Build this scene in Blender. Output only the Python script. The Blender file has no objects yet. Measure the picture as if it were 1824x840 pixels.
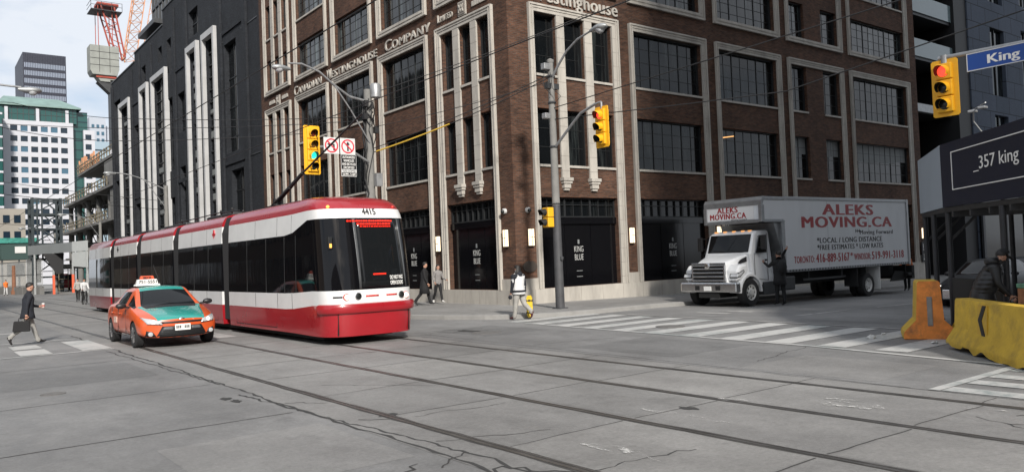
import bpy, bmesh, math, random
from mathutils import Vector, Matrix
random.seed(7)
S = bpy.context.scene
COL = S.collection
R = math.radians
# ------------------------------------------------------------------ camera, sky, sun, exposure
cd = bpy.data.cameras.new("camera")
cam = bpy.data.objects.new("camera", cd)
COL.objects.link(cam)
az, pi_, ro = 0.6545068, 0.02865507, -0.03963157
fw = Vector((math.sin(az)*math.cos(pi_), math.cos(az)*math.cos(pi_), math.sin(pi_)))
rt = Vector((math.cos(az), -math.sin(az), 0)); up = rt.cross(fw)
r2 = rt*math.cos(ro) + up*math.sin(ro); u2 = -rt*math.sin(ro) + up*math.cos(ro)
M = Matrix((r2, u2, -fw)).transposed().to_4x4(); M.translation = Vector((0, 0, 2.0))
cam.matrix_world = M
cd.sensor_width = 36; cd.lens = 1405.995/1824*36
cd.clip_start = 0.1; cd.clip_end = 6000
S.camera = cam
W = bpy.data.worlds.new("World"); S.world = W; W.use_nodes = True
SUN_DIR = Vector((0.36, 0.93, -0.60)).normalized()          # the way the light travels
el = math.asin(-SUN_DIR.z); src = -SUN_DIR
nt = W.node_tree; N = nt.nodes; L = nt.links
bg = N["Background"]; bg.inputs[1].default_value = 0.093
sky = N.new("ShaderNodeTexSky"); sky.sky_type = 'NISHITA'; sky.sun_disc = False
sky.sun_elevation = el; sky.sun_rotation = math.atan2(src.x, src.y)
sky.air_density = 1.0; sky.dust_density = 2.0; sky.ozone_density = 2.0
tc = N.new("ShaderNodeTexCoord"); mp = N.new("ShaderNodeMapping"); mp.inputs['Scale'].default_value = (1.6, 1.6, 3.6)
mp.inputs['Location'].default_value = (0.35, 0.15, 0.1)
nz = N.new("ShaderNodeTexNoise"); nz.inputs['Scale'].default_value = 2.1; nz.inputs['Detail'].default_value = 8; nz.inputs['Roughness'].default_value = .55
rp = N.new("ShaderNodeValToRGB"); rp.color_ramp.elements[0].position = .27; rp.color_ramp.elements[1].position = .52
mx = N.new("ShaderNodeMix"); mx.data_type = 'RGBA'
mx.inputs[7].default_value = (6.2, 6.6, 7.2, 1)
L.new(tc.outputs['Generated'], mp.inputs[0]); L.new(mp.outputs[0], nz.inputs[0]); L.new(nz.outputs[0], rp.inputs[0])
L.new(rp.outputs[0], mx.inputs[0]); L.new(sky.outputs[0], mx.inputs[6]); L.new(mx.outputs[2], bg.inputs[0])
sd = bpy.data.lights.new("sun", 'SUN'); sd.energy = 3.9; sd.angle = R(5); sd.color = (1, .95, .88)
so = bpy.data.objects.new("sun", sd); COL.objects.link(so)
so.rotation_euler = SUN_DIR.to_track_quat('-Z', 'Y').to_euler(); so.location = (0, 0, 80)
S.view_settings.view_transform = 'Standard'; S.view_settings.look = 'None'
S.view_settings.exposure = 0.52; S.view_settings.gamma = 1; S.view_settings.use_curve_mapping = False
# ------------------------------------------------------------------ helpers
MW = {}
def gz(x): return -0.015*max(0.0, min(x, 70.0)-21.5)        # the cross street falls away to the south
def tag(o, label=None, cat=None, group=None, kind=None):
    if label: o['label'] = label
    if cat: o['category'] = cat
    if group: o['group'] = group
    if kind: o['kind'] = kind
    return o
def thing(name, label, cat, loc=(0, 0, 0), rz=0, group=None):
    o = bpy.data.objects.new(name, None); COL.objects.link(o)
    o.empty_display_size = .2
    o.location = loc; o.rotation_euler = (0, 0, rz)
    MW[o] = Matrix.Translation(Vector(loc)) @ Matrix.Rotation(rz, 4, 'Z')
    return tag(o, label, cat, group)
def link_mesh(name, me, parent=None, loc=None, rz=0):
    o = bpy.data.objects.new(name, me); COL.objects.link(o)
    m = Matrix.Translation(Vector(loc or (0, 0, 0))) @ Matrix.Rotation(rz, 4, 'Z')
    if parent is not None:
        o.parent = parent; MW[o] = MW[parent] @ m
    else: MW[o] = m
    o.location = loc or (0, 0, 0); o.rotation_euler = (0, 0, rz)
    return o
def put(me_or_obj, parent, wloc, rz=0, name=None):
    """a copy of a part (with its sub-parts) at a world place under parent"""
    src = me_or_obj; o = src.copy(); COL.objects.link(o)
    if name: o.name = name
    o.parent = parent
    m = MW[parent].inverted() @ (Matrix.Translation(Vector(wloc)) @ Matrix.Rotation(rz, 4, 'Z'))
    o.location = m.to_translation(); o.rotation_euler = m.to_euler()
    MW[o] = MW[parent] @ m
    for ch in list(src.children):
        c = ch.copy(); COL.objects.link(c); c.parent = o
    return o
def dup(root, loc, rz, label=None, group=None):
    r = root.copy(); COL.objects.link(r); r.location = loc; r.rotation_euler = (0, 0, rz)
    if label: r['label'] = label
    if group: r['group'] = group
    for ch in list(root.children):
        c = ch.copy(); COL.objects.link(c); c.parent = r
        for g in list(ch.children):
            d = g.copy(); COL.objects.link(d); d.parent = c
    return r
def drop(o):
    for c in list(o.children): drop(c)
    bpy.data.objects.remove(o, do_unlink=True)
class MB:
    def __init__(s): s.v = []; s.f = []; s.m = []
    def quad(s, pts, mi=0):
        b = len(s.v); s.v += [tuple(p) for p in pts]; s.f.append(tuple(range(b, b+len(pts)))); s.m.append(mi); return s
    def box(s, x0, x1, y0, y1, z0, z1, mi=0):
        if x0 > x1: x0, x1 = x1, x0
        if y0 > y1: y0, y1 = y1, y0
        if z0 > z1: z0, z1 = z1, z0
        b = len(s.v)
        s.v += [(x0,y0,z0),(x1,y0,z0),(x1,y1,z0),(x0,y1,z0),(x0,y0,z1),(x1,y0,z1),(x1,y1,z1),(x0,y1,z1)]
        for q in ((0,3,2,1),(4,5,6,7),(0,1,5,4),(1,2,6,5),(2,3,7,6),(3,0,4,7)):
            s.f.append(tuple(b+i for i in q)); s.m.append(mi)
        return s
    def bar(s, p, q, w, h=None, mi=0, upv=(0,0,1)):
        """rectangular bar from p to q"""
        p = Vector(p); q = Vector(q); h = h or w; d = (q-p).normalized(); u = Vector(upv)
        if abs(d.dot(u)) > .98: u = Vector((1, 0, 0))
        a = d.cross(u).normalized()*w/2; c = a.cross(d).normalized()*h/2; b = len(s.v)
        for e in (p, q):
            for sa, sc in ((-1,-1),(1,-1),(1,1),(-1,1)): s.v.append(tuple(e+a*sa+c*sc))
        for q4 in ((0,3,2,1),(4,5,6,7),(0,1,5,4),(1,2,6,5),(2,3,7,6),(3,0,4,7)):
            s.f.append(tuple(b+i for i in q4)); s.m.append(mi)
        return s
    def tube(s, pts, r, n=8, mi=0):
        pts = [Vector(p) for p in pts]; rs = r if isinstance(r, (list, tuple)) else [r]*len(pts)
        b = len(s.v); pa = None
        for i, p in enumerate(pts):
            d = (pts[min(i+1, len(pts)-1)]-pts[max(i-1, 0)]).normalized()
            if pa is None: pa = d.orthogonal().normalized()
            pa = (pa - d*pa.dot(d)).normalized(); pb = d.cross(pa)
            for k in range(n):
                t = 2*math.pi*k/n; s.v.append(tuple(p+(pa*math.cos(t)+pb*math.sin(t))*rs[i]))
        for i in range(len(pts)-1):
            for k in range(n):
                s.f.append((b+i*n+k, b+i*n+(k+1)%n, b+(i+1)*n+(k+1)%n, b+(i+1)*n+k)); s.m.append(mi)
        s.f.append(tuple(b+k for k in reversed(range(n)))); s.m.append(mi)
        s.f.append(tuple(b+(len(pts)-1)*n+k for k in range(n))); s.m.append(mi)
        return s
    def cyl(s, p, q, r, n=16, mi=0): return s.tube([p, q], r, n, mi)
    def prism(s, poly, ax, a, b_, mi=0):
        n = len(poly); b = len(s.v)
        for t in (a, b_):
            for (p, q) in poly:
                s.v.append((t,p,q) if ax == 'x' else (p,t,q) if ax == 'y' else (p,q,t))
        s.f.append(tuple(b+i for i in range(n))); s.m.append(mi)
        s.f.append(tuple(b+n+i for i in reversed(range(n)))); s.m.append(mi)
        for i in range(n):
            j = (i+1) % n; s.f.append((b+i, b+n+i, b+n+j, b+j)); s.m.append(mi)
        return s
    def lathe(s, prof, c, n=16, ax='z', mi=0, cap=True):
        b = len(s.v)
        for (r, h) in prof:
            for k in range(n):
                t = 2*math.pi*k/n; u, w = r*math.cos(t), r*math.sin(t)
                p = (u, w, h) if ax == 'z' else (u, h, w) if ax == 'y' else (h, u, w)
                s.v.append((c[0]+p[0], c[1]+p[1], c[2]+p[2]))
        for i in range(len(prof)-1):
            for k in range(n):
                s.f.append((b+i*n+k, b+i*n+(k+1)%n, b+(i+1)*n+(k+1)%n, b+(i+1)*n+k)); s.m.append(mi)
        if cap:
            s.f.append(tuple(b+k for k in reversed(range(n)))); s.m.append(mi)
            s.f.append(tuple(b+(len(prof)-1)*n+k for k in range(n))); s.m.append(mi)
        return s
    def grid(s, rows, mi=0, close=False):
        """rows: list of equal-length lists of points; mi int or f(i,j)"""
        b = len(s.v); n = len(rows[0])
        for r in rows: s.v += [tuple(p) for p in r]
        for i in range(len(rows)-1):
            for j in range(n if close else n-1):
                k = (j+1) % n
                s.f.append((b+i*n+j, b+i*n+k, b+(i+1)*n+k, b+(i+1)*n+j)); s.m.append(mi(i, j) if callable(mi) else mi)
        return s
    def ball(s, c, r, n=12, mi=0, sc=(1,1,1)):
        rows = []
        for i in range(n//2+1):
            a = math.pi*i/(n//2); a = min(max(a, .02), math.pi-.02)
            rows.append([(c[0]+r*sc[0]*math.sin(a)*math.cos(2*math.pi*k/n), c[1]+r*sc[1]*math.sin(a)*math.sin(2*math.pi*k/n), c[2]+r*sc[2]*math.cos(a)) for k in range(n)])
        return s.grid(rows, mi, True)
    def mesh(s, name, mats, inv=None, smooth=0, weld=False):
        me = bpy.data.meshes.new(name)
        vs = [tuple(inv @ Vector(p)) for p in s.v] if inv is not None else s.v
        me.from_pydata(vs, [], s.f)
        for m in mats: me.materials.append(m)
        for i, p in enumerate(me.polygons): p.material_index = s.m[i]
        bm = bmesh.new(); bm.from_mesh(me)
        if weld: bmesh.ops.remove_doubles(bm, verts=bm.verts, dist=1e-4)
        bmesh.ops.recalc_face_normals(bm, faces=bm.faces); bm.to_mesh(me); bm.free()
        if smooth:
            for p in me.polygons: p.use_smooth = True
            me.set_sharp_from_angle(angle=R(smooth))
        return me
    def build(s, name, mats, parent=None, local=False, smooth=0, bevel=0, origin=None, weld=False, solid=0):
        if not isinstance(mats, (list, tuple)): mats = [mats]
        inv = None; loc = None
        if parent is not None and not local: inv = MW[parent].inverted()
        if parent is None and origin is not None: inv = Matrix.Translation(-Vector(origin)); loc = origin
        me = s.mesh(name, mats, inv, smooth, weld)
        o = link_mesh(name, me, parent, loc)
        if solid:
            sm = o.modifiers.new("solid", 'SOLIDIFY'); sm.thickness = solid; sm.offset = 0
        if bevel:
            bv = o.modifiers.new("bevel", 'BEVEL'); bv.width = bevel; bv.segments = 2; bv.limit_method = 'ANGLE'; bv.angle_limit = R(40)
            bv.harden_normals = False
        return o
def baked(o):
    """apply an object's modifiers to its mesh"""
    dg = bpy.context.evaluated_depsgraph_get(); dg.update()
    me = bpy.data.meshes.new_from_object(o.evaluated_get(dg), depsgraph=dg)
    o.modifiers.clear(); o.data = me
    return o
def text(name, body, mat, parent, wloc, rz=0, w=None, h=None, ext=.004, bold=0.0, align='LEFT', shear=0, space=1.0, size=1.0, local=False):
    """lettering as a thin solid mesh standing upright; baseline start (or centre) at wloc; w, h fit the whole block"""
    cu = bpy.data.curves.new(name, 'FONT'); cu.body = body; cu.size = 1; cu.extrude = .01; cu.offset = 0; cu.shear = shear
    cu.space_character = space; cu.align_x = align; cu.resolution_u = 3; cu.space_line = .95
    t = bpy.data.objects.new(name, cu); COL.objects.link(t)
    dg = bpy.context.evaluated_depsgraph_get(); dg.update()
    me = bpy.data.meshes.new_from_object(t.evaluated_get(dg), depsgraph=dg)
    bpy.data.objects.remove(t, do_unlink=True); bpy.data.curves.remove(cu)
    xs = [v.co.x for v in me.vertices]; ys = [v.co.y for v in me.vertices]
    sx = sy = size
    if w: sx = w/(max(xs)-min(xs))
    if h: sy = h/(max(ys)-min(ys))
    if w and not h: sy = sx
    if h and not w: sx = sy
    x0 = min(xs) if align == 'LEFT' else (min(xs)+max(xs))/2
    for v in me.vertices: v.co = ((v.co.x-x0)*sx, -v.co.z/.01*ext, v.co.y*sy)
    if bold > .008:                                       # heavier strokes: copies shifted sideways, each a hair deeper
        bm = bmesh.new(); bm.from_mesh(me); base = bm.verts[:]+bm.edges[:]+bm.faces[:]; sh = bold*sx*1.5
        for k, d in enumerate((-sh, sh, -sh*.5, sh*.5)):
            g = bmesh.ops.duplicate(bm, geom=base); vs = [e for e in g['geom'] if isinstance(e, bmesh.types.BMVert)]
            bmesh.ops.translate(bm, verts=vs, vec=(d, .0006*(k+1), 0))
        bm.to_mesh(me); bm.free()
    me.materials.clear(); me.materials.append(mat)
    o = bpy.data.objects.new(name, me); COL.objects.link(o)
    if parent is not None:
        o.parent = parent
        m = (Matrix.Translation(Vector(wloc)) @ Matrix.Rotation(rz, 4, 'Z'))
        if not local: m = MW[parent].inverted() @ m
        o.location = m.to_translation(); o.rotation_euler = m.to_euler(); MW[o] = MW[parent] @ m
    return o
# ------------------------------------------------------------------ materials
def mat(name, col, rough=.6, metal=0, spec=.5, var=0, vscale=3, bump=0, bscale=30, emit=None, es=0, coat=0, dirt=0, dscale=.6, coord='Object', vstretch=(1,1,1)):
    m = bpy.data.materials.new(name); m.use_nodes = True; nt = m.node_tree; N = nt.nodes; L = nt.links
    b = N["Principled BSDF"]; c = (*col, 1)
    b.inputs['Base Color'].default_value = c; b.inputs['Roughness'].default_value = rough; b.inputs['Metallic'].default_value = metal
    b.inputs['Specular IOR Level'].default_value = spec; b.inputs['Coat Weight'].default_value = coat; b.inputs['Coat Roughness'].default_value = .06
    if emit: b.inputs['Emission Color'].default_value = (*emit, 1); b.inputs['Emission Strength'].default_value = es
    if var or bump or dirt:
        tc = N.new("ShaderNodeTexCoord"); mp = N.new("ShaderNodeMapping"); mp.inputs['Scale'].default_value = vstretch
        if coord == 'Position':
            g = N.new("ShaderNodeNewGeometry"); L.new(g.outputs['Position'], mp.inputs[0])
        else: L.new(tc.outputs[coord], mp.inputs[0])
    last = None
    if var:
        n = N.new("ShaderNodeTexNoise"); n.inputs['Scale'].default_value = vscale; n.inputs['Detail'].default_value = 6; n.inputs['Roughness'].default_value = .6
        L.new(mp.outputs[0], n.inputs[0])
        mr = N.new("ShaderNodeMapRange"); mr.inputs[1].default_value = .3; mr.inputs[2].default_value = .7; mr.inputs[3].default_value = 1-var; mr.inputs[4].default_value = 1+var
        L.new(n.outputs[0], mr.inputs[0])
        x = N.new("ShaderNodeMix"); x.data_type = 'RGBA'; x.blend_type = 'MULTIPLY'; x.inputs[0].default_value = 1; x.inputs[6].default_value = c
        L.new(mr.outputs[0], x.inputs[7]); last = x.outputs[2]; L.new(last, b.inputs['Base Color'])
        r2 = N.new("ShaderNodeMapRange"); r2.inputs[3].default_value = max(0, rough-.06); r2.inputs[4].default_value = min(1, rough+.08)
        L.new(n.outputs[0], r2.inputs[0]); L.new(r2.outputs[0], b.inputs['Roughness'])
    if dirt:
        n = N.new("ShaderNodeTexNoise"); n.inputs['Scale'].default_value = dscale; n.inputs['Detail'].default_value = 9; n.inputs['Roughness'].default_value = .68
        L.new(mp.outputs[0], n.inputs[0])
        cr = N.new("ShaderNodeValToRGB"); cr.color_ramp.elements[0].position = .48; cr.color_ramp.elements[1].position = .72
        L.new(n.outputs[0], cr.inputs[0])
        sc = N.new("ShaderNodeMath"); sc.operation = 'MULTIPLY'; sc.inputs[1].default_value = dirt; L.new(cr.outputs[0], sc.inputs[0])
        x = N.new("ShaderNodeMix"); x.data_type = 'RGBA'; x.inputs[7].default_value = (.055, .05, .045, 1)
        L.new(sc.outputs[0], x.inputs[0])
        if last: L.new(last, x.inputs[6])
        else: x.inputs[6].default_value = c
        L.new(x.outputs[2], b.inputs['Base Color'])
    if bump:
        n = N.new("ShaderNodeTexNoise"); n.inputs['Scale'].default_value = bscale; n.inputs['Detail'].default_value = 4
        L.new(mp.outputs[0], n.inputs[0])
        bp = N.new("ShaderNodeBump"); bp.inputs['Strength'].default_value = bump; bp.inputs['Distance'].default_value = .02
        L.new(n.outputs[0], bp.inputs['Height']); L.new(bp.outputs[0], b.inputs['Normal'])
    return m
def brick(name, c1, c2, mortar, bw=.215, bh=.072, ms=.011, tone=.35, bumpy=.5, streak=.0):
    m = bpy.data.materials.new(name); m.use_nodes = True; nt = m.node_tree; N = nt.nodes; L = nt.links
    b = N["Principled BSDF"]; b.inputs['Roughness'].default_value = .85; b.inputs['Specular IOR Level'].default_value = .25
    g = N.new("ShaderNodeNewGeometry"); sp = N.new("ShaderNodeSeparateXYZ"); L.new(g.outputs['Position'], sp.inputs[0])
    ad = N.new("ShaderNodeMath"); ad.operation = 'ADD'; L.new(sp.outputs[0], ad.inputs[0]); L.new(sp.outputs[1], ad.inputs[1])
    cb = N.new("ShaderNodeCombineXYZ"); L.new(ad.outputs[0], cb.inputs[0]); L.new(sp.outputs[2], cb.inputs[1])
    t = N.new("ShaderNodeTexBrick"); t.inputs['Scale'].default_value = 1; t.inputs['Brick Width'].default_value = bw; t.inputs['Row Height'].default_value = bh
    t.inputs['Mortar Size'].default_value = ms; t.inputs['Color1'].default_value = (*c1, 1); t.inputs['Color2'].default_value = (*c2, 1); t.inputs['Mortar'].default_value = (*mortar, 1)
    t.inputs['Bias'].default_value = -.1
    L.new(cb.outputs[0], t.inputs[0])
    n = N.new("ShaderNodeTexNoise"); n.inputs['Scale'].default_value = .55; n.inputs['Detail'].default_value = 8; n.inputs['Roughness'].default_value = .65
    mp = N.new("ShaderNodeMapping"); mp.inputs['Scale'].default_value = (1, 1, .5); L.new(g.outputs['Position'], mp.inputs[0]); L.new(mp.outputs[0], n.inputs[0])
    n2 = N.new("ShaderNodeTexNoise"); n2.inputs['Scale'].default_value = 6; n2.inputs['Detail'].default_value = 3
    mp2 = N.new("ShaderNodeMapping"); mp2.inputs['Scale'].default_value = (.5, .5, 2.2); L.new(g.outputs['Position'], mp2.inputs[0]); L.new(mp2.outputs[0], n2.inputs[0])
    am = N.new("ShaderNodeMath"); am.operation = 'ADD'; L.new(n.outputs[0], am.inputs[0]); L.new(n2.outputs[0], am.inputs[1])
    mr = N.new("ShaderNodeMapRange"); mr.inputs[1].default_value = .65; mr.inputs[2].default_value = 1.35; mr.inputs[3].default_value = 1-tone; mr.inputs[4].default_value = 1+tone
    L.new(am.outputs[0], mr.inputs[0])
    x = N.new("ShaderNodeMix"); x.data_type = 'RGBA'; x.blend_type = 'MULTIPLY'; x.inputs[0].default_value = 1
    L.new(t.outputs[0], x.inputs[6]); L.new(mr.outputs[0], x.inputs[7]); L.new(x.outputs[2], b.inputs['Base Color'])
    bp = N.new("ShaderNodeBump"); bp.inputs['Strength'].default_value = bumpy; bp.inputs['Distance'].default_value = .01; bp.invert = True
    L.new(t.outputs[1], bp.inputs['Height']); L.new(bp.outputs[0], b.inputs['Normal'])
    return m
def glassy(name, col, rough=.06, spec=.6, wav=.03, ws=1.2):
    m = bpy.data.materials.new(name); m.use_nodes = True; nt = m.node_tree; N = nt.nodes; L = nt.links
    b = N["Principled BSDF"]; b.inputs['Base Color'].default_value = (*col, 1); b.inputs['Roughness'].default_value = rough; b.inputs['Specular IOR Level'].default_value = spec
    g = N.new("ShaderNodeNewGeometry"); mp = N.new("ShaderNodeMapping"); mp.inputs['Scale'].default_value = (1, 1, .25); L.new(g.outputs['Position'], mp.inputs[0])
    n = N.new("ShaderNodeTexNoise"); n.inputs['Scale'].default_value = ws; n.inputs['Detail'].default_value = 2; L.new(mp.outputs[0], n.inputs[0])
    bp = N.new("ShaderNodeBump"); bp.inputs['Strength'].default_value = wav; bp.inputs['Distance'].default_value = .3; L.new(n.outputs[0], bp.inputs['Height']); L.new(bp.outputs[0], b.inputs['Normal'])
    return m
K = {}
K['brick'] = brick('brown_brick', (.100, .044, .025), (.050, .024, .016), (.07, .054, .043), tone=.55)
K['dark_brick'] = brick('charcoal_brick', (.028, .032, .038), (.018, .020, .024), (.010, .010, .012), tone=.5)
K['stone'] = mat('terracotta_stone', (.39, .365, .325), .75, var=.12, vscale=1.5, bump=.1, bscale=12, dirt=.4, dscale=.9, coord='Position', vstretch=(1.4, 1.4, .35))
K['joint'] = mat('stone_joint', (.2, .18, .16), .9)
K['base'] = mat('grey_granite', (.28, .28, .275), .7, var=.12, vscale=2, dirt=.2, coord='Position')
K['glass'] = glassy('dark_window_glass', (.006, .008, .009), .05, .34, .05, .9)
def curtain_sky_streaks(m, hi):
    nt = m.node_tree; N = nt.nodes; L = nt.links; b = N["Principled BSDF"]                # pale streaks: curtain folds behind panes, painted sky reflection on the upper floors
    g = N.new("ShaderNodeNewGeometry"); mp = N.new("ShaderNodeMapping"); mp.inputs['Scale'].default_value = (1.5, 1.5, .12); L.new(g.outputs['Position'], mp.inputs[0])
    n = N.new("ShaderNodeTexNoise"); n.inputs['Scale'].default_value = 1.7; n.inputs['Detail'].default_value = 5; n.inputs['Roughness'].default_value = .7; L.new(mp.outputs[0], n.inputs[0])
    r = N.new("ShaderNodeMapRange"); r.inputs[1].default_value = .52; r.inputs[2].default_value = .72; L.new(n.outputs[0], r.inputs[0])
    x = N.new("ShaderNodeMix"); x.data_type = 'RGBA'; x.inputs[6].default_value = (.005, .006, .007, 1); x.inputs[7].default_value = hi
    L.new(r.outputs[0], x.inputs[0]); L.new(x.outputs[2], b.inputs['Base Color'])
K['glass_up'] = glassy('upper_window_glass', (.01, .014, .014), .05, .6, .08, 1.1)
curtain_sky_streaks(K['glass_up'], (.11, .14, .14, 1))  # sky reflection painted into the upper panes as teal-grey streaks
curtain_sky_streaks(K['glass'], (.040, .047, .047, 1))
K['black_glass'] = glassy('black_spandrel_glass', (.004, .004, .005), .12, .4, .02)
K['mull'] = mat('black_steel_mullion', (.012, .013, .014), .5)
K['black'] = mat('matt_black', (.01, .01, .011), .6)
K['blind'] = mat('grey_window_blind', (.17, .18, .18), .8)
K['white'] = mat('white_paint', (.72, .72, .70), .45, var=.05)
K['alu'] = mat('galvanised_steel', (.34, .35, .35), .5, metal=.6, var=.18, vscale=5)
K['dkalu'] = mat('dark_steel', (.05, .052, .055), .5, metal=.4, var=.2)
K['yellow'] = mat('signal_yellow', (.72, .37, .012), .45, var=.06, vscale=4)
K['wire'] = mat('black_cable', (.012, .012, .013), .6)
K['rubber'] = mat('tyre_rubber', (.014, .014, .015), .85, var=.2, vscale=8)
K['chrome'] = mat('chrome', (.7, .7, .7), .18, metal=1, var=.05)
K['letter'] = mat('white_lettering', (.75, .74, .71), .6)
def lamp_mat(name, col, s): return mat(name, tuple(min(1, c*.6) for c in col), .3, emit=col, es=s)
K['warm_lamp'] = lamp_mat('warm_sconce_light', (1, .80, .55), 1.3)
K['red_on'] = lamp_mat('red_signal_lit', (1, .055, .03), 1.3)
K['green_on'] = lamp_mat('green_signal_lit', (.03, .9, .62), .9)
K['led_red'] = lamp_mat('red_led', (1, .03, .015), .9)
K['head_on'] = lamp_mat('headlight_lit', (1, .93, .82), 2.0)
K['lens_red'] = mat('red_lens_off', (.13, .02, .012), .3)
K['lens_amber'] = mat('amber_lens_off', (.16, .08, .02), .3)
K['lens_off'] = mat('dark_lens', (.012, .014, .013), .25)
# ------------------------------------------------------------------ ground, roads, pavements
def road_mat(name, col, patch=.18, fine=.10, crack=True):
    m = bpy.data.materials.new(name); m.use_nodes = True; nt = m.node_tree; N = nt.nodes; L = nt.links
    b = N["Principled BSDF"]; b.inputs['Specular IOR Level'].default_value = .35
    g = N.new("ShaderNodeNewGeometry")
    def noise(sc, det, rough, stretch=(1,1,1)):
        mp = N.new("ShaderNodeMapping"); mp.inputs['Scale'].default_value = stretch; L.new(g.outputs['Position'], mp.inputs[0])
        n = N.new("ShaderNodeTexNoise"); n.inputs['Scale'].default_value = sc; n.inputs['Detail'].default_value = det; n.inputs['Roughness'].default_value = rough
        L.new(mp.outputs[0], n.inputs[0]); return n.outputs[0]
    def rng(s, a, b_, lo, hi):
        r = N.new("ShaderNodeMapRange"); r.inputs[1].default_value = a; r.inputs[2].default_value = b_; r.inputs[3].default_value = lo; r.inputs[4].default_value = hi
        L.new(s, r.inputs[0]); return r.outputs[0]
    def mul(a, c):
        x = N.new("ShaderNodeMath"); x.operation = 'MULTIPLY'; L.new(a, x.inputs[0]); L.new(c, x.inputs[1]); return x.outputs[0]
    big = noise(.22, 5, .6); mid = noise(1.3, 8, .65, (1, .45, 1)); sm = noise(22, 6, .7); speck = noise(160, 2, .5)
    f = mul(rng(big, .3, .7, 1-patch, 1+patch), rng(mid, .3, .7, 1-patch*.6, 1+patch*.6))
    f = mul(f, rng(sm, .25, .75, 1-fine, 1+fine)); f = mul(f, rng(speck, .3, .7, .90, 1.10))
    stain = noise(.7, 9, .72); f = mul(f, rng(stain, .58, .8, 1, .55)); blot = noise(5.5, 7, .7); f = mul(f, rng(blot, .3, .7, .90, 1.10)); drip = noise(2.6, 3, .5); f = mul(f, rng(drip, .70, .76, 1, .78))
    x = N.new("ShaderNodeMix"); x.data_type = 'RGBA'; x.blend_type = 'MULTIPLY'; x.inputs[0].default_value = 1; x.inputs[6].default_value = (*col, 1)
    L.new(f, x.inputs[7]); L.new(x.outputs[2], b.inputs['Base Color'])
    L.new(rng(mid, .3, .7, .58, .85), b.inputs['Roughness'])
    bp = N.new("ShaderNodeBump"); bp.inputs['Strength'].default_value = .35; bp.inputs['Distance'].default_value = .012
    ad = N.new("ShaderNodeMath"); ad.operation = 'ADD'; L.new(sm, ad.inputs[0]); L.new(speck, ad.inputs[1]); L.new(ad.outputs[0], bp.inputs['Height']); L.new(bp.outputs[0], b.inputs['Normal'])
    return m
def paint_mat(name, col, under, wear=.5):
    m = bpy.data.materials.new(name); m.use_nodes = True; nt = m.node_tree; N = nt.nodes; L = nt.links
    b = N["Principled BSDF"]; b.inputs['Roughness'].default_value = .7
    g = N.new("ShaderNodeNewGeometry")
    n = N.new("ShaderNodeTexNoise"); n.inputs['Scale'].default_value = 5; n.inputs['Detail'].default_value = 9; n.inputs['Roughness'].default_value = .75; L.new(g.outputs['Position'], n.inputs[0])
    n2 = N.new("ShaderNodeTexNoise"); n2.inputs['Scale'].default_value = .5; n2.inputs['Detail'].default_value = 4; L.new(g.outputs['Position'], n2.inputs[0])
    ad = N.new("ShaderNodeMath"); ad.operation = 'ADD'; L.new(n.outputs[0], ad.inputs[0]); L.new(n2.outputs[0], ad.inputs[1])
    r = N.new("ShaderNodeMapRange"); r.inputs[1].default_value = 1.0+.35*(.5-wear); r.inputs[2].default_value = 1.28+.35*(.5-wear); L.new(ad.outputs[0], r.inputs[0])
    x = N.new("ShaderNodeMix"); x.data_type = 'RGBA'; x.inputs[6].default_value = (*col, 1); x.inputs[7].default_value = (*under, 1)
    L.new(r.outputs[0], x.inputs[0]); L.new(x.outputs[2], b.inputs['Base Color']); return m
K['road'] = road_mat('worn_road_concrete', (.182, .180, .177), patch=.26, fine=.14)
K['slab'] = road_mat('track_slab_concrete', (.203, .198, .191), patch=.22, fine=.14)
K['walk'] = road_mat('sidewalk_concrete', (.225, .219, .21), patch=.16)
K['tar'] = mat('crack_tar', (.035, .034, .033), .85)
K['groove'] = mat('rail_groove_grime', (.046, .043, .040), .8, var=.3, vscale=3, coord='Position')
K['rail'] = mat('worn_rail_steel', (.20, .19, .18), .38, metal=.85, var=.25, vscale=2, coord='Position')
K['paint'] = paint_mat('worn_road_paint', (.43, .425, .41), (.22, .245, .24), .60)
K['paint_old'] = paint_mat('old_road_paint', (.40, .39, .375), (.25, .245, .237), .78)
def sheet(name, xs, y0, y1, dz, m, kind='structure'):
    b = MB()
    b.grid([[(x, y0, gz(x)+dz) for x in xs], [(x, y1, gz(x)+dz) for x in xs]])
    return tag(b.build(name, m), kind=kind)
sheet('ground', [-1800, -60, 21.5, 70, 1800], -1500, 2500, -.012, K['road'])
sheet('road', [-30, 21.5, 70, 160], -60, 420, 0, K['road'])
sheet('tram_track_slab', [4.34, 10.92], -60, 400, .004, K['slab'])
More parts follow.
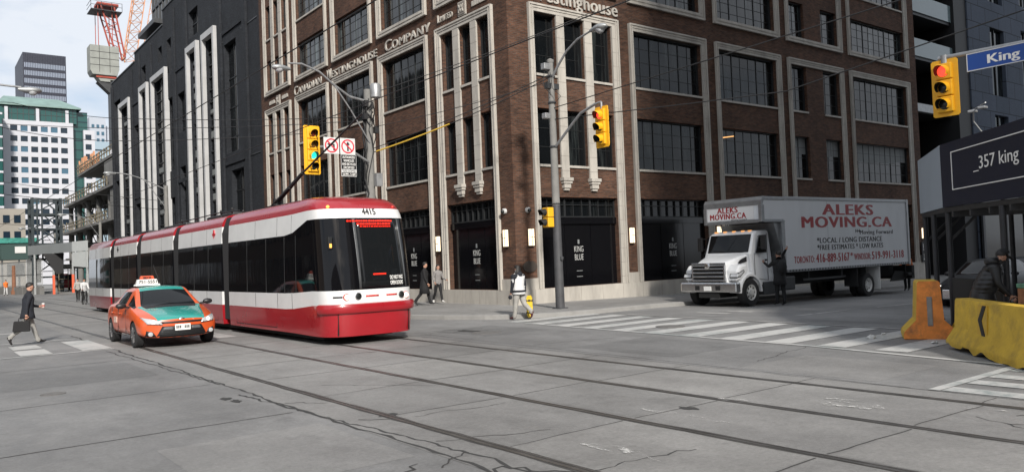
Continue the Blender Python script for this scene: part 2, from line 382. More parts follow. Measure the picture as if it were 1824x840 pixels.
# rails: a grimy groove strip with a steel head in it
for X in (4.97, 6.9, 8.63, 10.37):
    g = MB(); ys = [-40+i*.45 for i in range(0, 420)]
    for i in range(len(ys)-1):
        pass
    rows = []
    for y in ys:
        a = .062+random.uniform(-.012, .022); c = .066+random.uniform(-.012, .022)
        rows.append([(X-a, y, .008), (X+c, y, .008)])
    g.grid(rows, 0)
    g.box(X-.045, X+.002, -40, 148, .0085, .0125, 1); g.box(X+.034, X+.052, -40, 148, .0085, .0115, 1)
    tag(g.build('rail', [K['groove'], K['rail']]), kind='structure')
def wig(p, q, n, amp):
    p = Vector(p); q = Vector(q); d = q-p; nn = Vector((-d.y, d.x)).normalized(); out = []; o = 0
    for i in range(n+1):
        o = o*.6+random.uniform(-amp, amp)
        out.append(p+d*i/n+nn*(o if 0 < i < n else 0))
    return out
def strip(b, pts, w, z, mi=0, jit=.35):
    w *= .8
    rows = []
    for i, p in enumerate(pts):
        d = (pts[min(i+1, len(pts)-1)]-pts[max(i-1, 0)]).normalized(); nn = Vector((-d.y, d.x))*w/2
        k1 = 1+random.uniform(-jit, jit); k2 = 1+random.uniform(-jit, jit)
        a, c = p+nn*k1, p-nn*k2
        rows.append([(a.x, a.y, z+gz(a.x)), (c.x, c.y, z+gz(c.x))])
    b.grid(rows, mi)
b = MB()
# construction joints across the track slab and the kerb lane
for y in (1.9, 4.28, 6.82, 9.25, 11.55, 14.0, 16.4, 18.8, 21.2, 23.6):
    strip(b, wig((5.07, y+random.uniform(-.1, .1)), (6.8, y), 9, .012), .022, .0068)
    strip(b, wig((7.0, y), (8.53, y+random.uniform(-.1, .1)), 9, .012), .024, .0068)
    strip(b, wig((8.73, y), (10.27, y+random.uniform(-.1, .1)), 9, .012), .022, .0068)
    strip(b, wig((10.47, y), (10.92, y), 4, .012), .02, .0068)
for y, x0 in ((6.2, -6), (10.6, -8), (14.35, -10), (20.2, -12), (31, -6)):
    strip(b, wig((x0, y-.2), (4.2, y), 24, .03), .026, .0044)
# long ragged cracks beside the first rail
strip(b, wig((4.33, 30), (4.36, -2), 150, .035), .05, .0052, jit=.7)
strip(b, wig((4.10, 23), (4.32, 14.2), 50, .03), .035, .0048, jit=.8)
strip(b, wig((4.18, 12.8), (4.60, 6.9), 50, .04), .042, .0056, jit=.8)
strip(b, wig((4.60, 6.9), (4.65, 1), 30, .05), .05, .0056, jit=.8)
strip(b, wig((10.93, 30), (10.93, -4), 90, .012), .03, .0052, jit=.5)
strip(b, wig((11.35, 19), (10.98, 5.4), 60, .015), .018, .0052, jit=.5)
for p, q, n, a, w in [((4.65, 7.6), (5.9, 7.1), 12, .05, .02), ((4.1, 6.6), (4.6, 6.95), 8, .04, .02), ((2.9, 5.9), (4.0, 6.9), 14, .07, .03), ((3.1, 5.3), (4.55, 6.2), 14, .08, .04),
        ((4.55, 6.2), (5.1, 4.8), 14, .08, .045), ((2.6, 6.0), (2.9, 5.9), 4, .03, .03), ((5.0, 5.5), (6.3, 5.3), 14, .05, .025), ((4.4, 11.4), (4.85, 10.9), 8, .05, .03), ((4.6, 9.4), (5.0, 9.0), 6, .05, .03),
        ((11.4, 14.2), (13.6, 13.7), 20, .06, .018), ((12.0, 8.6), (14.3, 9.1), 20, .05, .016), ((11.2, 18.9), (13.4, 18.2), 24, .12, .03), ((11.4, 19.6), (12.4, 18.6), 14, .12, .03), ((12.2, 19.4), (13.3, 18.9), 14, .1, .03),
        ((9.4, 3.6), (9.9, 3.1), 8, .05, .02), ((9.6, 4.0), (9.2, 3.2), 8, .05, .02), ((9.9, 3.7), (10.3, 3.3), 8, .05, .025),
        ((7.3, 17.1), (8.4, 16.2), 14, .04, .014), ((5.5, 12.6), (6.7, 11.0), 16, .05, .013), ((5.2, 9.0), (6.6, 8.9), 12, .05, .014), ((15.2, 17.4), (16.5, 16.2), 14, .08, .02), ((16.3, 18), (17.9, 16.9), 14, .08, .02)]:
    strip(b, wig(p, q, n, a), w, .0072, jit=.8)
for cx, cy, r in ((3.95, 12.2, .09), (3.9, 12.55, .08), (3.85, 5.4, .2), (4.9, 5.05, .2), (5.0, 9.35, .12), (10.0, 3.35, .12), (12.6, 18.6, .25), (7.9, 6.72, .1)):
    pts = [(cx+r*(.5+.8*random.random())*math.cos(t*.52)*1.0, cy+r*(.5+.8*random.random())*math.sin(t*.52)*1.7, .0078) for t in range(12)]
    b.quad(pts)
tag(b.build('road_cracks', K['tar']), kind='structure')
# squares of patched paving
K['patch_d'] = road_mat('patched_paving', (.150, .149, .147), patch=.2, fine=.16); K['patch_l'] = road_mat('pale_patched_paving', (.205, .201, .195), patch=.2, fine=.14)
b = MB()
for x0, x1, y0, y1, m in ((11.6, 14.0, 10.2, 13.1, 0), (1.2, 3.9, 16.6, 19.6, 0), (-2.5, .8, 10.9, 14.1, 1), (12.0, 14.1, 16.9, 19.6, 0), (2.2, 4.15, 7.2, 9.6, 1), (19.4, 22.6, 9.2, 12.2, 0), (21.5, 30, 14.2, 16.2, 1), (11.2, 13.2, 6.0, 8.4, 1)):
    b.grid([[(x, y0, gz(x)+.0021) for x in (x0, x1)], [(x, y1, gz(x)+.0021) for x in (x0, x1)]], m)
tag(b.build('road_patches', [K['patch_d'], K['patch_l']]), kind='structure')
b = MB()
for x0, x1, y0, y1, m in ((5.06, 6.8, 9.3, 11.5, 0), (7.02, 8.5, 11.6, 13.9, 1), (8.75, 10.25, 6.9, 9.2, 1), (5.06, 6.8, 4.3, 6.8, 1), (7.02, 8.5, 6.9, 9.2, 0), (8.75, 10.25, 14.1, 16.3, 0), (5.06, 6.8, 16.5, 18.7, 1), (7.02, 8.5, 1.9, 4.2, 1)):
    b.grid([[(x0, y0, .0056), (x1, y0, .0056)], [(x0, y1, .0056), (x1, y1, .0056)]], m)
tag(b.build('track_slab_panels', [road_mat('worn_slab', (.182, .178, .172), patch=.2, fine=.14), road_mat('newer_slab', (.222, .216, .207), patch=.2, fine=.14)]), kind='structure')
# painted markings
b = MB()
def bar2(x0, x1, y0, y1, mi=0, z=.0092):
    n = max(1, int(abs(x1-x0)/2)); xs = [x0+(x1-x0)*i/n for i in range(n+1)]
    b.grid([[(x, y0, gz(x)+z) for x in xs], [(x, y1, gz(x)+z) for x in xs]], mi)
y = 7.15
while y < 20.2:
    x0 = 14.35+.045*(y-7); bar2(x0+.12, x0+3.75, y, y+.62, 0); y += 1.235
b.grid([[(13.72, 5.1, .0104), (13.86, 5.1, .0104)], [(14.36, 9, .0104), (14.5, 9, .0104)], [(14.86, 17, .0104), (15.0, 17, .0104)], [(15.0, 19.2, .0104), (15.14, 19.2, .0104)]], 0)
b.grid([[(18.2, 7.5, .0104), (18.33, 7.5, .0104)], [(18.75, 15.5, .0104), (18.88, 15.5, .0104)], [(18.9, 18.6, .0104), (19.03, 18.6, .0104)]], 1)
bar2(10.98, 14.6, 5.02, 5.17)                       # the crossing over King beside the barriers
for x in (11.0, 11.75, 12.45, 13.2, 13.9): bar2(x, x+.36, .5, 5.0)
bar2(-8, 4.4, 23.45, 23.62); bar2(-8, 4.2, 28.45, 28.62)
for x in (-.4, .9, 2.27, 3.68): bar2(x, x+.72, 23.75, 27.55 if x > 3 or x < 2 else 25.5)
bar2(2.3, 3.0, 25.9, 27.3)
for x in (5.5, 7.2, 11.6, 13.0): bar2(x, x+.6, 23.9, 27.3, 1)
bar2(5.1, 14, 28.45, 28.6, 1); bar2(2.6, 3.2, 33.6, 34.2, 1); bar2(4.4, 6.6, 36.6, 36.75, 1); bar2(5.2, 7.9, 42.9, 43.05, 1)
bar2(20.5, 23.5, 13.3, 13.42, 1); bar2(25, 29.5, 13.2, 13.32, 1); bar2(20.3, 20.6, 15.6, 16.9, 1); bar2(21.2, 21.5, 15.4, 16.6, 1)
tag(b.build('road_markings', [K['paint'], K['paint_old']]), kind='structure')
# scraps of worn-off paint on the slab
def scuff_mat():
    m = bpy.data.materials.new('scuffed_paint_flecks'); m.use_nodes = True; nt = m.node_tree; N = nt.nodes; L = nt.links
    bs = N["Principled BSDF"]; bs.inputs['Base Color'].default_value = (.5, .49, .47, 1); bs.inputs['Roughness'].default_value = .8
    g = N.new("ShaderNodeNewGeometry"); n = N.new("ShaderNodeTexNoise"); n.inputs['Scale'].default_value = 6; n.inputs['Detail'].default_value = 8; n.inputs['Roughness'].default_value = .8
    mp = N.new("ShaderNodeMapping"); mp.inputs['Scale'].default_value = (1, .5, 1); L.new(g.outputs['Position'], mp.inputs[0]); L.new(mp.outputs[0], n.inputs[0])
    r = N.new("ShaderNodeMapRange"); r.inputs[1].default_value = .53; r.inputs[2].default_value = .60; L.new(n.outputs[0], r.inputs[0]); L.new(r.outputs[0], bs.inputs['Alpha']); return m
b = MB()
for x0, x1, y0, y1 in ((9.0, 9.85, 4.75, 5.9), (7.35, 7.6, 5.6, 7.4), (5.6, 5.85, 5.2, 6.6), (9.9, 10.2, 3.8, 4.6), (8.55, 8.8, 6.2, 7.0)):
    n = 10; b.quad([((x0+x1)/2+(x1-x0)/2*math.cos(t*.628)*random.uniform(.6, 1.1), (y0+y1)/2+(y1-y0)/2*math.sin(t*.628)*random.uniform(.6, 1.1), .0138) for t in range(n)])
tag(b.build('worn_paint_patches', scuff_mat()), kind='structure')
# sidewalk of the far corner with its kerb
kerb = [(14.0, 400), (14.0, 60), (14.0, 30), (14.0, 26.5), (14.15, 24.6), (14.6, 23.0), (15.3, 21.6), (16.2, 20.6), (17.4, 20.05), (19, 19.85), (21.5, 19.8), (30, 19.75), (45, 19.7), (70, 19.6), (160, 19.5)]
inn = [(26, 400), (26, 60), (26, 40), (26, 38), (26, 37), (26, 36), (26, 35), (26, 34), (26, 33.5), (26, 33.2), (26, 33), (32, 33), (45, 33), (70, 33), (160, 33)]
b = MB()
def off(pts, d):
    out = []
    for i, p in enumerate(pts):
        a = Vector(pts[max(i-1, 0)]); c = Vector(pts[min(i+1, len(pts)-1)]); t = (c-a).normalized(); n = Vector((-t.y, t.x)); out.append((p[0]+n.x*d, p[1]+n.y*d))
    return out
ki = off(kerb, .17)
mids = [[(a[0]+(c[0]-a[0])*t, a[1]+(c[1]-a[1])*t) for a, c in zip(ki, inn)] for t in (0, .35, .65, 1)]
b.grid([[(x, y, .15+gz(x)) for x, y in row] for row in mids])
tag(b.build('sidewalk', K['walk']), kind='structure')
b = MB()
b.grid([[(x, y, -.01+gz(x)) for x, y in off(kerb, -.02)], [(x, y, .13+gz(x)) for x, y in off(kerb, -.005)], [(x, y, .154+gz(x)) for x, y in off(kerb, .03)], [(x, y, .154+gz(x)) for x, y in off(kerb, .175)], [(x, y, .10+gz(x)) for x, y in off(kerb, .176)]])
K['kerb'] = mat('kerb_concrete', (.24, .235, .225), .8, var=.2, vscale=1.2, dirt=.5, dscale=1.2, coord='Position')
tag(b.build('kerb', K['kerb']), kind='structure')
b = MB()                                              # joints scored in the sidewalk
for y in (21.2, 22.5, 23.7): strip(b, [Vector((x, y)) for x in (16.5 if y < 22 else 15.2, 20, 26, 34, 44, 54)], .014, .1545, jit=.1)
for x in (16.6, 18.2, 19.8, 21.4, 23.0, 24.6, 26.2, 27.8, 29.4, 31, 33, 35): strip(b, [Vector((x, 20.4)), Vector((x, 24.4))], .014, .1548, jit=.1)
for y in (25.4, 27, 28.6, 30.2, 31.8, 33.4, 35, 37, 39): strip(b, [Vector((14.4, y)), Vector((18.8, y))], .014, .1548, jit=.1)
for x in (15.6, 17.2): strip(b, [Vector((x, 22.6)), Vector((x, 60))], .014, .1545, jit=.1)
tag(b.build('sidewalk_joints', K['tar']), kind='structure')
b = MB(); b.grid([[(x, yy, .15+gz(x)) for x in (18.6, 21.5, 40, 70)] for yy in (-40, 7.6)])
b.grid([[(18.6, yy, .15), (18.45, yy, .15), (18.44, yy, -.01)] for yy in (-40, 7.6)]); b.grid([[(x, 7.6, .15+gz(x)) for x in (18.45, 21.5, 40, 70)], [(x, 7.75, -.01+gz(x)) for x in (18.44, 21.5, 40, 70)]])
tag(b.build('hoarding_sidewalk', K['walk']), kind='structure')
# iron covers
K['iron'] = mat('cast_iron', (.13, .125, .12), .75, metal=.15, var=.3, vscale=9, bump=.4, bscale=40)
def cover(loc, r, label):
    b = MB(); n = 24
    b.lathe([(r*1.16, -.01), (r*1.16, .006), (r*1.05, .007)], (0, 0, 0), n); b.lathe([(r, 0), (r, .009), (r*.9, .011), (r*.88, .008), (r*.3, .008), (r*.28, .011)], (0, 0, 0), n)
    o = b.build('manhole_cover', K['iron']); o.location = loc; tag(o, label, 'manhole cover')
cover((12.6, 17.75, .005), .36, 'round iron manhole cover in the cracked road just right of the streetcar nose')
cover((1.95, 15.6, .004), .17, 'small iron cover in the bare concrete at left foreground')
cover((16.3, 14.4, .012), .34, 'round iron manhole cover among the zebra crossing bars')
# ------------------------------------------------------------------ brick corner building
CX, CY = 19.2, 24.8
bld = thing('brick_building', 'brown brick corner office building with cream stone window surrounds and raised wall lettering', 'building', (36, 38, 0))
class FB(MB):
    """mesh in facade space: u along the wall, d outwards, z up"""
    def __init__(s, side): super().__init__(); s.side = side
    def ub(s, u0, u1, d0, d1, z0, z1, mi=0):
        if s.side == 'r': s.box(u0, u1, CY-d0, CY-d1, z0, z1, mi)
        else: s.box(CX-d0, CX-d1, u0, u1, z0, z1, mi)
        return s
FLO = [(5.82, 8.15), (9.57, 12.1), (13.7, 15.68), (17.1, 19.3), (20.8, 23.0)]
# bays: outer stone a/b, inner a/b, list of window spans
RB = [(20.25, 25.4, 20.52, 25.0, [(20.58, 21.74), (22.17, 23.33), (23.78, 24.95)], 'tri'),
      (26.1, 31.52, 26.36, 31.18, [(26.42, 31.12)], 'wide'),
      (32.25, 37.83, 32.5, 37.5, [(32.56, 37.44)], 'wide'),
      (38.53, 44.18, 38.8, 43.84, [(38.86, 40.38), (42.1, 43.78)], 'two'),
      (44.93, 52.27, 45.2, 51.9, [(45.26, 51.84)], 'wide')]
LB = [(25.72, 30.05, 25.97, 29.7, [(26.02, 26.86), (27.3, 28.2), (28.66, 29.6)], 'tri'),
      (30.82, 35.53, 31.06, 35.2, [(31.12, 35.14)], 'wide'),
      (36.22, 40.9, 36.46, 40.6, [(36.52, 40.54)], 'wide'),
      (41.6, 46.3, 41.84, 46.0, [(41.9, 45.94)], 'wide'),
      (47.1, 51.4, 47.35, 51.1, [(47.4, 48.3), (48.75, 49.65), (50.1, 51.04)], 'tri')]
TOP = 24.6
def bricks(side, bays, u0, u1):
    b = FB(side); D = -.5
    edges = [u0]+[x for t in bays for x in (t[2], t[3])]+[u1]
    for i in range(0, len(edges), 2): b.ub(edges[i], edges[i+1], D, 0, -1, TOP)
    for (oa, ob, ia, ib, wins, kind) in bays:
        holes = [(a, c, z0, z1) for (a, c) in wins for (z0, z1) in FLO]
        holes.append((ia+.02, ib-.02, .74, 4.48))
        us = sorted({ia, ib} | {h[0] for h in holes} | {h[1] for h in holes}); zs = sorted({-1, TOP} | {h[2] for h in holes} | {h[3] for h in holes})
        for i in range(len(us)-1):
            run = None
            for j in range(len(zs)-1):
                uc, zc = (us[i]+us[i+1])/2, (zs[j]+zs[j+1])/2
                hole = any(h[0] < uc < h[1] and h[2] < zc < h[3] for h in holes)
                if not hole:
                    if run is None: run = zs[j]
                if hole or j == len(zs)-2:
                    if run is not None:
                        b.ub(us[i], us[i+1], D, 0, run, zs[j] if hole else zs[j+1]); run = None
    return b.build('street_wall' if side == 'l' else 'side_wall', K['brick'], bld)
bricks('r', RB, CX, 53.4); bricks('l', LB, CY+.5, 52.3)
b = MB(); b.box(CX+.5, 53.0, CY+.5, 52.2, -1, TOP-.3); b.build('dark_interior', K['black'], bld)
b = MB(); b.box(53.0, 53.4, CY+.5, 52.3, -1, TOP); b.box(CX+.5, 53.0, 52.2, 52.31, -1, TOP); b.build('rear_wall', K['brick'], bld)
def stones(side, bays, u0, u1):
    b = FB(side)
    def course(u0_, u1_, d, z0, z1, step=.62):
        z = z0+.3
        while z < z1-.1: b.ub(u0_-.002, u1_+.002, d-.05, d+.003, z, z+.014, 1); z += step
    for (oa, ob, ia, ib, wins, kind) in bays:
        for (p, q, o) in ((oa, ia, oa), (ib, ob, ob)):
            for (z0, z1) in ((.74, 12.44), (13.38, TOP)):
                b.ub(p, q, -.2, .10, z0, z1); e = .07
                s = 1 if o == oa else -1
                b.ub(min(o, o+s*e), max(o, o+s*e), .10, .14, z0, z1)
                m = o+s*.16; b.ub(min(m, m+s*.04), max(m, m+s*.04), .10, .125, z0, z1)
                course(p, q, .10, z0, z1)
        b.ub(ia, ib, -.2, .098, 12.12, 12.44); b.ub(oa+.07, ob-.07, .10, .142, 12.372, 12.45); b.ub(oa+.2, ob-.2, .10, .126, 12.26, 12.3)
        b.ub(ia, ib, -.2, .098, 13.38, 13.68); b.ub(oa+.07, ob-.07, .10, .142, 13.372, 13.45); b.ub(oa+.2, ob-.2, .10, .126, 13.54, 13.58)
        if kind == 'tri':
            for i in (0, 1):
                a, c = wins[i][1]+.005, wins[i+1][0]-.005
                for (z0, z1) in ((5.28, 12.118), (13.682, TOP)):
                    b.ub(a, c, -.2, .085, z0, z1); course(a, c, .085, z0, z1)
                mid = (a+c)/2; w = (c-a)/2
                b.ub(mid-w*1.28, mid+w*1.28, -.02, .24, 5.16, 5.29); b.ub(mid-w*1.1, mid+w*1.1, -.02, .2, 5.05, 5.158)
                b.ub(mid-w*.86, mid+w*.86, -.02, .16, 4.86, 5.048); b.ub(mid-w*.66, mid+w*.66, -.02, .11, 4.76, 4.858)
    # base course and pier pedestals
    b.ub(u0-.0, u1, -.3, .12, -1, .735)
    e = [u0]+[x for t in bays for x in (t[0], t[1])]+[u1]
    for i in range(0, len(e), 2):
        a, c = e[i], e[i+1]
        b.ub(a+.004 if i else a-.0, c-.004, -.1, .07, .737, 1.18)
    u = u0+.9
    while u < u1: b.ub(u, u+.012, .05, .1225, -.9, .7351, 1); u += 1.25
    return b.build('stone_trim', [K['stone'], K['joint'], K['base']], bld)
sr = stones('r', RB, CX-.1, 53.3); sl = stones('l', LB, CY+.32, 52.2)
# ---- windows: steel bars as the part, its pane and sill below it
def window(w, h, cols, rows, thick=(), sill=.1, blind=False, lamp=False, up_=False):
    f = MB(); d0, d1 = .20, .30
    f.box(0, .04, d0-.04, d1, 0, h); f.box(w-.04, w, d0-.04, d1, 0, h); f.box(.05, w-.05, d0-.04, d1, 0, .05); f.box(.05, w-.05, d0-.04, d1, h-.05, h)
    for i in range(1, cols):
        t = .024 if i in thick else .009; x = w*i/cols; f.box(x-t, x+t, .235 if i in thick else .25, .285, .05, h-.05)
    for j in range(1, rows):
        z = h*j/rows; f.box(.05, w-.05, .254, .285, z-.012, z+.012)
    o = link_mesh('window', f.mesh('window', [K['mull']])); MW[o] = Matrix()
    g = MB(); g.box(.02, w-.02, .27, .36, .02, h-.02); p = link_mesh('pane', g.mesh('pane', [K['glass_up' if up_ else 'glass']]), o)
    s = MB(); s.box(.002, w-.002, -.07, .2, -sill, -.002); q = link_mesh('sill', s.mesh('sill', [K['stone']]), o)
    if blind:
        c = MB(); n = max(2, cols//2)
        for i in range(n):
            k = .38+.16*random.random(); c.box(w*i/n+.05, w*(i+1)/n-.05, .258, .269, h*(1-k), h-.06)
        link_mesh('blind', c.mesh('blind', [K['blind']]), o)
    if lamp:
        c = MB(); c.bar((.25, .262, h*.80), (1.25, .262, h*.86), .1, .05); link_mesh('office_lamp', c.mesh('office_lamp', [mat('office_lamp_glow', (.6, .35, .12), .4, emit=(1, .5, .16), es=.9)]), o)
    return o
cache = {}
def getwin(w, h, kind, blind=False, lamp=False, up_=False):
    k = (round(w, 2), round(h, 2), blind, lamp, up_)
    if k not in cache:
        cols = max(1, round(w/.66)) if w > 1.4 else 2 if w > 1.3 else 1
        rows = 3 if w < 1.4 else 4
        th = (cols//3, cols-cols//3) if cols >= 5 else ()
        cache[k] = window(w, h, cols, rows, th, blind=blind, lamp=lamp, up_=up_)
    return cache[k]
for side, bays in (('r', RB), ('l', LB)):
    for bi, (oa, ob, ia, ib, wins, kind) in enumerate(bays):
        for (a, c) in wins:
            for fi, (z0, z1) in enumerate(FLO[:4]):
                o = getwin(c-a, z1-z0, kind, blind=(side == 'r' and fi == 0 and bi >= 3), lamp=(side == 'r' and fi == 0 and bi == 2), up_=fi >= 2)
                if side == 'r': put(o, bld, (a, CY, z0), 0)
                else: put(o, bld, (CX, c, z0), -math.pi/2)
for o in cache.values(): drop(o)
# ---- shop fronts: black panels, transom lights above, white lettering
K['dimletter'] = mat('grey_vinyl_lettering', (.36, .36, .35), .6)
def shopfront(side, ia, ib, sign=True):
    w = ib-ia-.04; b = MB()
    b.box(0, w, .22, .34, 0, 2.62); n = 3
    for i in range(1, n): b.box(w*i/n-.02, w*i/n+.02, .205, .22, 0, 2.62)
    b.box(0, w, .12, .3, 2.625, 2.9)
    o = b.build('shopfront', [K['black_glass']], None)
    g = MB(); g.box(.02, w-.02, .27, .34, 2.91, 3.73); t = link_mesh('transom_pane', g.mesh('transom_pane', [K['glass']]), o)
    f = MB(); f.box(0, w, .18, .269, 2.905, 2.96); f.box(0, w, .18, .269, 3.68, 3.735); m = 9
    for i in range(m+1):
        x = .03+(w-.06)*i/m; k = .05 if i in (0, 3, 6, m) else .018; f.box(x-k if i else 0, x+k if i < m else w, .19, .269, 2.962, 3.678)
    f.box(.08, w-.08, .2, .268, 3.42, 3.45)
    link_mesh('transom_frame', f.mesh('transom_frame', [K['mull']]), o)
    if sign:
        k = MB(); c = w/2
        for q in (.62, .38): k.box(c-.17, c+.17, .214, .2195, q*1.0, q+.028)
        k.box(c-.05, c+.05, .214, .2195, 1.78, 1.96); link_mesh('small_print_bars', k.mesh('small_print_bars', [K['blind']]), o)
        a = text('shop_lettering', 'KING\nBLUE', K['dimletter'], o, (c, .215, 1.44), 0, w=.52, h=.6, ext=.003, align='CENTER', local=True)
    wl = (ia+.02, CY, .74) if side == 'r' else (CX, ib-.02, .74)
    put(o, bld, wl, 0 if side == 'r' else -math.pi/2); drop(o)
for t in RB: shopfront('r', t[2], t[3], t is not RB[4])
for t in LB: shopfront('l', t[2], t[3], t is not LB[4])
# ---- raised lettering on the walls
SL = K['stone']
def wordL(first, rest, y_start, y_end, z, k=1.0, bo=.010):
    fw_ = (y_start-y_end)/(len(rest)+1.35)*1.25
    text('raised_lettering', first, SL, bld, (CX-.03, y_start, z), -math.pi/2, w=fw_*.90, h=.56*k, ext=.035, bold=bo*.6)
    text('raised_lettering', rest, SL, bld, (CX-.03, y_start-fw_, z), -math.pi/2, w=y_start-y_end-fw_, h=.40*k, ext=.035, bold=bo, space=1.14)
wordL('C', 'ANADIAN', 46.5, 42.5, 12.56); wordL('W', 'ESTINGHOUSE', 41.7, 35.7, 12.56); wordL('C', 'OMPANY', 34.8, 30.55, 12.56)
wordL('L', 'IMITED', 29.85, 28.65, 12.72, .62, .004)
text('raised_lettering', 'Westinghouse', SL, bld, (20.35, CY-.03, 12.62), 0, w=5.08, h=.78, ext=.04, bold=.016, space=1.06)
def shield(yc, z):
    b = MB(); b.box(CX-.05, CX, yc-.3, yc+.3, z, z+.62); b.box(CX-.08, CX-.052, yc-.25, yc+.25, z+.05, z+.57, 1)
    for (p, q) in (((-.17, .48), (0, .16)), ((.17, .48), (0, .16)), ((-.17, .14), (0, .46)), ((.17, .14), (0, .46))): b.bar((CX-.09, yc+p[0], z+p[1]), (CX-.09, yc+q[0], z+q[1]), .05)
    return b.build('stone_shield', [SL, K['joint']], bld)
shield(27.9, 12.56); shield(49.2, 12.5)
for (y0, y1) in ((26.0, 27.2), (47.6, 48.6), (49.8, 50.8)):
    b = MB()
    b.box(CX-.02, CX, y0, y1, 12.74, 12.9)
    for i in range(7): b.box(CX-.05, CX-.021, y0+(y1-y0)*i/7, y0+(y1-y0)*(i+.72)/7, 12.74, 12.95+.03*(i % 2))
    b.build('stone_relief', SL, bld)
# ---- sconces, cameras, plaque and address board fixed to the walls
def sconce(side, u, z, label):
    rz = 0 if side == 'r' else -math.pi/2; d = .0
    p = (u, CY, z) if side == 'r' else (CX, u, z)
    t = thing('wall_lamp', label, 'wall lamp', p, rz, 'lit sconces on the brick piers')
    b = MB(); b.box(-.13, .13, -.03, 0, -.36, .36); b.box(-.13, .13, -.13, -.03, .335, .36); b.box(-.13, .13, -.13, -.03, -.36, -.335)
    b.box(-.012, .012, -.136, -.128, -.33, .33); b.box(-.11, .11, -.134, -.128, -.01, .01)
    b.build('bracket', K['mull'], t, local=True)
    b = MB(); b.box(-.11, .11, -.127, -.031, -.333, .333); b.build('diffuser', K['warm_lamp'], t, local=True)
sconce('l', 25.35, 2.83, 'lit sconce on the street side of the corner pier, under a white dome camera')
sconce('r', 19.95, 2.83, 'lit sconce on the corner pier directly above the oval plaque')
sconce('l', 30.45, 2.8, 'lit sconce above the two pedestrians between the shopfronts')
sconce('r', 25.74, 2.83, 'lit sconce on the brick pier between the corner pole and the moving truck')
sconce('r', 31.9, 2.85, 'lit sconce just above the cab roof of the moving truck')
sconce('r', 53.05, 2.6, 'lit sconce above the address board behind the moving truck')
sconce('l', 36.0-.12, 2.8, 'lit sconce on the pier hidden mostly behind the streetcar')
K['camwhite'] = mat('camera_white', (.55, .55, .54), .35)
def camera_dome(p, rz, label):
    t = thing('dome_camera', label, 'camera', p, rz)
    b = MB(); b.lathe([(.03, 0), (.11, 0), (.11, -.1), (.07, -.12)], (0, 0, 0), 14, 'y'); b.build('housing', K['camwhite'], t, local=True, smooth=35)
    b = MB(); b.ball((0, -.14, -.02), .085, 12); b.build('lens_dome', K['lens_off'], t, local=True, smooth=60)
camera_dome((CX, 25.4, 3.92), -math.pi/2, 'white dome camera high on the left face of the corner pier')
camera_dome((19.85, CY, 3.93), 0, 'white dome camera high on the right face of the corner pier')
t = thing('oval_plaque', 'dark oval plaque on the corner pier beside the pedestrian in the varsity jacket', 'plaque', (19.85, CY, 1.65))
b = MB(); b.prism([(19.85+.36*math.cos(a*.2618), 1.65+.23*math.sin(a*.2618)) for a in range(24)], 'y', CY-.07, CY-.02); b.prism([(19.85+.05*math.cos(a*.7854), 1.65+.05*math.sin(a*.7854)) for a in range(8)], 'y', CY-.02, CY)
b.build('plate', mat('dark_bronze', (.06, .048, .040), .55, metal=.2, var=.2), t, bevel=.008)
t = thing('address_board', 'dark board with two white street numbers on the pier behind the moving truck', 'sign', (53.0, CY, 1.3))
b = MB(); b.box(52.55, 53.4, CY-.18, CY-.125, .72, 2.05); b.build('board', K['black'], t)
text('number', '125', K['letter'], t, (52.97, CY-.185, 1.62), 0, w=.5, align='CENTER', bold=.01); text('number', '355', K['letter'], t, (52.97, CY-.185, .98), 0, w=.5, align='CENTER', bold=.01)
b = MB()
for z in (1.5, .86): b.box(52.68, 53.26, CY-.186, CY-.181, z, z+.05)
b.build('underline', K['letter'], t)
# ------------------------------------------------------------------ streetcar
K['t_red'] = mat('streetcar_red', (.29, .008, .014), .28, coat=.6, var=.06, vscale=2, dirt=.05, dscale=1.5)
K['t_white'] = mat('streetcar_white', (.64, .64, .635), .32, coat=.3, var=.04, vscale=2, dirt=.08, dscale=1.2)
K['t_glass'] = glassy('streetcar_black_glass', (.004, .004, .005), .045, .32, .015, 1.5)
K['t_under'] = mat('streetcar_underframe', (.008, .008, .008), .8)
K['bellow'] = mat('black_bellows', (.012, .012, .013), .75)
TX = 9.49
tram = thing('streetcar', 'long red and white five section streetcar with black glazing, standing behind the orange taxi', 'streetcar', (TX, 34.4, 0))
# height bands at the side / at the nose, half width, nose position
BAND = [(.24, .22, 1.262, 18.17), (.55, .60, 1.278, 18.13), (.87, 1.0, 1.287, 18.14), (1.30, 1.37, 1.29, 18.16), (1.8, 1.85, 1.286, 18.20), (2.35, 2.5, 1.278, 18.29), (2.87, 3.2, 1.262, 18.42),
        (3.15, 3.33, 1.248, 18.47), (3.42, 3.45, 1.23, 18.54), (3.58, 3.61, 1.19, 18.70), (3.70, 3.74, 1.12, 18.98), (3.79, 3.83, .99, 19.5), (3.85, 3.88, .70, 20.5), (3.87, 3.89, .25, 21.4)]
NE, CL = 3.3, 1.0
def band_at(zq):
    z = [b[1] for b in BAND]
    for i in range(len(z)-1):
        if zq <= z[i+1]:
            t = max(0, (zq-z[i])/(z[i+1]-z[i])); return BAND[i][2]*(1-t)+BAND[i+1][2]*t, BAND[i][3]*(1-t)+BAND[i+1][3]*t
    return BAND[-1][2:]
def nose(x, z):
    """front surface of the nose at world x, height z"""
    w, yf = band_at(z); u = min(.999, abs(x-TX)/w)
    return yf+CL-CL*(1-u**NE)**(1/NE)
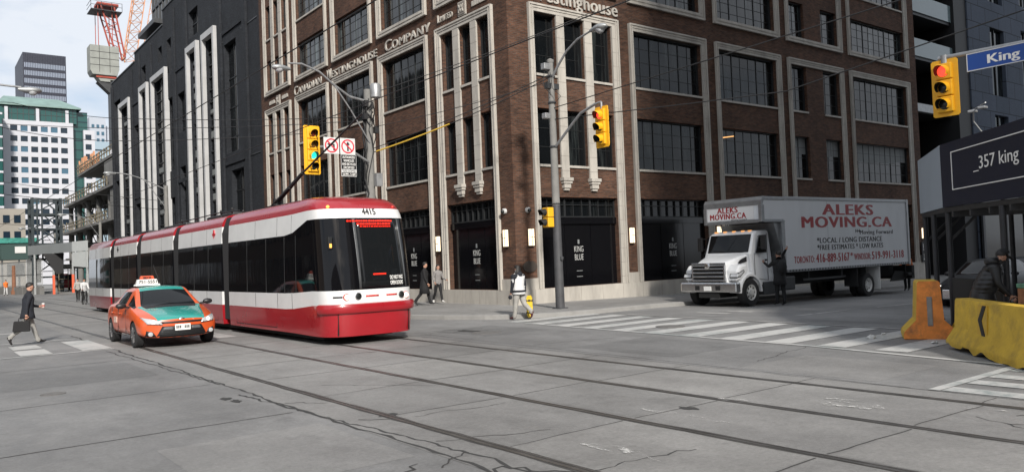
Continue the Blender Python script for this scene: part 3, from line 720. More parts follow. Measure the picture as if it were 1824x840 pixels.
def ring(k, y_rear):
    zs, zf, w, yf = BAND[k]; yc = yf+CL; pts = []
    ysd = [y_rear, 24.6, 23.4, 22.4, 21.6, 21.0, 20.4] if k < 11 else [y_rear, 25.4, 25.1, 24.8, 24.5, 24.2, 23.9]
    ysd = [max(v, yc+.02*(len(ysd)-i)) for i, v in enumerate(ysd)]
    half = [(w, v) for v in ysd]
    n = 12
    for i in range(n+1):
        t = (math.pi/2)*i/n
        half.append((w*math.cos(t)**(2/NE), yc-CL*math.sin(t)**(2/NE)))
    full = [(-x, v) for x, v in half]+[(x, v) for x, v in reversed(half[:-1])]
    out = []
    for x, v in full:
        f = min(1, max(0, (20.75-v)/1.35)); f = f*f*(3-2*f)
        out.append((TX+x, v, zs*(1-f)+zf*f))
    return out
def shell(name, k0, k1, m, parent, y_rear=25.74):
    rows = [ring(k, y_rear) for k in range(k0, k1+1)]
    b = MB(); b.grid(rows)
    b.quad([r[0] for r in rows]+[r[-1] for r in reversed(rows)])
    return b.build(name, m, parent, smooth=38)
low = shell('lower_body', 0, 2, K['t_red'], tram); shell('lower_panel', 2, 3, K['t_white'], low); shell('glazing_band', 3, 6, K['t_glass'], low)
shell('upper_panel', 6, 8, K['t_white'], low); shell('roof', 8, 13, K['t_red'], low)
def section(y0, y1, tail=False):
    prof = [(b[2], b[0]) for b in BAND]
    def band(name, k0, k1, m, par):
        b = MB(); ys = [y0, y1] if not tail else [y0, y1-.32, y1-.315, y1-.1, y1]
        sc = [1, 1] if not tail else [1, 1, .999, .93, .8]
        rows = []
        for v, q in zip(ys, sc):
            r = [(TX-prof[k][0]*q, v, prof[k][1]) for k in range(k0, k1+1)]+[(TX+prof[k][0]*q, v, prof[k][1]) for k in range(k1, k0-1, -1)]
            rows.append(r)
        b.grid(rows); b.quad(rows[0]); b.quad(rows[-1])
        return b.build(name, m, par, smooth=38)
    lo = band('lower_body', 0, 2, K['t_red'], tram); band('lower_panel', 2, 3, K['t_white'], lo); band('glazing_band', 3, 6, K['t_glass'], lo); band('upper_panel', 6, 8, K['t_white'], lo); band('roof', 8, 13, K['t_red'], lo)
    return lo
SEC = [(26.46, 31.68), (32.5, 37.8), (38.66, 43.55), (44.5, 50.7)]
for i, (a, c) in enumerate(SEC): section(a, c, i == 3)
for (a, c) in ((25.74, 26.46), (31.68, 32.5), (37.8, 38.66), (43.55, 44.5)):
    b = MB(); rows = []; n = 8
    for i in range(n+1):
        q = .93 if i % 2 else .965; v = a+(c-a)*i/n
        rows.append([(TX-1.25*q, v, .4), (TX-1.28*q, v, 3.2), (TX-1.1*q, v, 3.72), (TX+1.1*q, v, 3.72), (TX+1.28*q, v, 3.2), (TX+1.25*q, v, .4)])
    b.grid(rows, 0, True); b.build('bellows', K['bellow'], tram)
b = MB(); b.box(TX-1.0, TX+1.0, 19.2, 50, .1, .5); b.build('underframe', K['t_under'], tram)
def bogie(y):
    b = MB()
    for dy in (-.9, .9):
        for s in (-1, 1): b.lathe([(.3, -.06), (.3, .06), (.26, .07)], (TX+.22+s*.87-.05, y+dy, .31), 18, 'x')
    b.build('wheelset', K['dkalu'], tram)
for y in (21.8, 35.1, 47.6): bogie(y)
# bumper wrapped round the nose
rows = []
for z, o in ((.79, .0), (.80, .06), (.84, .085), (.97, .09), (1.02, .07), (1.035, .0)):
    w, yf = band_at(.9); r = []
    for i in range(25):
        t = math.pi*(.06+.88*i/24); c, s_ = math.cos(t), math.sin(t)
        x = -(w+o)*math.copysign(abs(c)**(2/NE), c); r.append((TX+x, yf+CL-(CL+o)*s_**(2/NE), z))
    rows.append(r)
b = MB(); b.grid(rows); b.quad([r[0] for r in rows]); b.quad([r[-1] for r in rows]); b.build('bumper', K['t_red'], tram, smooth=40)
# seams scored in the panels
b = MB()
for X in (TX-1.292,):
    for y in (20.5, 21.55, 23.3, 28.1, 29.9, 34.2, 36.0, 40.2, 42, 46.4, 48.4):
        b.bar((X+.002, y, .89), (X-.0005, y, 1.29), .01, .008); b.bar((TX-1.2615, y, 2.89), (TX-1.232, y, 3.40), .01, .008)
    for (a, c) in ((21.7, 25.1), (27.0, 31.0), (33.2, 37.2), (39.2, 43.0)):
        for z in (.34, .80): b.box(X+.018, X+.06, a, c, z-.008, z+.008)
        for v in (a, c): b.box(X+.018, X+.06, v-.008, v+.008, .35, .8)
for x in (TX-1.0, TX+1.0): b.box(x-.007, x+.007, nose(x, .5)-.03, nose(x, .5)+.05, .26, .79)
b.build('panel_seams', K['t_under'], tram)
for y in (20.2, 21.0, 22.4, 24.0, 27.9, 29.6, 33.9, 35.8, 40.2, 41.9, 46.2, 48.2):
    b = MB(); b.bar((TX-1.288, y, 1.32), (TX-1.262, y, 2.84), .012, .03); b.build('window_divider', K['mull'], tram)
def on_nose(name, pts, m, parent, th=.012, n=6):
    """thin patch lying on the nose; pts = 4 corners in (x, z)"""
    b = MB(); rows = []
    for j in range(n+1):
        v = j/n; r = []
        for i in range(n+1):
            u = i/n
            x = (pts[0][0]*(1-u)+pts[1][0]*u)*(1-v)+(pts[3][0]*(1-u)+pts[2][0]*u)*v; z = (pts[0][1]*(1-u)+pts[1][1]*u)*(1-v)+(pts[3][1]*(1-u)+pts[2][1]*u)*v
            r.append((x, nose(x, z)-th, z))
        rows.append(r)
    b.grid(rows); o = b.build(name, m, parent, smooth=40)
    s = o.modifiers.new('solid', 'SOLIDIFY'); s.thickness = th*.9; s.offset = -1
    return o
K['t_pillar'] = mat('brushed_pillar', (.13, .135, .14), .35, metal=.6)
K['t_glass2'] = glassy('streetcar_windscreen', (.008, .009, .010), .03, .34, .01)
ws = on_nose('windscreen', [(9.110, 1.42), (10.400, 1.42), (10.300, 3.16), (9.080, 3.16)], K['t_glass2'], tram, .012, 10)
on_nose('screen_pillar', [(9.040, 1.40), (9.100, 1.40), (9.075, 3.18), (9.010, 3.18)], K['t_pillar'], tram, .02)
on_nose('screen_pillar', [(10.415, 1.40), (10.455, 1.40), (10.360, 3.18), (10.315, 3.18)], K['t_pillar'], tram, .02)
# destination display: rows of red light behind the glass, unreadable
b = MB()
for z, x0, x1 in ((3.12, 8.86, 10.14), (3.04, 9.12, 10.1), (2.975, 9.2, 10.07)):
    x = x0
    while x < x1:
        l = random.uniform(.02, .07); h = .019 if z > 3.0 else .010; y = nose(x, z)-.028
        b.box(x, x+l, y, y+.012, z-h, z+h); x += l+random.uniform(.012, .03)
b.build('destination_display', K['led_red'], tram)
b = MB(); y = nose(9.6, 1.78)-.03; b.box(9.44, 9.80, y, y+.012, 1.73, 1.765); b.build('brake_light', K['led_red'], tram)
def wrapped(name, body, x, z, w, h, m, bold=.02):
    o = text(name, body, m, tram, (x, 18, z), 0, w=w, h=h, ext=.004, align='CENTER', bold=bold)
    y0 = o.location.y
    for v in o.data.vertices:
        wx, wz = x+v.co.x, z+v.co.z
        v.co.y = nose(wx, wz)-18-.016+v.co.y
    return o
wrapped('fleet_number', '4415', 9.52, 3.29, .38, .16, K['black'], .015)
wrapped('warning_lettering', 'DO NOT PASS\nOPEN DOORS', 10.12, 1.60, .40, .24, K['letter'], .01)
def lampset(x, z, m, r, name, ringm):
    y = nose(x, z); b = MB(); b.lathe([(r*1.25, .03), (r*1.25, -.015), (r, -.022)], (x, y, z), 18, 'y'); o = b.build(name, ringm, tram, smooth=40)
    b = MB(); b.lathe([(r*1.0, -.0), (r*.95, -.04), (r*.4, -.055)], (x, y-.001, z), 18, 'y'); b.build('lens', m, o, smooth=40)
K['t_lampred'] = lamp_mat('streetcar_lamp', (1, .62, .5), 2.2); K['redring'] = mat('red_lamp_ring', (.5, .02, .02), .3)
lampset(8.70, 1.20, K['t_lampred'], .07, 'headlight', K['redring']); lampset(10.40, 1.17, K['t_lampred'], .07, 'headlight', K['redring'])
lampset(8.99, 1.21, K['lens_off'], .075, 'fog_lamp', K['chrome']); lampset(10.24, 1.185, K['lens_off'], .075, 'fog_lamp', K['chrome'])
K['reflect'] = mat('red_reflector', (.55, .03, .02), .3)
for x0, x1, m in ((8.40, 8.60, K['mull']), (9.2, 9.56, K['reflect']), (9.78, 10.1, K['reflect'])): on_nose('reflector_strip', [(x0, 1.185), (x1, 1.185), (x1, 1.225), (x0, 1.225)], m, tram, .01, 3)
K['amber'] = lamp_mat('amber_marker', (1, .42, .08), 1.4)
for x, m in ((8.52, K['amber']), (10.34, K['reflect'])):
    b = MB(); b.ball((x, nose(x, 3.50)-.005, 3.50), .045, 10); b.build('marker_lamp', m, tram, smooth=60)
# emblem on the side, side camera, roof gear and trolley pole
K['t_emb'] = mat('emblem_red', (.45, .02, .03), .4)
for y, m in ((27.27, K['t_emb']), (42.6, K['mull'])):
    b = MB(); X = TX-1.268
    b.prism([(y+.16, 3.22), (y+.05, 3.26), (y+.03, 3.36), (y-.03, 3.36), (y-.05, 3.26), (y-.16, 3.22), (y-.12, 3.17), (y-.04, 3.17), (y, 3.07), (y+.04, 3.17), (y+.12, 3.17)], 'x', X, X+.06); b.build('emblem', m, tram)
b = MB(); yy = nose(8.42, 2.6)-.1; b.box(8.36, 8.46, yy, yy+.1, 2.42, 2.72); b.box(8.38, 8.44, yy-.015, yy, 2.45, 2.55, 1); b.build('side_camera', [K['mull'], K['amber']], tram, bevel=.01)
for (a, c, w, h) in ((21.8, 23.2, .5, .06), (27.4, 30.4, .55, .13), (33.2, 36.6, .55, .12), (39.4, 42.6, .55, .13), (45.4, 48.6, .5, .12)): b = MB(); b.box(TX-w, TX+w, a, c, 3.85, 3.86+h); b.build('roof_equipment', K['dkalu'], tram, bevel=.03)
b = MB()
for (y, z) in ((27.0, 4.06), (28.2, 4.06), (31.2, 4.0), (33.2, 4.04), (25.9, 3.9)):
    b.cyl((TX-.7, y, 3.8), (TX-.7, y, z), .03); b.ball((TX-.7, y, z), .05, 8)
b.tube([(TX-.72, 26.2, 3.95), (TX-.72, 28.5, 4.02), (TX-.72, 31, 4.0), (TX-.72, 34, 4.0)], .02, 6)
b.build('roof_cables', K['wire'], tram)
b = MB(); b.tube([(9.45, 24.5, 4.15), (9.5, 22.6, 4.83)], [.075, .055], 8); b.tube([(9.5, 22.6, 4.83), (9.5, 18.6, 5.95)], [.032, .024], 8)
b.cyl((9.45, 24.6, 3.82), (9.45, 24.6, 4.2), .14); b.tube([(9.3, 24.9, 3.95), (9.42, 23.5, 4.45)], .03, 6); b.box(9.2, 9.7, 24.1, 25.1, 3.84, 3.98)
b.build('trolley_pole', K['wire'], tram, smooth=40)
# ------------------------------------------------------------------ taxi
K['x_or'] = mat('taxi_orange', (.56, .085, .018), .30, coat=.7, var=.05, vscale=3, dirt=.10, dscale=2)
K['x_teal'] = mat('taxi_teal', (.016, .25, .215), .25, coat=.8)
K['x_glass'] = glassy('car_glass', (.006, .007, .008), .03, .28, .01)
K['x_trim'] = mat('black_car_trim', (.012, .012, .013), .45)
taxi = thing('taxi', 'orange and teal taxi sedan with a roof sign, driving beside the streetcar', 'car', (5.76, 24.9, 0))
Y0 = 22.62
def build_car(root, X0, Y0, mats):
    """mats: body, top colour, glass, black"""
    #      y     P0 w,z      P1         P2         P3         P4          P5          P6          P7         P8 z
    ST = [(.00, (.74,.22), (.78,.40), (.80,.52), (.78,.62), (.60,.665), (.50,.69), (.46,.70), (.24,.715), .72),
          (.14, (.80,.21), (.84,.40), (.86,.56), (.82,.69), (.64,.735), (.53,.755), (.49,.765), (.25,.785), .79),
          (.55, (.82,.20), (.87,.42), (.885,.62), (.85,.80), (.69,.835), (.58,.855), (.54,.865), (.27,.89), .90),
          (1.02, (.83,.19), (.88,.42), (.89,.65), (.86,.88), (.72,.915), (.64,.935), (.59,.945), (.3,.965), .97),
          (1.28, (.83,.19), (.88,.42), (.89,.66), (.865,.92), (.78,.955), (.735,.99), (.68,1.0), (.34,1.015), 1.02),
          (1.36, (.83,.19), (.88,.42), (.89,.66), (.865,.925), (.80,.965), (.715,1.04), (.655,1.055), (.33,1.075), 1.08),
          (1.98, (.83,.19), (.88,.42), (.89,.67), (.865,.94), (.80,.98), (.605,1.40), (.54,1.425), (.28,1.452), 1.46),
          (2.08, (.83,.19), (.88,.42), (.89,.67), (.865,.942), (.80,.982), (.60,1.425), (.53,1.452), (.27,1.482), 1.49),
          (2.65, (.83,.19), (.88,.42), (.89,.68), (.865,.95), (.80,.99), (.595,1.44), (.53,1.468), (.27,1.50), 1.51),
          (3.22, (.83,.19), (.88,.42), (.89,.69), (.86,.965), (.79,1.005), (.58,1.40), (.515,1.428), (.26,1.455), 1.465),
          (3.32, (.83,.20), (.88,.43), (.89,.69), (.86,.97), (.785,1.01), (.575,1.375), (.51,1.40), (.26,1.425), 1.435),
          (3.98, (.82,.22), (.87,.45), (.88,.71), (.84,.985), (.75,1.03), (.63,1.09), (.57,1.10), (.3,1.115), 1.12),
          (4.08, (.82,.23), (.87,.46), (.875,.72), (.83,.985), (.73,1.03), (.62,1.06), (.56,1.065), (.3,1.075), 1.08),
          (4.48, (.79,.27), (.83,.48), (.835,.74), (.79,.98), (.68,1.015), (.57,1.03), (.51,1.035), (.27,1.045), 1.05),
          (4.62, (.74,.32), (.78,.50), (.78,.74), (.74,.94), (.62,.97), (.52,.985), (.47,.99), (.25,1.0), 1.0)]
    def plan(x, y): return y+.30*(abs(x)/.88)**2.5*max(0, 1-y/1.1)-(.16*(abs(x)/.88)**2.5*max(0, 1-(4.62-y)/.9) if y > 3.7 else 0)
    vs = []; fs = []; ms = []; idx = {}
    def V(x, y, z):
        k = (round(x, 4), round(y, 4), round(z, 4))
        if k not in idx: idx[k] = len(vs); vs.append((X0+x, Y0+plan(x, y), z))
        return idx[k]
    rings = []
    for st in ST:
        y = st[0]; h = [(p[0], p[1]) for p in st[1:9]]+[(0, st[9])]
        rings.append([V(x, y, z) for x, z in h]+[V(-x, y, z) for x, z in reversed(h[:-1])])
    n = len(rings[0])
    def M_(i, j):
        k = j if j < 8 else 15-j
        y = ST[i][0]
        if k <= 3: return 0
        if k == 4: return 2 if 1.36 <= y < 3.98 and not (y == 1.98 or y == 3.22) or (1.28 <= y < 1.36) else 0
        if k == 5: return 0 if y >= 1.28 and y < 3.98 else (1 if y < 1.28 else 0)
        if y < 1.02: return 1
        if 1.02 <= y < 1.28: return 1 if y < 1.02 else 3
        if 1.28 <= y < 1.98: return 2
        if 3.32 <= y < 3.98: return 2
        if y >= 4.08: return 1
        return 1
    for i in range(len(rings)-1):
        for j in range(n-1):
            fs.append((rings[i][j], rings[i][j+1], rings[i+1][j+1], rings[i+1][j])); ms.append(M_(i, j))
        fs.append((rings[i][n-1], rings[i][0], rings[i+1][0], rings[i+1][n-1])); ms.append(3)
    for e, st in ((0, ST[0]), (len(ST)-1, ST[-1])):
        y = st[0]; cols = [st[4][0], st[5][0], st[6][0], st[7][0], st[8][0], 0]; cols = cols+[-c for c in reversed(cols[:-1])]
        tops = [st[4][1], st[5][1], st[6][1], st[7][1], st[8][1], st[9]]; tops = tops+list(reversed(tops[:-1]))
        rows = []
        rows.append([V(c, y, t) for c, t in zip(cols, tops)])
        for k in (3, 2, 1):
            w = st[k][0]; z = st[k][1]; ww = st[4][0]
            rows.append([V(c*w/ww, y, z) for c in cols])
        for a in range(3):
            for j in range(len(cols)-1): fs.append((rows[a][j], rows[a][j+1], rows[a+1][j+1], rows[a+1][j])); ms.append(0)
        # bottom edge already matches ring P0..P0
        bot = rows[3]
        # insert: replace the underside's straight edge by the row (close the gap)
        fs.append(tuple(bot)); ms.append(3)
    me = bpy.data.meshes.new('body'); me.from_pydata(vs, [], fs)
    for m in mats: me.materials.append(m)
    for p, m in zip(me.polygons, ms): p.material_index = m; p.use_smooth = True
    bm = bmesh.new(); bm.from_mesh(me); bmesh.ops.recalc_face_normals(bm, faces=bm.faces); bm.to_mesh(me); bm.free()
    o = link_mesh('body', me); s = o.modifiers.new('s', 'SUBSURF'); s.levels = 2; s.render_levels = 2
    baked(o)
    cut = MB()
    for yw in (Y0+.93, Y0+3.63):
        for sx in (-1, 1): cut.lathe([(.35, -.16), (.35, .3)] if sx > 0 else [(.35, -.3), (.35, .16)], (X0+sx*.80, yw, .33), 28, 'x', 3)
    c = cut.build('cutter', list(mats)); bo = o.modifiers.new('b', 'BOOLEAN'); bo.operation = 'DIFFERENCE'; bo.object = c; bo.solver = 'EXACT'
    baked(o); drop(c)
    return o
def split_parts(o, names, root):
    """one part per material of a finished shell"""
    inv = MW[root].inverted(); src = o.data; out = []
    for mi, nm in names:
        bm = bmesh.new(); bm.from_mesh(src)
        bmesh.ops.delete(bm, geom=[f for f in bm.faces if f.material_index != mi], context='FACES')
        if nm in ('_skip',) or not bm.faces: bm.free(); continue
        # islands
        seen = set(); isl = []
        for f in bm.faces:
            if f in seen: continue
            st = [f]; grp = []; seen.add(f)
            while st:
                q = st.pop(); grp.append(q)
                for e in q.edges:
                    for g in e.link_faces:
                        if g not in seen: seen.add(g); st.append(g)
            isl.append(grp)
        names_i = nm if isinstance(nm, (list, tuple)) else [nm]*len(isl)
        verts = [[(v.co.copy()) for v in f.verts] for g in isl for f in g]
        groups = []
        for g in isl:
            vmap = {}; vv = []; ff = []; nrm = []
            for f in g:
                t = []
                for v in f.verts:
                    if v not in vmap: vmap[v] = len(vv); vv.append(inv @ v.co)
                    t.append(vmap[v])
                ff.append(t)
            groups.append((vv, ff))
        bm.free()
        for gi, (vv, ff) in enumerate(groups):
            cx = sum((v.x for v in vv), 0)/len(vv); cy = sum((v.y for v in vv), 0)/len(vv)
            name = nm(cx, cy, len(ff)) if callable(nm) else nm
            me = bpy.data.meshes.new(name); me.from_pydata([tuple(v) for v in vv], [], ff); me.materials.append(src.materials[mi])
            for p in me.polygons: p.use_smooth = True
            me.set_sharp_from_angle(angle=R(40))
            out.append(link_mesh(name, me, root))
    return out
XT = 5.76
shell_ = build_car(taxi, XT, Y0, [K['x_or'], K['x_teal'], K['x_glass'], K['x_trim']])
parts = split_parts(shell_, [(0, lambda x, y, n: 'body'), (1, lambda x, y, n: 'bonnet' if y < -1.0 else 'roof' if y < 1.4 else 'boot_lid'), (2, lambda x, y, n: 'side_window' if abs(x) > .4 else ('windscreen' if y < 0 else 'rear_window')), (3, lambda x, y, n: 'underbody')], taxi)
from mathutils.bvhtree import BVHTree
_bm = bmesh.new(); _bm.from_mesh(shell_.data); BV = BVHTree.FromBMesh(_bm); _bm.free()
drop(shell_)
def front_y(x, z, y0=Y0):
    h = BV.ray_cast(Vector((XT+x, y0-3, z)), Vector((0, 1, 0)))
    if h[0] is not None and h[0].y < y0+1.2: return h[0].y
    return front_g(x, z, y0)
def front_g(x, z, y0=Y0):
    t = .0+.30*(abs(x)/.88)**2.5
    lean = .02+(.10*((z-.45)/.25)**2 if z > .45 else .03*((.45-z)/.2)**2)
    return y0+t+lean
def on_front(name, pts, m, root, X0, th=.02, n=6, y0=Y0, out=.012):
    b = MB(); rows = []
    for j in range(n+1):
        v = j/n; r = []
        for i in range(n*2+1):
            u = i/(n*2)
            x = (pts[0][0]*(1-u)+pts[1][0]*u)*(1-v)+(pts[3][0]*(1-u)+pts[2][0]*u)*v; z = (pts[0][1]*(1-u)+pts[1][1]*u)*(1-v)+(pts[3][1]*(1-u)+pts[2][1]*u)*v
            r.append((X0+x, front_y(x, z, y0)-out, z))
        rows.append(r)
    b.grid(rows); o = b.build(name, m, root, smooth=40); s = o.modifiers.new('s', 'SOLIDIFY'); s.thickness = th; s.offset = -1 if True else 1
    return o
def wheel(root, x, y, side, r=.325, w=.2, z=None, rimmat=None):
    z = r if z is None else z
    b = MB(); s = side
    b.lathe([(r*.62, -w/2), (r*.93, -w/2), (r, -w/2+.03), (r, w/2-.03), (r*.93, w/2), (r*.62, w/2), (r*.60, 0), (r*.62, -w/2)], (x, y, z), 32, 'x', 0, False)
    o = b.build('wheel', K['rubber'], root, smooth=35)
    m = MB(); f = s*w/2
    m.lathe([(r*.63, f*.2), (r*.63, f*.96), (r*.58, f*.98), (r*.56, f*.3)], (x, y, z), 32, 'x', 0, False)
    m.lathe([(r*.58, f*.2), (r*.57, f*.3), (.02, f*.34)], (x, y, z), 24, 'x', 1)
    for k in range(10):
        a = 2*math.pi*k/10; m.bar((x+f*.86, y+.05*math.cos(a), z+.05*math.sin(a)), (x+f*.92, y+r*.6*math.cos(a), z+r*.6*math.sin(a)), .035, .03, upv=(1, 0, 0))
    m.lathe([(.06, f*.4), (.06, f*.93), (.04, f*.96)], (x, y, z), 14, 'x')
    m.build('rim', [rimmat or K['alu'], K['x_trim']], o, smooth=35)
    return o
K['rim'] = mat('dull_alloy_rim', (.20, .20, .205), .4, metal=.7)
for yw in (Y0+.93, Y0+3.63):
    for sx in (-1, 1): wheel(taxi, XT+sx*.775, yw, sx, rimmat=K['rim'])
# front details
K['grille'] = mat('black_grille', (.010, .010, .011), .4)
K['plate'] = mat('white_number_plate', (.72, .72, .70), .5); K['hl_glass'] = mat('headlight_glass', (.42, .43, .44), .08, spec=.8, coat=1)
g = on_front('lower_grille', [(-.56, .27), (.56, .27), (.43, .53), (-.43, .53)], K['grille'], taxi, XT, .05)
b = MB()
for z in (.31, .345, .38): b.grid([[(XT+x, front_y(x, z+dz)-.026, z+dz) for x in [-.5+.1*i for i in range(11)]] for dz in (0, .012)])
b.build('grille_bars', K['mull'], g, solid=.01)
for sx in (-1, 1):
    a = [(.20, .44), (.42, .44), (.39, .51), (.20, .51)]; p = [(sx*x, z) for x, z in a]; on_front('grille_blank', p, K['alu'] if False else mat('grey_grille_blank', (.10, .10, .105), .35), g, XT, .02, 3, out=.022)
on_front('upper_grille', [(-.46, .60), (.46, .60), (.50, .645), (-.50, .645)], K['grille'], taxi, XT, .03, 4)
def headlight(sx):
    pts = [(.42, .575), (.72, .60), (.80, .75), (.46, .665)]
    def P(x, z): return (XT+sx*x, front_y(x, z)-.014+(.05 if x > .7 else 0), z)
    b = MB(); n = 8; rows = []
    for j in range(n+1):
        v = j/n; rows.append([])
        for i in range(n+1):
            u = i/n; x = (pts[0][0]*(1-u)+pts[1][0]*u)*(1-v)+(pts[3][0]*(1-u)+pts[2][0]*u)*v; z = (pts[0][1]*(1-u)+pts[1][1]*u)*(1-v)+(pts[3][1]*(1-u)+pts[2][1]*u)*v
            rows[-1].append((XT+sx*x, front_y(x, z)-.02+max(0, (z-.69))*.35, z))
    b.grid(rows); o = b.build('headlight', K['hl_glass'], taxi, smooth=40, solid=.03)
    c = MB(); c.ball((XT+sx*.60, front_y(.60, .645)-.035, .645), .045, 12); c.build('bulb', K['head_on'], o, smooth=60)
    c = MB(); c.grid([[(XT+sx*x, front_y(x, z+d)-.028, z+d) for x, z in ((.47, .575), (.6, .60), (.735, .628))] for d in (0, .02)]); c.build('lamp_trim', K['x_trim'], o, solid=.02)
headlight(-1); headlight(1)
for sx in (-1, 1):
    on_front('fog_surround', [(sx*.55, .29), (sx*.76, .31), (sx*.74, .44), (sx*.62, .41)], K['x_trim'], taxi, XT, .02, 3)
    b = MB(); b.lathe([(.055, 0), (.052, -.03), (.03, -.037)], (XT+sx*.66, front_y(.66, .36)-.005, .36), 16, 'y'); b.build('fog_lamp', K['hl_glass'], taxi, smooth=40)
b = MB(); b.box(XT-.17, XT+.17, Y0-.035, Y0-.02, .42, .57); pl = b.build('number_plate', K['plate'], taxi, bevel=.004)
b = MB(); 
for i, x in enumerate((-.13, -.09, -.05, -.01, .05, .09, .13)):
    if i != 3: b.box(XT+x-.013, XT+x+.013, Y0-.038, Y0-.0345, .465, .535)
b.build('plate_characters', K['mull'], pl)
b = MB(); b.lathe([(.085, .03), (.085, -.0), (.07, -.012)], (XT, Y0+.035, .645), 20, 'y'); em = b.build('bonnet_badge', K['chrome'], taxi, smooth=40)
# mirrors, sills, handles, roof sign, door lettering
for sx in (-1, 1):
    b = MB(); b.ball((XT+sx*1.0, Y0+1.58, 1.03), .12, 12, 0, (1.0, .55, .62)); b.bar((XT+sx*.8, Y0+1.62, .98), (XT+sx*.95, Y0+1.6, 1.0), .06, .05); b.build('wing_mirror', K['x_trim'], taxi, smooth=50)
b = MB()
for sx in (-1,):
    for y in (1.66, 2.62, 3.42): b.bar((XT+sx*.888, Y0+y, .30), (XT+sx*.872, Y0+y+(.05 if y < 2 else 0), .95), .012, .012)
    b.bar((XT+sx*.884, Y0+1.66, .29), (XT+sx*.884, Y0+3.3, .29), .012, .012)
b.build('door_gaps', K['x_trim'], taxi)
for y in (2.42, 3.3):
    b = MB(); b.box(XT-.905, XT-.88, Y0+y-.11, Y0+y+.11, .80, .835); b.build('door_handle', K['x_or'], taxi, bevel=.008)
b = MB(); b.box(XT-.897, XT-.884, Y0+2.75, Y0+3.1, .56, .72); b.build('door_sticker', mat('faded_door_sticker', (.5, .36, .30), .6, var=.4, vscale=14), taxi)
SX = XT-.24
b = MB(); b.prism([(SX-.29, 1.50), (SX+.29, 1.50), (SX+.27, 1.545), (SX-.27, 1.545)], 'y', Y0+2.26, Y0+2.56); base = b.build('roof_sign_base', K['white'], taxi, bevel=.01)
K['sign_lit'] = mat('roof_sign_white', (.72, .71, .69), .4)
b = MB(); b.prism([(SX-.25, 1.545), (SX+.25, 1.545), (SX+.22, 1.672), (SX-.22, 1.672)], 'y', Y0+2.32, Y0+2.52); rs = b.build('roof_sign', K['sign_lit'], taxi, bevel=.012)
b = MB(); b.prism([(SX-.165, 1.674), (SX+.165, 1.674), (SX+.14, 1.762), (SX-.14, 1.762)], 'y', Y0+2.34, Y0+2.50); rt_ = b.build('roof_sign_top', mat('roof_sign_orange', (.68, .10, .04), .4), taxi, bevel=.012)
text('sign_lettering', '751-5551', K['black'], rs, (SX, Y0+2.312, 1.567), 0, w=.41, h=.082, ext=.003, align='CENTER', bold=.02)
text('sign_lettering', 'BECK', K['black'], rt_, (SX, Y0+2.332, 1.687), 0, w=.19, h=.055, ext=.003, align='CENTER', bold=.03)
# dash, seats edge and driver are behind dark glass; wipers and a paper on the dash
b = MB(); b.bar((XT-.55, Y0+1.42, 1.085), (XT+.05, Y0+1.38, 1.09), .02, .015); b.bar((XT+.05, Y0+1.4, 1.09), (XT+.6, Y0+1.45, 1.08), .02, .015); b.build('wipers', K['x_trim'], taxi)
b = MB(); b.cyl((XT+.1, Y0+2.5, 1.5), (XT+.02, Y0+2.9, 2.05), .006, 6); b.build('aerial', K['wire'], taxi)
# ------------------------------------------------------------------ moving truck
K['k_white'] = mat('truck_white', (.66, .67, .68), .35, coat=.3, var=.05, vscale=1.5, dirt=.10, dscale=1.1, vstretch=(1, 1, .5))
K['k_panel'] = mat('truck_box_white', (.62, .64, .66), .45, var=.05, vscale=.8, dirt=.12, dscale=.9, vstretch=(1, 1, .4))
K['k_rail'] = mat('aluminium_rail', (.30, .31, .32), .42, metal=.75, var=.15, vscale=4)
K['k_red'] = mat('truck_lettering_red', (.30, .012, .016), .5); K['k_blk'] = mat('truck_lettering_black', (.015, .015, .017), .5)
YN, YF = 17.15, 19.72
truck = thing('moving_truck', 'white box moving truck with red and black lettering parked along the kerb', 'truck', (29.5, 18.4, -.12))
b = MB(); b.box(26.0, 35.3, YN, YF, 1.14, 3.86); body = b.build('cargo_box', K['k_panel'], truck)
b = MB(); b.prism([(24.62, 3.02), (26.0, 3.02), (26.0, 3.86), (24.72, 3.86), (24.62, 3.78)], 'y', YN+.0, YF); at = b.build('overcab_box', K['k_panel'], truck)
b = MB()
b.box(24.66, 26.0, YN-.02, YN+.02, 3.78, 3.9); b.box(26.0, 35.35, YN-.025, YN+.02, 3.80, 3.92); b.box(24.7, 35.3, YN+.021, YF, 3.861, 3.91)
b.prism([(24.58, 3.60), (24.66, 3.60), (24.75, 3.86), (24.75, 3.92), (24.66, 3.90), (24.58, 3.78)], 'y', YN-.022, YF+.02)
b.box(24.56, 24.72, YN-.03, YN+.12, 2.98, 3.6); b.box(24.56, 24.72, YF-.12, YF+.03, 2.98, 3.6); b.box(24.565, 24.615, YN+.121, YF-.121, 2.96, 3.08)
b.box(24.72, 25.9, YN-.028, YN+.03, 2.96, 3.07); b.box(35.26, 35.42, YN-.04, YN+.1, 1.05, 3.93); b.box(35.3, 35.4, YN+.1, YF, 1.05, 3.9)
b.box(26.0, 35.25, YN-.022, YN+.03, 1.08, 1.19)
b.build('edge_rails', K['k_rail'], truck, bevel=.012)
b = MB(); x = 26.12
while x < 35.2: b.box(x, x+.10, YN-.028, YN-.0225, 1.105, 1.165); x += .2
b.build('rivet_strip', K['dkalu'], truck)
b = MB()
for x in (28.9, 32.0): b.box(x-.004, x+.004, YN-.003, YN+.01, 1.2, 3.79)
b.build('panel_seams', K['k_rail'], truck)
b = MB(); b.prism([(25.86, 1.14), (26.0, 1.14), (26.0, 2.96), (25.78, 2.96)], 'y', YN+.004, YN+.5); b.prism([(25.4, 2.94), (25.99, 2.94), (25.99, 1.5)], 'y', YN+.08, YF-.1); b.build('box_nose_fairing', K['k_rail'], truck)
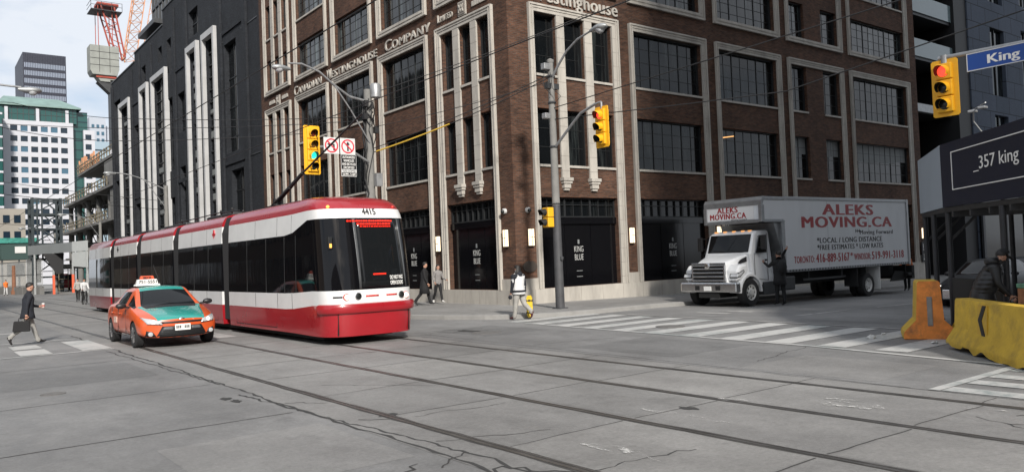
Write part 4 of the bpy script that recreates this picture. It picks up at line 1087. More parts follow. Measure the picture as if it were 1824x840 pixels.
# writing on the side
def tt(body, x0, x1, z0, z1, m, bold=.015): text('lettering', body, m, body_lettering, (x0, YN-.003, z0), 0, w=x1-x0, h=z1-z0, ext=.003, bold=bold, space=1.12)
body_lettering = body
tt('ALEKS', 28.6, 32.4, 3.24, 3.67, K['k_red'], .03); tt('MOVING.CA', 27.14, 33.92, 2.74, 3.17, K['k_red'], .03)
tt('Moving Forward', 31.3, 34.0, 2.44, 2.66, K['k_blk'], .02)
b = MB()
for x in (30.95, 31.08): b.prism([(x, 2.5), (x+.1, 2.58), (x, 2.66)], 'y', YN-.006, YN-.001); b.prism([(x+.2, 2.5), (x+.1, 2.58), (x+.2, 2.66)], 'y', YN-.006, YN-.001) if x > 31 else None
b.build('arrow_mark', K['k_blk'], body)
tt('*LOCAL / LONG DISTANCE', 28.1, 33.05, 2.13, 2.35, K['k_blk'], .022); tt('*FREE ESTIMATES * LOW RATES', 28.1, 33.12, 1.86, 2.07, K['k_blk'], .022)
tt('TORONTO:', 26.5, 27.86, 1.40, 1.66, K['k_red'], .02); tt('416-889-5167', 27.99, 30.38, 1.38, 1.72, K['k_red'], .03)
tt('*', 30.46, 30.68, 1.48, 1.62, K['k_red']); tt('WINDSOR:', 30.76, 32.06, 1.40, 1.66, K['k_red'], .02); tt('519-991-3118', 32.18, 34.86, 1.38, 1.71, K['k_red'], .03)
b = MB(); b.box(24.605, 24.619, YN+.34, YF-.02, 3.1, 3.68); sp = b.build('front_sign_panel', mat('white_sign_panel', (.66, .66, .66), .5), truck)
def tf(body, y0, y1, z0, z1, m, bold=.02): text('lettering', body, m, sp, (24.602, y0, z0), -math.pi/2, w=y0-y1, h=z1-z0, ext=.003, bold=bold, space=1.12)
tf('ALEKS', 19.12, 18.2, 3.39, 3.6, K['k_red'], .028); tf('MOVING.CA', 19.46, 17.84, 3.16, 3.37, K['k_red'], .028); tf('Moving Forward', 18.5, 17.8, 3.09, 3.15, K['k_blk'], .01)
# cab, lofted front to back: (x, half width low, half width high, z low, z high)
YC = 18.42
def loft(rows, m, name, smooth=40, parent=truck, bevel=0, mats=None):
    b = MB(); b.grid(rows); b.quad(rows[0]); b.quad(rows[-1]); return b.build(name, mats or m, parent, smooth=smooth, bevel=bevel)
def sec(x, wb, wt, zb, zt, r=.12):
    pts = [(-wb, zb), (-wb, zb+.2*(zt-zb))]
    for k in range(5): t = k/4*math.pi/2; pts.append((-wt+r-r*math.cos(t), zt-r+r*math.sin(t)))
    pts += [(-y, z) for y, z in reversed(pts)]
    return [(x, YC+y, z) for y, z in pts]
hood = loft([sec(23.10, .74, .60, .86, 1.50), sec(23.2, .78, .66, .86, 1.57), sec(23.5, .84, .76, .86, 1.66), sec(23.9, .92, .84, .9, 1.78), sec(24.16, .98, .9, .9, 1.84)], K['k_white'], 'bonnet')
cab = loft([sec(24.12, 1.12, .98, .78, 1.86, .06), sec(24.2, 1.14, 1.02, .74, 1.90, .06), sec(24.44, 1.15, 1.0, .70, 2.58, .12), sec(24.62, 1.15, 1.0, .70, 2.68, .14), sec(25.3, 1.15, 1.0, .70, 2.70, .14), sec(25.36, 1.1, .96, .74, 2.66, .14)], K['k_white'], 'cab')
for sy in (-1, 1):
    # fender over the front wheel
    rows = []
    for k in range(13):
        a = math.pi*(.0+1.0*k/12); r = .66
        cx, cz = 23.84, .47
        px, pz = cx-math.cos(a)*r*.98, cz+math.sin(a)*r
        inner = YC+sy*.78; outer = YC+sy*1.24
        rows.append([(px, inner, pz+.16*math.sin(a)), (px, YC+sy*1.08, pz+.10*math.sin(a)), (px, outer, pz), (cx-math.cos(a)*(r-.08), outer, cz+math.sin(a)*(r-.08)), (cx-math.cos(a)*(r-.08), inner, cz+math.sin(a)*(r-.08))])
    b = MB(); b.grid(rows, 0, True); b.quad(rows[0]); b.quad(rows[-1]); b.build('fender', K['k_white'], truck, smooth=45)
    b = MB(); b.prism([(23.12, .90), (23.62, .96), (23.80, 1.22), (23.70, 1.50), (23.32, 1.47), (23.16, 1.25)], 'y', YC+sy*.66, YC+sy*1.19); b.build('fender_nose', K['k_white'], truck, bevel=.09)
    b = MB(); b.prism([(23.10, 1.0), (23.30, 1.03), (23.56, 1.22), (23.48, 1.30), (23.15, 1.18)], 'y', YC+sy*.84, YC+sy*1.205); h = b.build('headlight', K['x_trim'], truck, bevel=.03)
    b = MB(); b.prism([(23.085, 1.03), (23.28, 1.06), (23.50, 1.22), (23.44, 1.265), (23.13, 1.15)], 'y', YC+sy*.88, YC+sy*1.214); b.build('lens', K['hl_glass'], h, bevel=.03)
b = MB(); b.box(23.04, 23.12, YC-.70, YC+.70, .88, 1.50); gr = b.build('grille', K['grille'], truck)
for z in (.92, 1.06, 1.2, 1.34, 1.46):
    b = MB(); b.box(22.985, 23.045, YC-.68, YC+.68, z-.02, z+.022); b.build('grille_bar', K['chrome'], gr, bevel=.012)
b = MB(); b.box(22.99, 23.06, YC-.74, YC-.68, .88, 1.52); b.box(22.99, 23.06, YC+.68, YC+.74, .88, 1.52); b.box(22.99, 23.06, YC-.74, YC+.74, 1.50, 1.56); b.build('grille_surround', K['chrome'], gr, bevel=.012)
b = MB(); b.lathe([(.11, .05), (.11, -.02), (.08, -.035)], (22.98, YC, 1.44), 20, 'x'); b.build('badge', K['chrome'], gr, smooth=40)
b = MB(); b.prism([(YC-1.26, .50), (YC+1.26, .50), (YC+1.26, .86), (YC-1.26, .86)], 'x', 22.94, 23.2); bp = b.build('bumper', K['chrome'], truck, bevel=.05)
b = MB(); b.box(22.928, 22.942, YC-.16, YC+.16, .56, .72); b.build('number_plate', K['plate'], bp)
for sy in (-1, 1):
    b = MB(); b.box(22.93, 22.945, YC+sy*.36, YC+sy*.56, .58, .74); b.build('tow_hole', K['x_trim'], bp)
b = MB(); b.box(23.0, 25.4, YC-.45, YC+.45, .3, .9); b.box(24.6, 35.4, YC-.5, YC+.5, .55, 1.08); b.build('chassis', K['t_under'], truck)
# windscreen, side windows, door
b = MB(); b.grid([[(24.195-.01, YC-.90, 1.90), (24.195-.03, YC, 1.90), (24.195-.01, YC+.90, 1.90)], [(24.42, YC-.90, 2.55), (24.405, YC, 2.55), (24.42, YC+.90, 2.55)]]); b.build('windscreen', K['x_glass'], truck, solid=.02)
b = MB(); b.bar((24.14, YC-.7, 1.93), (24.2, YC+.1, 1.96), .02); b.bar((24.14, YC+.1, 1.93), (24.2, YC+.75, 1.98), .02); b.build('wipers', K['x_trim'], truck)
for sy in (-1, 1):
    yy = YC+sy*1.152
    b = MB(); b.prism([(24.30, 1.86), (24.92, 1.86), (24.92, 2.5), (24.52, 2.5)], 'y', yy-.02+.03*-sy, yy+.004*sy+.02*sy); b.build('side_window', K['x_glass'], truck)
    b = MB(); 
    for p, q in (((24.2, .95), (24.2, 1.86)), ((24.98, .85), (24.98, 2.56)), ((24.2, .95), (24.98, .85))): b.bar((p[0], yy+.002*sy, p[1]), (q[0], yy+.002*sy, q[1]), .014, .014)
    b.build('door_gap', K['x_trim'], truck)
    b = MB(); b.box(24.84, 24.96, yy-.02, yy+.03, 1.55, 1.62) if sy > 0 else b.box(24.84, 24.96, yy-.03, yy+.02, 1.55, 1.62); b.build('door_handle', K['x_trim'], truck)
    ym = YC+sy*1.42
    b = MB(); b.box(24.36, 24.46, ym-.1, ym+.1, 1.98, 2.50); b.box(24.44, 24.465, ym-.085, ym+.085, 2.0, 2.48, 1); b.bar((24.42, yy, 2.45), (24.42, ym, 2.45), .03); b.bar((24.42, yy, 2.05), (24.42, ym, 2.05), .03); b.build('mirror', [K['x_trim'], K['chrome']], truck, bevel=.015)
    b = MB(); b.prism([(23.62, 1.50), (24.08, 1.56), (24.08, 1.74), (23.72, 1.63)], 'y', YC+sy*.87, YC+sy*.91); b.build('bonnet_vent', K['x_trim'], truck)
    b = MB(); b.box(24.62, 25.3, YC+sy*.8, YC+sy*1.2, .34, .80); b.build('step_box', K['dkalu'], truck, bevel=.02)
    b = MB(); b.box(25.5, 26.6, YC+sy*.8, YC+sy*1.22, .42, .95); b.build('fuel_tank', K['dkalu'], truck, bevel=.06)
    wheel(truck, 23.84, YC+sy*1.05, sy) if False else None
def twheel(x, y, side, z, name='wheel', dual=False):
    r = .49; b = MB(); w = .3
    b.lathe([(r*.58, -w/2), (r*.93, -w/2), (r, -w/2+.04), (r, w/2-.04), (r*.93, w/2), (r*.58, w/2), (r*.56, 0), (r*.58, -w/2)], (x, y, z), 32, 'y', 0, False)
    if dual: b.lathe([(r*.58, -w/2), (r, -w/2+.04), (r, w/2-.04), (r*.58, w/2), (r*.58, -w/2)], (x, y-side*.34, z), 32, 'y', 0, False)
    o = b.build('wheel', K['rubber'], truck, smooth=35)
    m = MB(); f = side*w/2
    m.lathe([(r*.60, f*.3), (r*.60, f*.98), (r*.55, f*1.0), (r*.5, f*(.6 if dual else .75)), (.14, f*(.5 if dual else .8)), (.12, f*(.9 if dual else 1.15)), (.05, f*(.92 if dual else 1.2))], (x, y, z), 28, 'y')
    for k in range(8):
        a = k*math.pi/4; m.cyl((x+.2*math.cos(a), y+f*.2, z+.2*math.sin(a)), (x+.2*math.cos(a), y+f*(.58 if dual else .82), z+.2*math.sin(a)), .035, 8, 1)
    m.build('rim', [K['k_rimw'], K['x_trim']], o, smooth=40)
K['k_rimw'] = mat('pale_steel_rim', (.60, .60, .58), .5, metal=.2, var=.2, vscale=5)
for sy in (-1, 1): twheel(23.86, YC+sy*1.06, sy, .465); twheel(31.9, YC+sy*1.06, sy, .32, dual=True)
for x in (31.0, 32.8):
    b = MB(); b.box(x-.02, x+.02, YN+.03, YN+.62, .1 if x > 32 else .3, 1.07); b.build('mud_flap', K['white'] if x > 32 else K['rubber'], truck)
K['k_mark'] = mat('amber_marker_glow', (.6, .25, .05), .4, emit=(1, .45, .15), es=.5)
for y in (18.0, 18.4, 18.8, 19.2, 17.7): b = MB(); b.box(24.55, 24.66, y-.06, y+.06, 2.655, 2.70); b.build('marker_lamp', K['k_mark'], truck, bevel=.01)
b = MB(); b.box(35.42, 35.9, YN+.1, YF-.1, .55, .68); b.box(35.75, 36.0, YN+.1, YF-.1, .40, 1.0); b.prism([(34.2, .35), (35.4, .35), (35.8, .55), (35.4, .75), (34.6, .8)], 'y', YN+.3, YN+.36); b.box(35.45, 35.55, YN+.25, YN+.4, .5, 1.2)
b.build('tail_lift', K['t_under'], truck, bevel=.02)
b = MB(); b.box(27.5, 30.6, YN+.3, YN+.36, .70, .78); b.bar((27.9, YN+.33, .7), (27.9, YN+.33, 1.05), .06); b.bar((30.3, YN+.33, .7), (30.3, YN+.33, 1.05), .06); b.build('side_guard', K['dkalu'], truck)
# ------------------------------------------------------------------ signals, poles, signs, wires
K['conc_pole'] = mat('concrete_pole', (.18, .176, .166), .85, var=.15, vscale=4, bump=.2, bscale=40)
K['pole_paint'] = mat('dark_painted_pole', (.055, .056, .06), .6, var=.25, vscale=3, dirt=.2, dscale=4)
K['galv'] = mat('grey_galvanised', (.30, .305, .31), .45, metal=.5, var=.15, vscale=6)
K['visor_in'] = mat('visor_black', (.012, .012, .012), .6)
def signal(loc, rz, lits, label, parts_extra=None, plate=True, sp=.40, r=.135):
    """lits: top to bottom, 'R','G' lit; 'r','a','o' dark lenses; faces local -Y"""
    t = thing('traffic_light', label, 'traffic light', loc, rz)
    n = len(lits); H = n*sp
    if plate:
        b = MB(); w = .31; b.prism([(-w, -H/2-.05), (-w+.04, -H/2-.09), (w-.04, -H/2-.09), (w, -H/2-.05), (w, H/2+.05), (w-.04, H/2+.09), (-w+.04, H/2+.09), (-w, H/2+.05)], 'y', -.015, .015); b.build('backplate', K['yellow'], t, local=True, bevel=.006)
    b = MB()
    for i in range(n): z = H/2-sp*(i+.5); b.box(-.19, .19, -.10 if plate else -.1, .16, z-sp/2+.008, z+sp/2-.008)
    b.build('housing', K['yellow'], t, local=True, bevel=.025)
    for i, c in enumerate(lits):
        z = H/2-sp*(i+.5)
        b = MB(); m = {'R': K['red_on'], 'G': K['green_on'], 'r': K['lens_red'], 'a': K['lens_amber'], 'o': K['lens_off']}[c]
        b.lathe([(r*.98, -.101), (r*.85, -.125), (r*.45, -.145), (.01, -.15)], (0, 0, z), 20, 'y'); b.build('lens', m, t, local=True, smooth=60)
        b = MB(); rows = []
        for k in range(19):
            a = math.radians(-35+250*k/18); ca, sa = math.cos(a), math.sin(a); L_ = .17+.10*max(0, sa)
            rows.append([(r*1.10*ca, -.10, z+r*1.10*sa), (r*1.10*ca, -.10-L_, z+r*1.10*sa-.03), ])
        for rr, mi in ((1.0, 1),):
            pass
        b.grid(rows, 0)
        rows2 = [[(x*.94, y, z+(q-z)*.94) for (x, y, q) in r_] for r_ in rows]; b.grid(rows2, 1)
        b.grid([[r_[1] for r_ in rows], [r_[1] for r_ in rows2]], 0)
        b.build('visor', [K['yellow'] if plate else K['visor_in'], K['visor_in']], t, local=True, smooth=50)
    return t
def arm(t, pts, r=.05, name='mast_arm'):
    b = MB(); b.tube(pts, r, 10); return b.build(name, K['galv'], t, smooth=50)
# corner street light
P2 = (18.55, 21.5)
t = thing('street_light', 'tall concrete street light pole with a dark painted foot on the corner sidewalk', 'street light', (P2[0], P2[1], .15))
b = MB(); b.tube([(P2[0], P2[1], .15), (P2[0], P2[1], 3.86)], [.165, .145], 16); b.box(P2[0]-.2, P2[0]+.2, P2[1]-.2, P2[1]+.2, .15, .19); b.tube([(P2[0], P2[1]-.18, 1.9), (P2[0], P2[1]-.21, 2.0)], .06, 8); b.build('painted_shaft', K['pole_paint'], t, smooth=40)
b = MB(); b.tube([(P2[0], P2[1], 3.86), (P2[0], P2[1], 9.05)], [.142, .105], 16); b.lathe([(.12, 9.0), (.14, 9.1), (.03, 9.16)], (P2[0], P2[1], 0), 12); b.build('shaft', K['conc_pole'], t, smooth=40)
def lamp_head(t, p, d, sc=1.0):
    """cobra lamp at p pointing along unit d"""
    d = Vector(d).normalized(); a = Vector((-d.y, d.x, 0)); b = MB(); rows = []
    for u, w, h in ((-.36, .05, .05), (-.2, .10, .09), (0, .17, .12), (.2, .19, .12), (.34, .14, .09), (.42, .03, .03)):
        r = []
        for k in range(12):
            q = 2*math.pi*k/12; r.append(tuple(Vector(p)+d*u*sc+a*w*sc*math.cos(q)+Vector((0, 0, h*sc*math.sin(q)))))
        rows.append(r)
    b.grid(rows, 0, True); b.quad(rows[0]); b.quad(rows[-1]); o = b.build('lamp_head', K['alu'], t, smooth=50)
    b = MB(); c = Vector(p)+d*.12*sc+Vector((0, 0, -.05*sc)); b.ball(tuple(c), .165*sc, 14, 0, (1, 1, .95)); b.build('lamp_glass', K['lglass'], o, smooth=60)
K['lglass'] = mat('ribbed_lamp_glass', (.40, .41, .42), .15, spec=.8, var=.3, vscale=12)
b = MB(); b.tube([(P2[0], P2[1], 8.35), (P2[0], P2[1]-.35, 8.75), (P2[0], P2[1]-.9, 9.22), (P2[0], P2[1]-1.5, 9.50), (P2[0], P2[1]-2.2, 9.62)], [.045, .045, .04, .036, .034], 10); b.build('lamp_arm', K['galv'], t, smooth=50)
lamp_head(t, (P2[0], P2[1]-2.5, 9.62), (0, -1, 0))
for z in (8.5, 7.55, 5.95, 3.9): b = MB(); b.lathe([(.13, z-.05), (.16, z), (.13, z+.05)], (P2[0], P2[1], 0), 12); b.build('pole_clamp', K['dkalu'], t)
b = MB(); b.box(P2[0]-.38, P2[0]-.1, P2[1]-.12, P2[1]+.1, 8.72, 8.95); b.build('junction_box', K['galv'], t, bevel=.02)
b = MB(); b.box(P2[0]-.25, P2[0]+.3, P2[1]-.09, P2[1]+.09, 8.05, 8.25); b.build('cable_bracket', K['dkalu'], t)
b = MB(); b.box(P2[0]-.42, P2[0]-.18, P2[1]-.12, P2[1]+.1, 6.95, 7.15); b.build('sensor_box', K['galv'], t, bevel=.02)
b = MB(); b.tube([(P2[0]-.15, P2[1]-.15, 8.6), (P2[0]-.2, P2[1]-.3, 8.0), (P2[0], P2[1]-.5, 7.7), (P2[0], P2[1]-.15, 7.5)], .012, 6); b.tube([(P2[0]-.3, P2[1], 8.7), (P2[0]-.45, P2[1]-.1, 8.1), (P2[0]-.15, P2[1]-.15, 7.8)], .012, 6); b.build('loose_cable', K['wire'], t)
t = signal((18.55, 18.98, 6.28), -math.pi/2, 'Roo', 'yellow traffic light showing red, hung from an arm on the corner street light pole')
arm(t, [(18.55, 21.4, 5.95), (18.55, 20.7, 6.45), (18.55, 20.0, 6.92), (18.55, 19.3, 7.1), (18.55, 18.98, 7.12)], .048); arm(t, [(18.56, 18.98, 7.12), (18.56, 18.98, 6.9)], .04, 'hanger')
t = signal((18.22, 21.62, 3.42), -math.pi/2-.1, 'oo', 'small yellow pedestrian signal seen from its side low on the corner pole', plate=False, sp=.36, r=.12)
arm(t, [(18.25, 21.6, 3.7), (18.5, 21.5, 3.7)], .03, 'bracket'); arm(t, [(18.25, 21.6, 3.2), (18.5, 21.5, 3.2)], .03, 'bracket')
# utility pole behind the streetcar
P1 = (14.35, 27.6)
t = thing('utility_pole', 'old concrete utility pole wrapped in cables with a curved lamp arm, behind the streetcar nose', 'utility pole', (P1[0], P1[1], .15))
b = MB(); b.tube([(P1[0], P1[1], .15), (P1[0], P1[1], 8.8)], [.2, .15], 14); b.build('shaft', K['conc_pole'], t, smooth=40)
b = MB(); b.lathe([(.05, 8.45), (.2, 8.47), (.22, 8.9), (.17, 9.0), (.05, 9.02)], (P1[0]+.22, P1[1]-.25, 0), 14); b.build('equipment_can', K['galv'], t, smooth=40); b = MB(); b.box(P1[0]+.05, P1[0]+.3, P1[1]-.42, P1[1]-.2, 5.0, 5.5); b.build('junction_box', K['galv'], t)
b = MB(); random.seed(3)
for k in range(9):
    a = random.uniform(0, 6.28); pts = []; z = random.uniform(7.9, 8.6); r = .2
    while z > random.uniform(4, 5.5):
        pts.append((P1[0]+r*math.cos(a), P1[1]+r*math.sin(a), z)); a += random.uniform(-.5, .5); z -= random.uniform(.25, .5); r = random.uniform(.18, .3)
    b.tube(pts, random.uniform(.012, .026), 6)
for k in range(5):
    z = random.uniform(6.8, 8.4); b.tube([(P1[0]+.22*math.cos(q*.9), P1[1]+.24*math.sin(q*.9), z+.2*math.sin(q*1.7+k)) for q in range(8)], .022, 6)
for (dx, dz) in ((-.2, 8.2), (-.25, 7.7), (.2, 7.2)): b.box(P1[0]+dx-.08, P1[0]+dx+.08, P1[1]-.3, P1[1]-.12, dz-.12, dz+.12)
b.build('cable_bundle', K['wire'], t)
b = MB(); b.tube([(P1[0], P1[1]-.1, 8.3), (P1[0]-.9, P1[1]-.25, 8.4), (P1[0]-1.6, P1[1]-.4, 8.75), (P1[0]-2.2, P1[1]-.5, 9.15), (P1[0]-2.9, P1[1]-.56, 9.35), (P1[0]-3.4, P1[1]-.6, 9.3)], [.05, .05, .045, .04, .035, .03], 10); b.tube([(P1[0]-.05, P1[1]-.15, 6.7), (P1[0]-.9, P1[1]-.3, 7.9), (P1[0]-1.55, P1[1]-.4, 8.7)], .03, 8); b.build('lamp_arm', K['galv'], t, smooth=50)
lamp_head(t, (P1[0]-3.66, P1[1]-.6, 9.1), (-1, -.05, 0), .9)
t = signal((11.72, 27.0, 6.22), 0, 'raGo', 'yellow four lamp traffic light showing green, hung above the streetcar beside white turn signs')
arm(t, [(11.8, 27.1, 6.35), (12.6, 27.15, 6.42), (13.5, 27.3, 6.28), (14.25, 27.5, 5.95)], .05)
K['sign_white'] = mat('sign_white', (.58, .58, .57), .45); K['sign_red'] = mat('sign_red', (.55, .02, .04), .45)
def road_sign(p, s, arrow, label):
    t = thing('road_sign', label, 'road sign', (p[0], p[1], p[2]-s), 0, 'white no turn signs on the mast arm')
    b = MB(); b.box(p[0]-s, p[0]+s, p[1]-.012, p[1]+.012, p[2]-s, p[2]+s); b.build('panel', K['sign_white'], t, bevel=.01)
    b = MB(); y = p[1]-.018; rows = [[(p[0]+s*k*math.cos(a*math.pi/18), yy, p[2]+s*k*math.sin(a*math.pi/18)) for a in range(36)] for k, yy in ((.86, y+.004), (.86, y), (.70, y), (.70, y+.004))]
    b.grid(rows, 0, True); b.build('prohibition_ring', K['sign_red'], t)
    b = MB(); q = s*.55; b.bar((p[0]-q, y-.006, p[2]+q), (p[0]+q, y-.006, p[2]-q), .006, s*.15); b.build('prohibition_bar', K['sign_red'], t)
    b = MB()
    if arrow == 'left': b.box(p[0]+.06, p[0]+.12, y-.002, y+.002, p[2]-.17, p[2]+.06); b.box(p[0]-.07, p[0]+.0601, y-.0025, y+.002, p[2]+.02, p[2]+.075); b.prism([(p[0]-.17, p[2]+.047), (p[0]-.06, p[2]+.12), (p[0]-.06, p[2]-.025)], 'y', y-.003, y+.002)
    else: b.box(p[0]-.03, p[0]+.03, y-.002, y+.002, p[2]-.17, p[2]+.08); b.prism([(p[0], p[2]+.18), (p[0]+.08, p[2]+.06), (p[0]-.08, p[2]+.06)], 'y', y-.003, y+.002)
    b.build('arrow', K['black'], t)
    return t
road_sign((12.47, 26.96, 6.42), .305, 'left', 'white no left turn sign right beside the four lamp traffic light')
road_sign((13.12, 26.96, 6.42), .305, 'up', 'white no straight ahead sign above the black text plate')
t = thing('text_plate', 'black plate of white lettering hanging below the no straight ahead sign', 'sign', (13.14, 26.96, 5.3))
b = MB(); b.box(12.84, 13.44, 26.95, 26.975, 5.32, 6.1); b.build('panel', K['black'], t); b = MB()
for bx in ((12.83, 13.45, 5.30, 5.32), (12.83, 13.45, 6.1, 6.112), (12.83, 12.84, 5.32, 6.1), (13.44, 13.45, 5.32, 6.1)): b.box(bx[0], bx[1], 26.948, 26.976, bx[2], bx[3])
b.build('border', K['sign_white'], t)
for i, (s, w) in enumerate((('AUTHORIZED', .5), ('VEHICLES', .42), ('AND BICYCLES', .54), ('EXCEPTED', .42), ('TAXIS EXCEPTED', .54), ('10 PM - 5 AM', .5))):
    if i == 4:
        b = MB(); b.box(12.845, 13.435, 26.944, 26.95, 5.445, 5.565); b.build('white_strip', K['sign_white'], t)
    text('lettering', s, K['black'] if i == 4 else K['letter'], t, (13.14, 26.943 if i == 4 else 26.949, 5.975-.128*i), 0, w=w, h=.085, ext=.002, align='CENTER', bold=.015)
# signal and street name blade at the near right corner
t = signal((20.0, 8.61, 5.70), -math.pi/2, 'Roo', 'yellow traffic light showing bright red beside the blue street name sign')
arm(t, [(20.03, 8.75, 6.44), (20.03, 7.0, 6.40), (20.03, 4.0, 6.34)], .06); arm(t, [(20.03, 8.61, 6.5), (20.03, 8.61, 6.2)], .085, 'hanger')
b = MB(); b.tube([(20.03, 3.9, .15), (20.03, 3.9, 7)], [.14, .1], 14); b.build('pole', K['galv'], t, smooth=40)
K['blue'] = mat('street_sign_blue', (.006, .055, .27), .4)
t = thing('street_name_sign', 'blue street name sign with white lettering hanging from the signal arm at right', 'sign', (19.95, 7.0, 5.98))
b = MB(); b.box(19.94, 19.96, 5.9, 8.06, 5.99, 6.37); b.build('panel', K['blue'], t); b = MB()
for y0, y1, z0, z1 in ((5.88, 8.08, 6.37, 6.39), (5.88, 8.08, 5.97, 5.99), (8.06, 8.08, 5.99, 6.37), (5.88, 5.9, 5.99, 6.37)): b.box(19.935, 19.965, y0, y1, z0, z1)
b.build('border', K['sign_white'], t)
text('lettering', 'King', K['letter'], t, (19.938, 7.62, 6.08), -math.pi/2, h=.27, w=.66, ext=.003, bold=.02)
text('lettering', 'St', K['letter'], t, (19.938, 6.78, 6.22), -math.pi/2, h=.125, w=.17, ext=.003, bold=.02)
# further street lights down the street
def far_light(px, py, ztop, dirx, ln, label, hz, base=0):
    t = thing('street_light', label, 'street light', (px, py, .1))
    b = MB(); b.tube([(px, py, .1), (px, py, ztop)], [.19, .13], 12); b.build('shaft', K['conc_pole'], t, smooth=40)
    b = MB(); n = 6; b.tube([(px+dirx*ln*i/n, py, ztop-.3+(hz-ztop+.35)*math.sin(math.pi/2*i/n)) for i in range(n+1)], .035, 8); b.tube([(px, py, ztop-1.6), (px+dirx*ln*.42, py, ztop-.3+(hz-ztop+.35)*.60)], .025, 6); b.build('lamp_arm', K['galv'], t, smooth=50)
    lamp_head(t, (px+dirx*(ln+.25), py, hz), (dirx, 0, 0))
far_light(14.55, 58.8, 8.1, -1, 3.3, 'concrete street light in front of the white framed charcoal building', 8.85)
far_light(15.1, 86, 7.2, -1, 3.0, 'grey street light beside the construction site deck', 7.9)
far_light(14.6, 112, 7.4, -1, 3.2, 'small street light in front of the steel construction tower', 8.0)
t = thing('street_light', 'street light whose lamp hangs in front of the white office block at upper left', 'street light', (-1.6, 34.5, 0))
b = MB(); b.tube([(-1.6, 34.5, 0), (-1.6, 34.5, 9)], [.2, .13], 12); b.build('shaft', K['conc_pole'], t, smooth=40)
b = MB(); b.tube([(-1.6, 34.5, 8.6), (.2, 34.5, 9.1), (2.0, 34.5, 9.22), (3.5, 34.5, 9.16)], .04, 8); b.build('lamp_arm', K['galv'], t, smooth=50)
lamp_head(t, (3.75, 34.5, 9.08), (1, 0, 0))
# overhead wires
def wire(pts, label, r=.014, sag=0, name='overhead_wire'):
    b = MB(); out = []
    for i in range(len(pts)-1):
        p, q = Vector(pts[i]), Vector(pts[i+1]); n = 10 if sag else 1
        for k in range(n): u = k/n; v = p.lerp(q, u); v.z -= sag*4*u*(1-u); out.append(v)
    out.append(Vector(pts[-1])); b.tube(out, r, 6)
    mid = Vector(pts[0]); o = b.build(name, K['wire'], None, origin=(mid.x, mid.y, mid.z)); tag(o, label, 'wire', 'overhead wires across the street')
a1, a2 = P1, P2
wire([(5.95, -30, 6.17), (5.95, 150, 6.17)], 'trolley wire running along the street above the taxi', .012)
wire([(9.5, -30, 6.17), (9.5, 150, 6.17)], 'trolley wire running along the street above the streetcar', .012)
wire([(a1[0], a1[1], 6.45), (a2[0], a2[1], 8.6)], 'upper cable strung from the wrapped utility pole to the corner street light', .016, .12)
wire([(a1[0], a1[1], 6.3), (a2[0], a2[1], 8.5)], 'cable in the yellow sleeve strung between the two poles at the corner', .016, .16)
wire([(a1[0], a1[1], 7.3), (a2[0], a2[1], 8.35)], 'thin cable above the yellow sleeve between the two corner poles', .012, .1)
wire([(a1[0], a1[1], 8.6), (20.42, 21, 11.06)], 'cable rising right from the top of the wrapped utility pole', .014, .1)
wire([(a2[0], a2[1], 7.35), (19.0, 9.17, 7.82), (19.4, -6, 8.5)], 'pale cable crossing the brick side wall high to the right', .016)
wire([(a2[0], a2[1], 6.95), (19.2, 15.8, 6.55), (19.5, 12.62, 6.35), (20.0, 6.84, 7.12), (20.4, -2, 9)], 'dark cable passing behind the hung red signal and up to the right', .016)
wire([(a1[0], a1[1], 7.3), (6.45, 34, 7.24), (3.25, 40, 8.51), (-4, 52, 11)], 'lower cable sagging left across the street in front of the charcoal building', .013, .12)
wire([(a1[0], a1[1], 7.75), (6.82, 36, 8.5), (3.72, 40, 9.6), (-4, 50, 11.5)], 'upper cable sagging left across the charcoal building', .013, .1)
wire([(a1[0], a1[1], 7.6), (6.82, 36.5, 8.15), (-4, 50, 10.4)], 'middle cable sagging left across the charcoal building', .012, .1)
wire([(14.55, 58.8, 7.0), (4, 62, 8.6), (-5, 64, 9)], 'cable from the far concrete street light towards the left edge', .016, .1)
wire([(14.55, 58.8, 6.4), (2, 50, 6.8)], 'low cable from the far concrete street light across the tracks', .016, .1)
wire([(15.1, 86, 6.6), (2, 82, 7.2)], 'far cable beside the construction deck', .02, .1)
b = MB(); p, q = Vector((a1[0], a1[1], 6.3)), Vector((a2[0], a2[1], 8.5)); pts = []
for k in range(7):
    u = .04+.42*k/6; v = p.lerp(q, u); v.z -= .16*4*u*(1-u); pts.append(v)
b.tube(pts, .03, 8); o = b.build('cable_sleeve', mat('yellow_cable_sleeve', (.45, .29, .03), .5, var=.15, vscale=5), None, origin=tuple(p)); tag(o, 'yellow plastic sleeve over a cable to the right of the wrapped utility pole', 'cable sleeve')
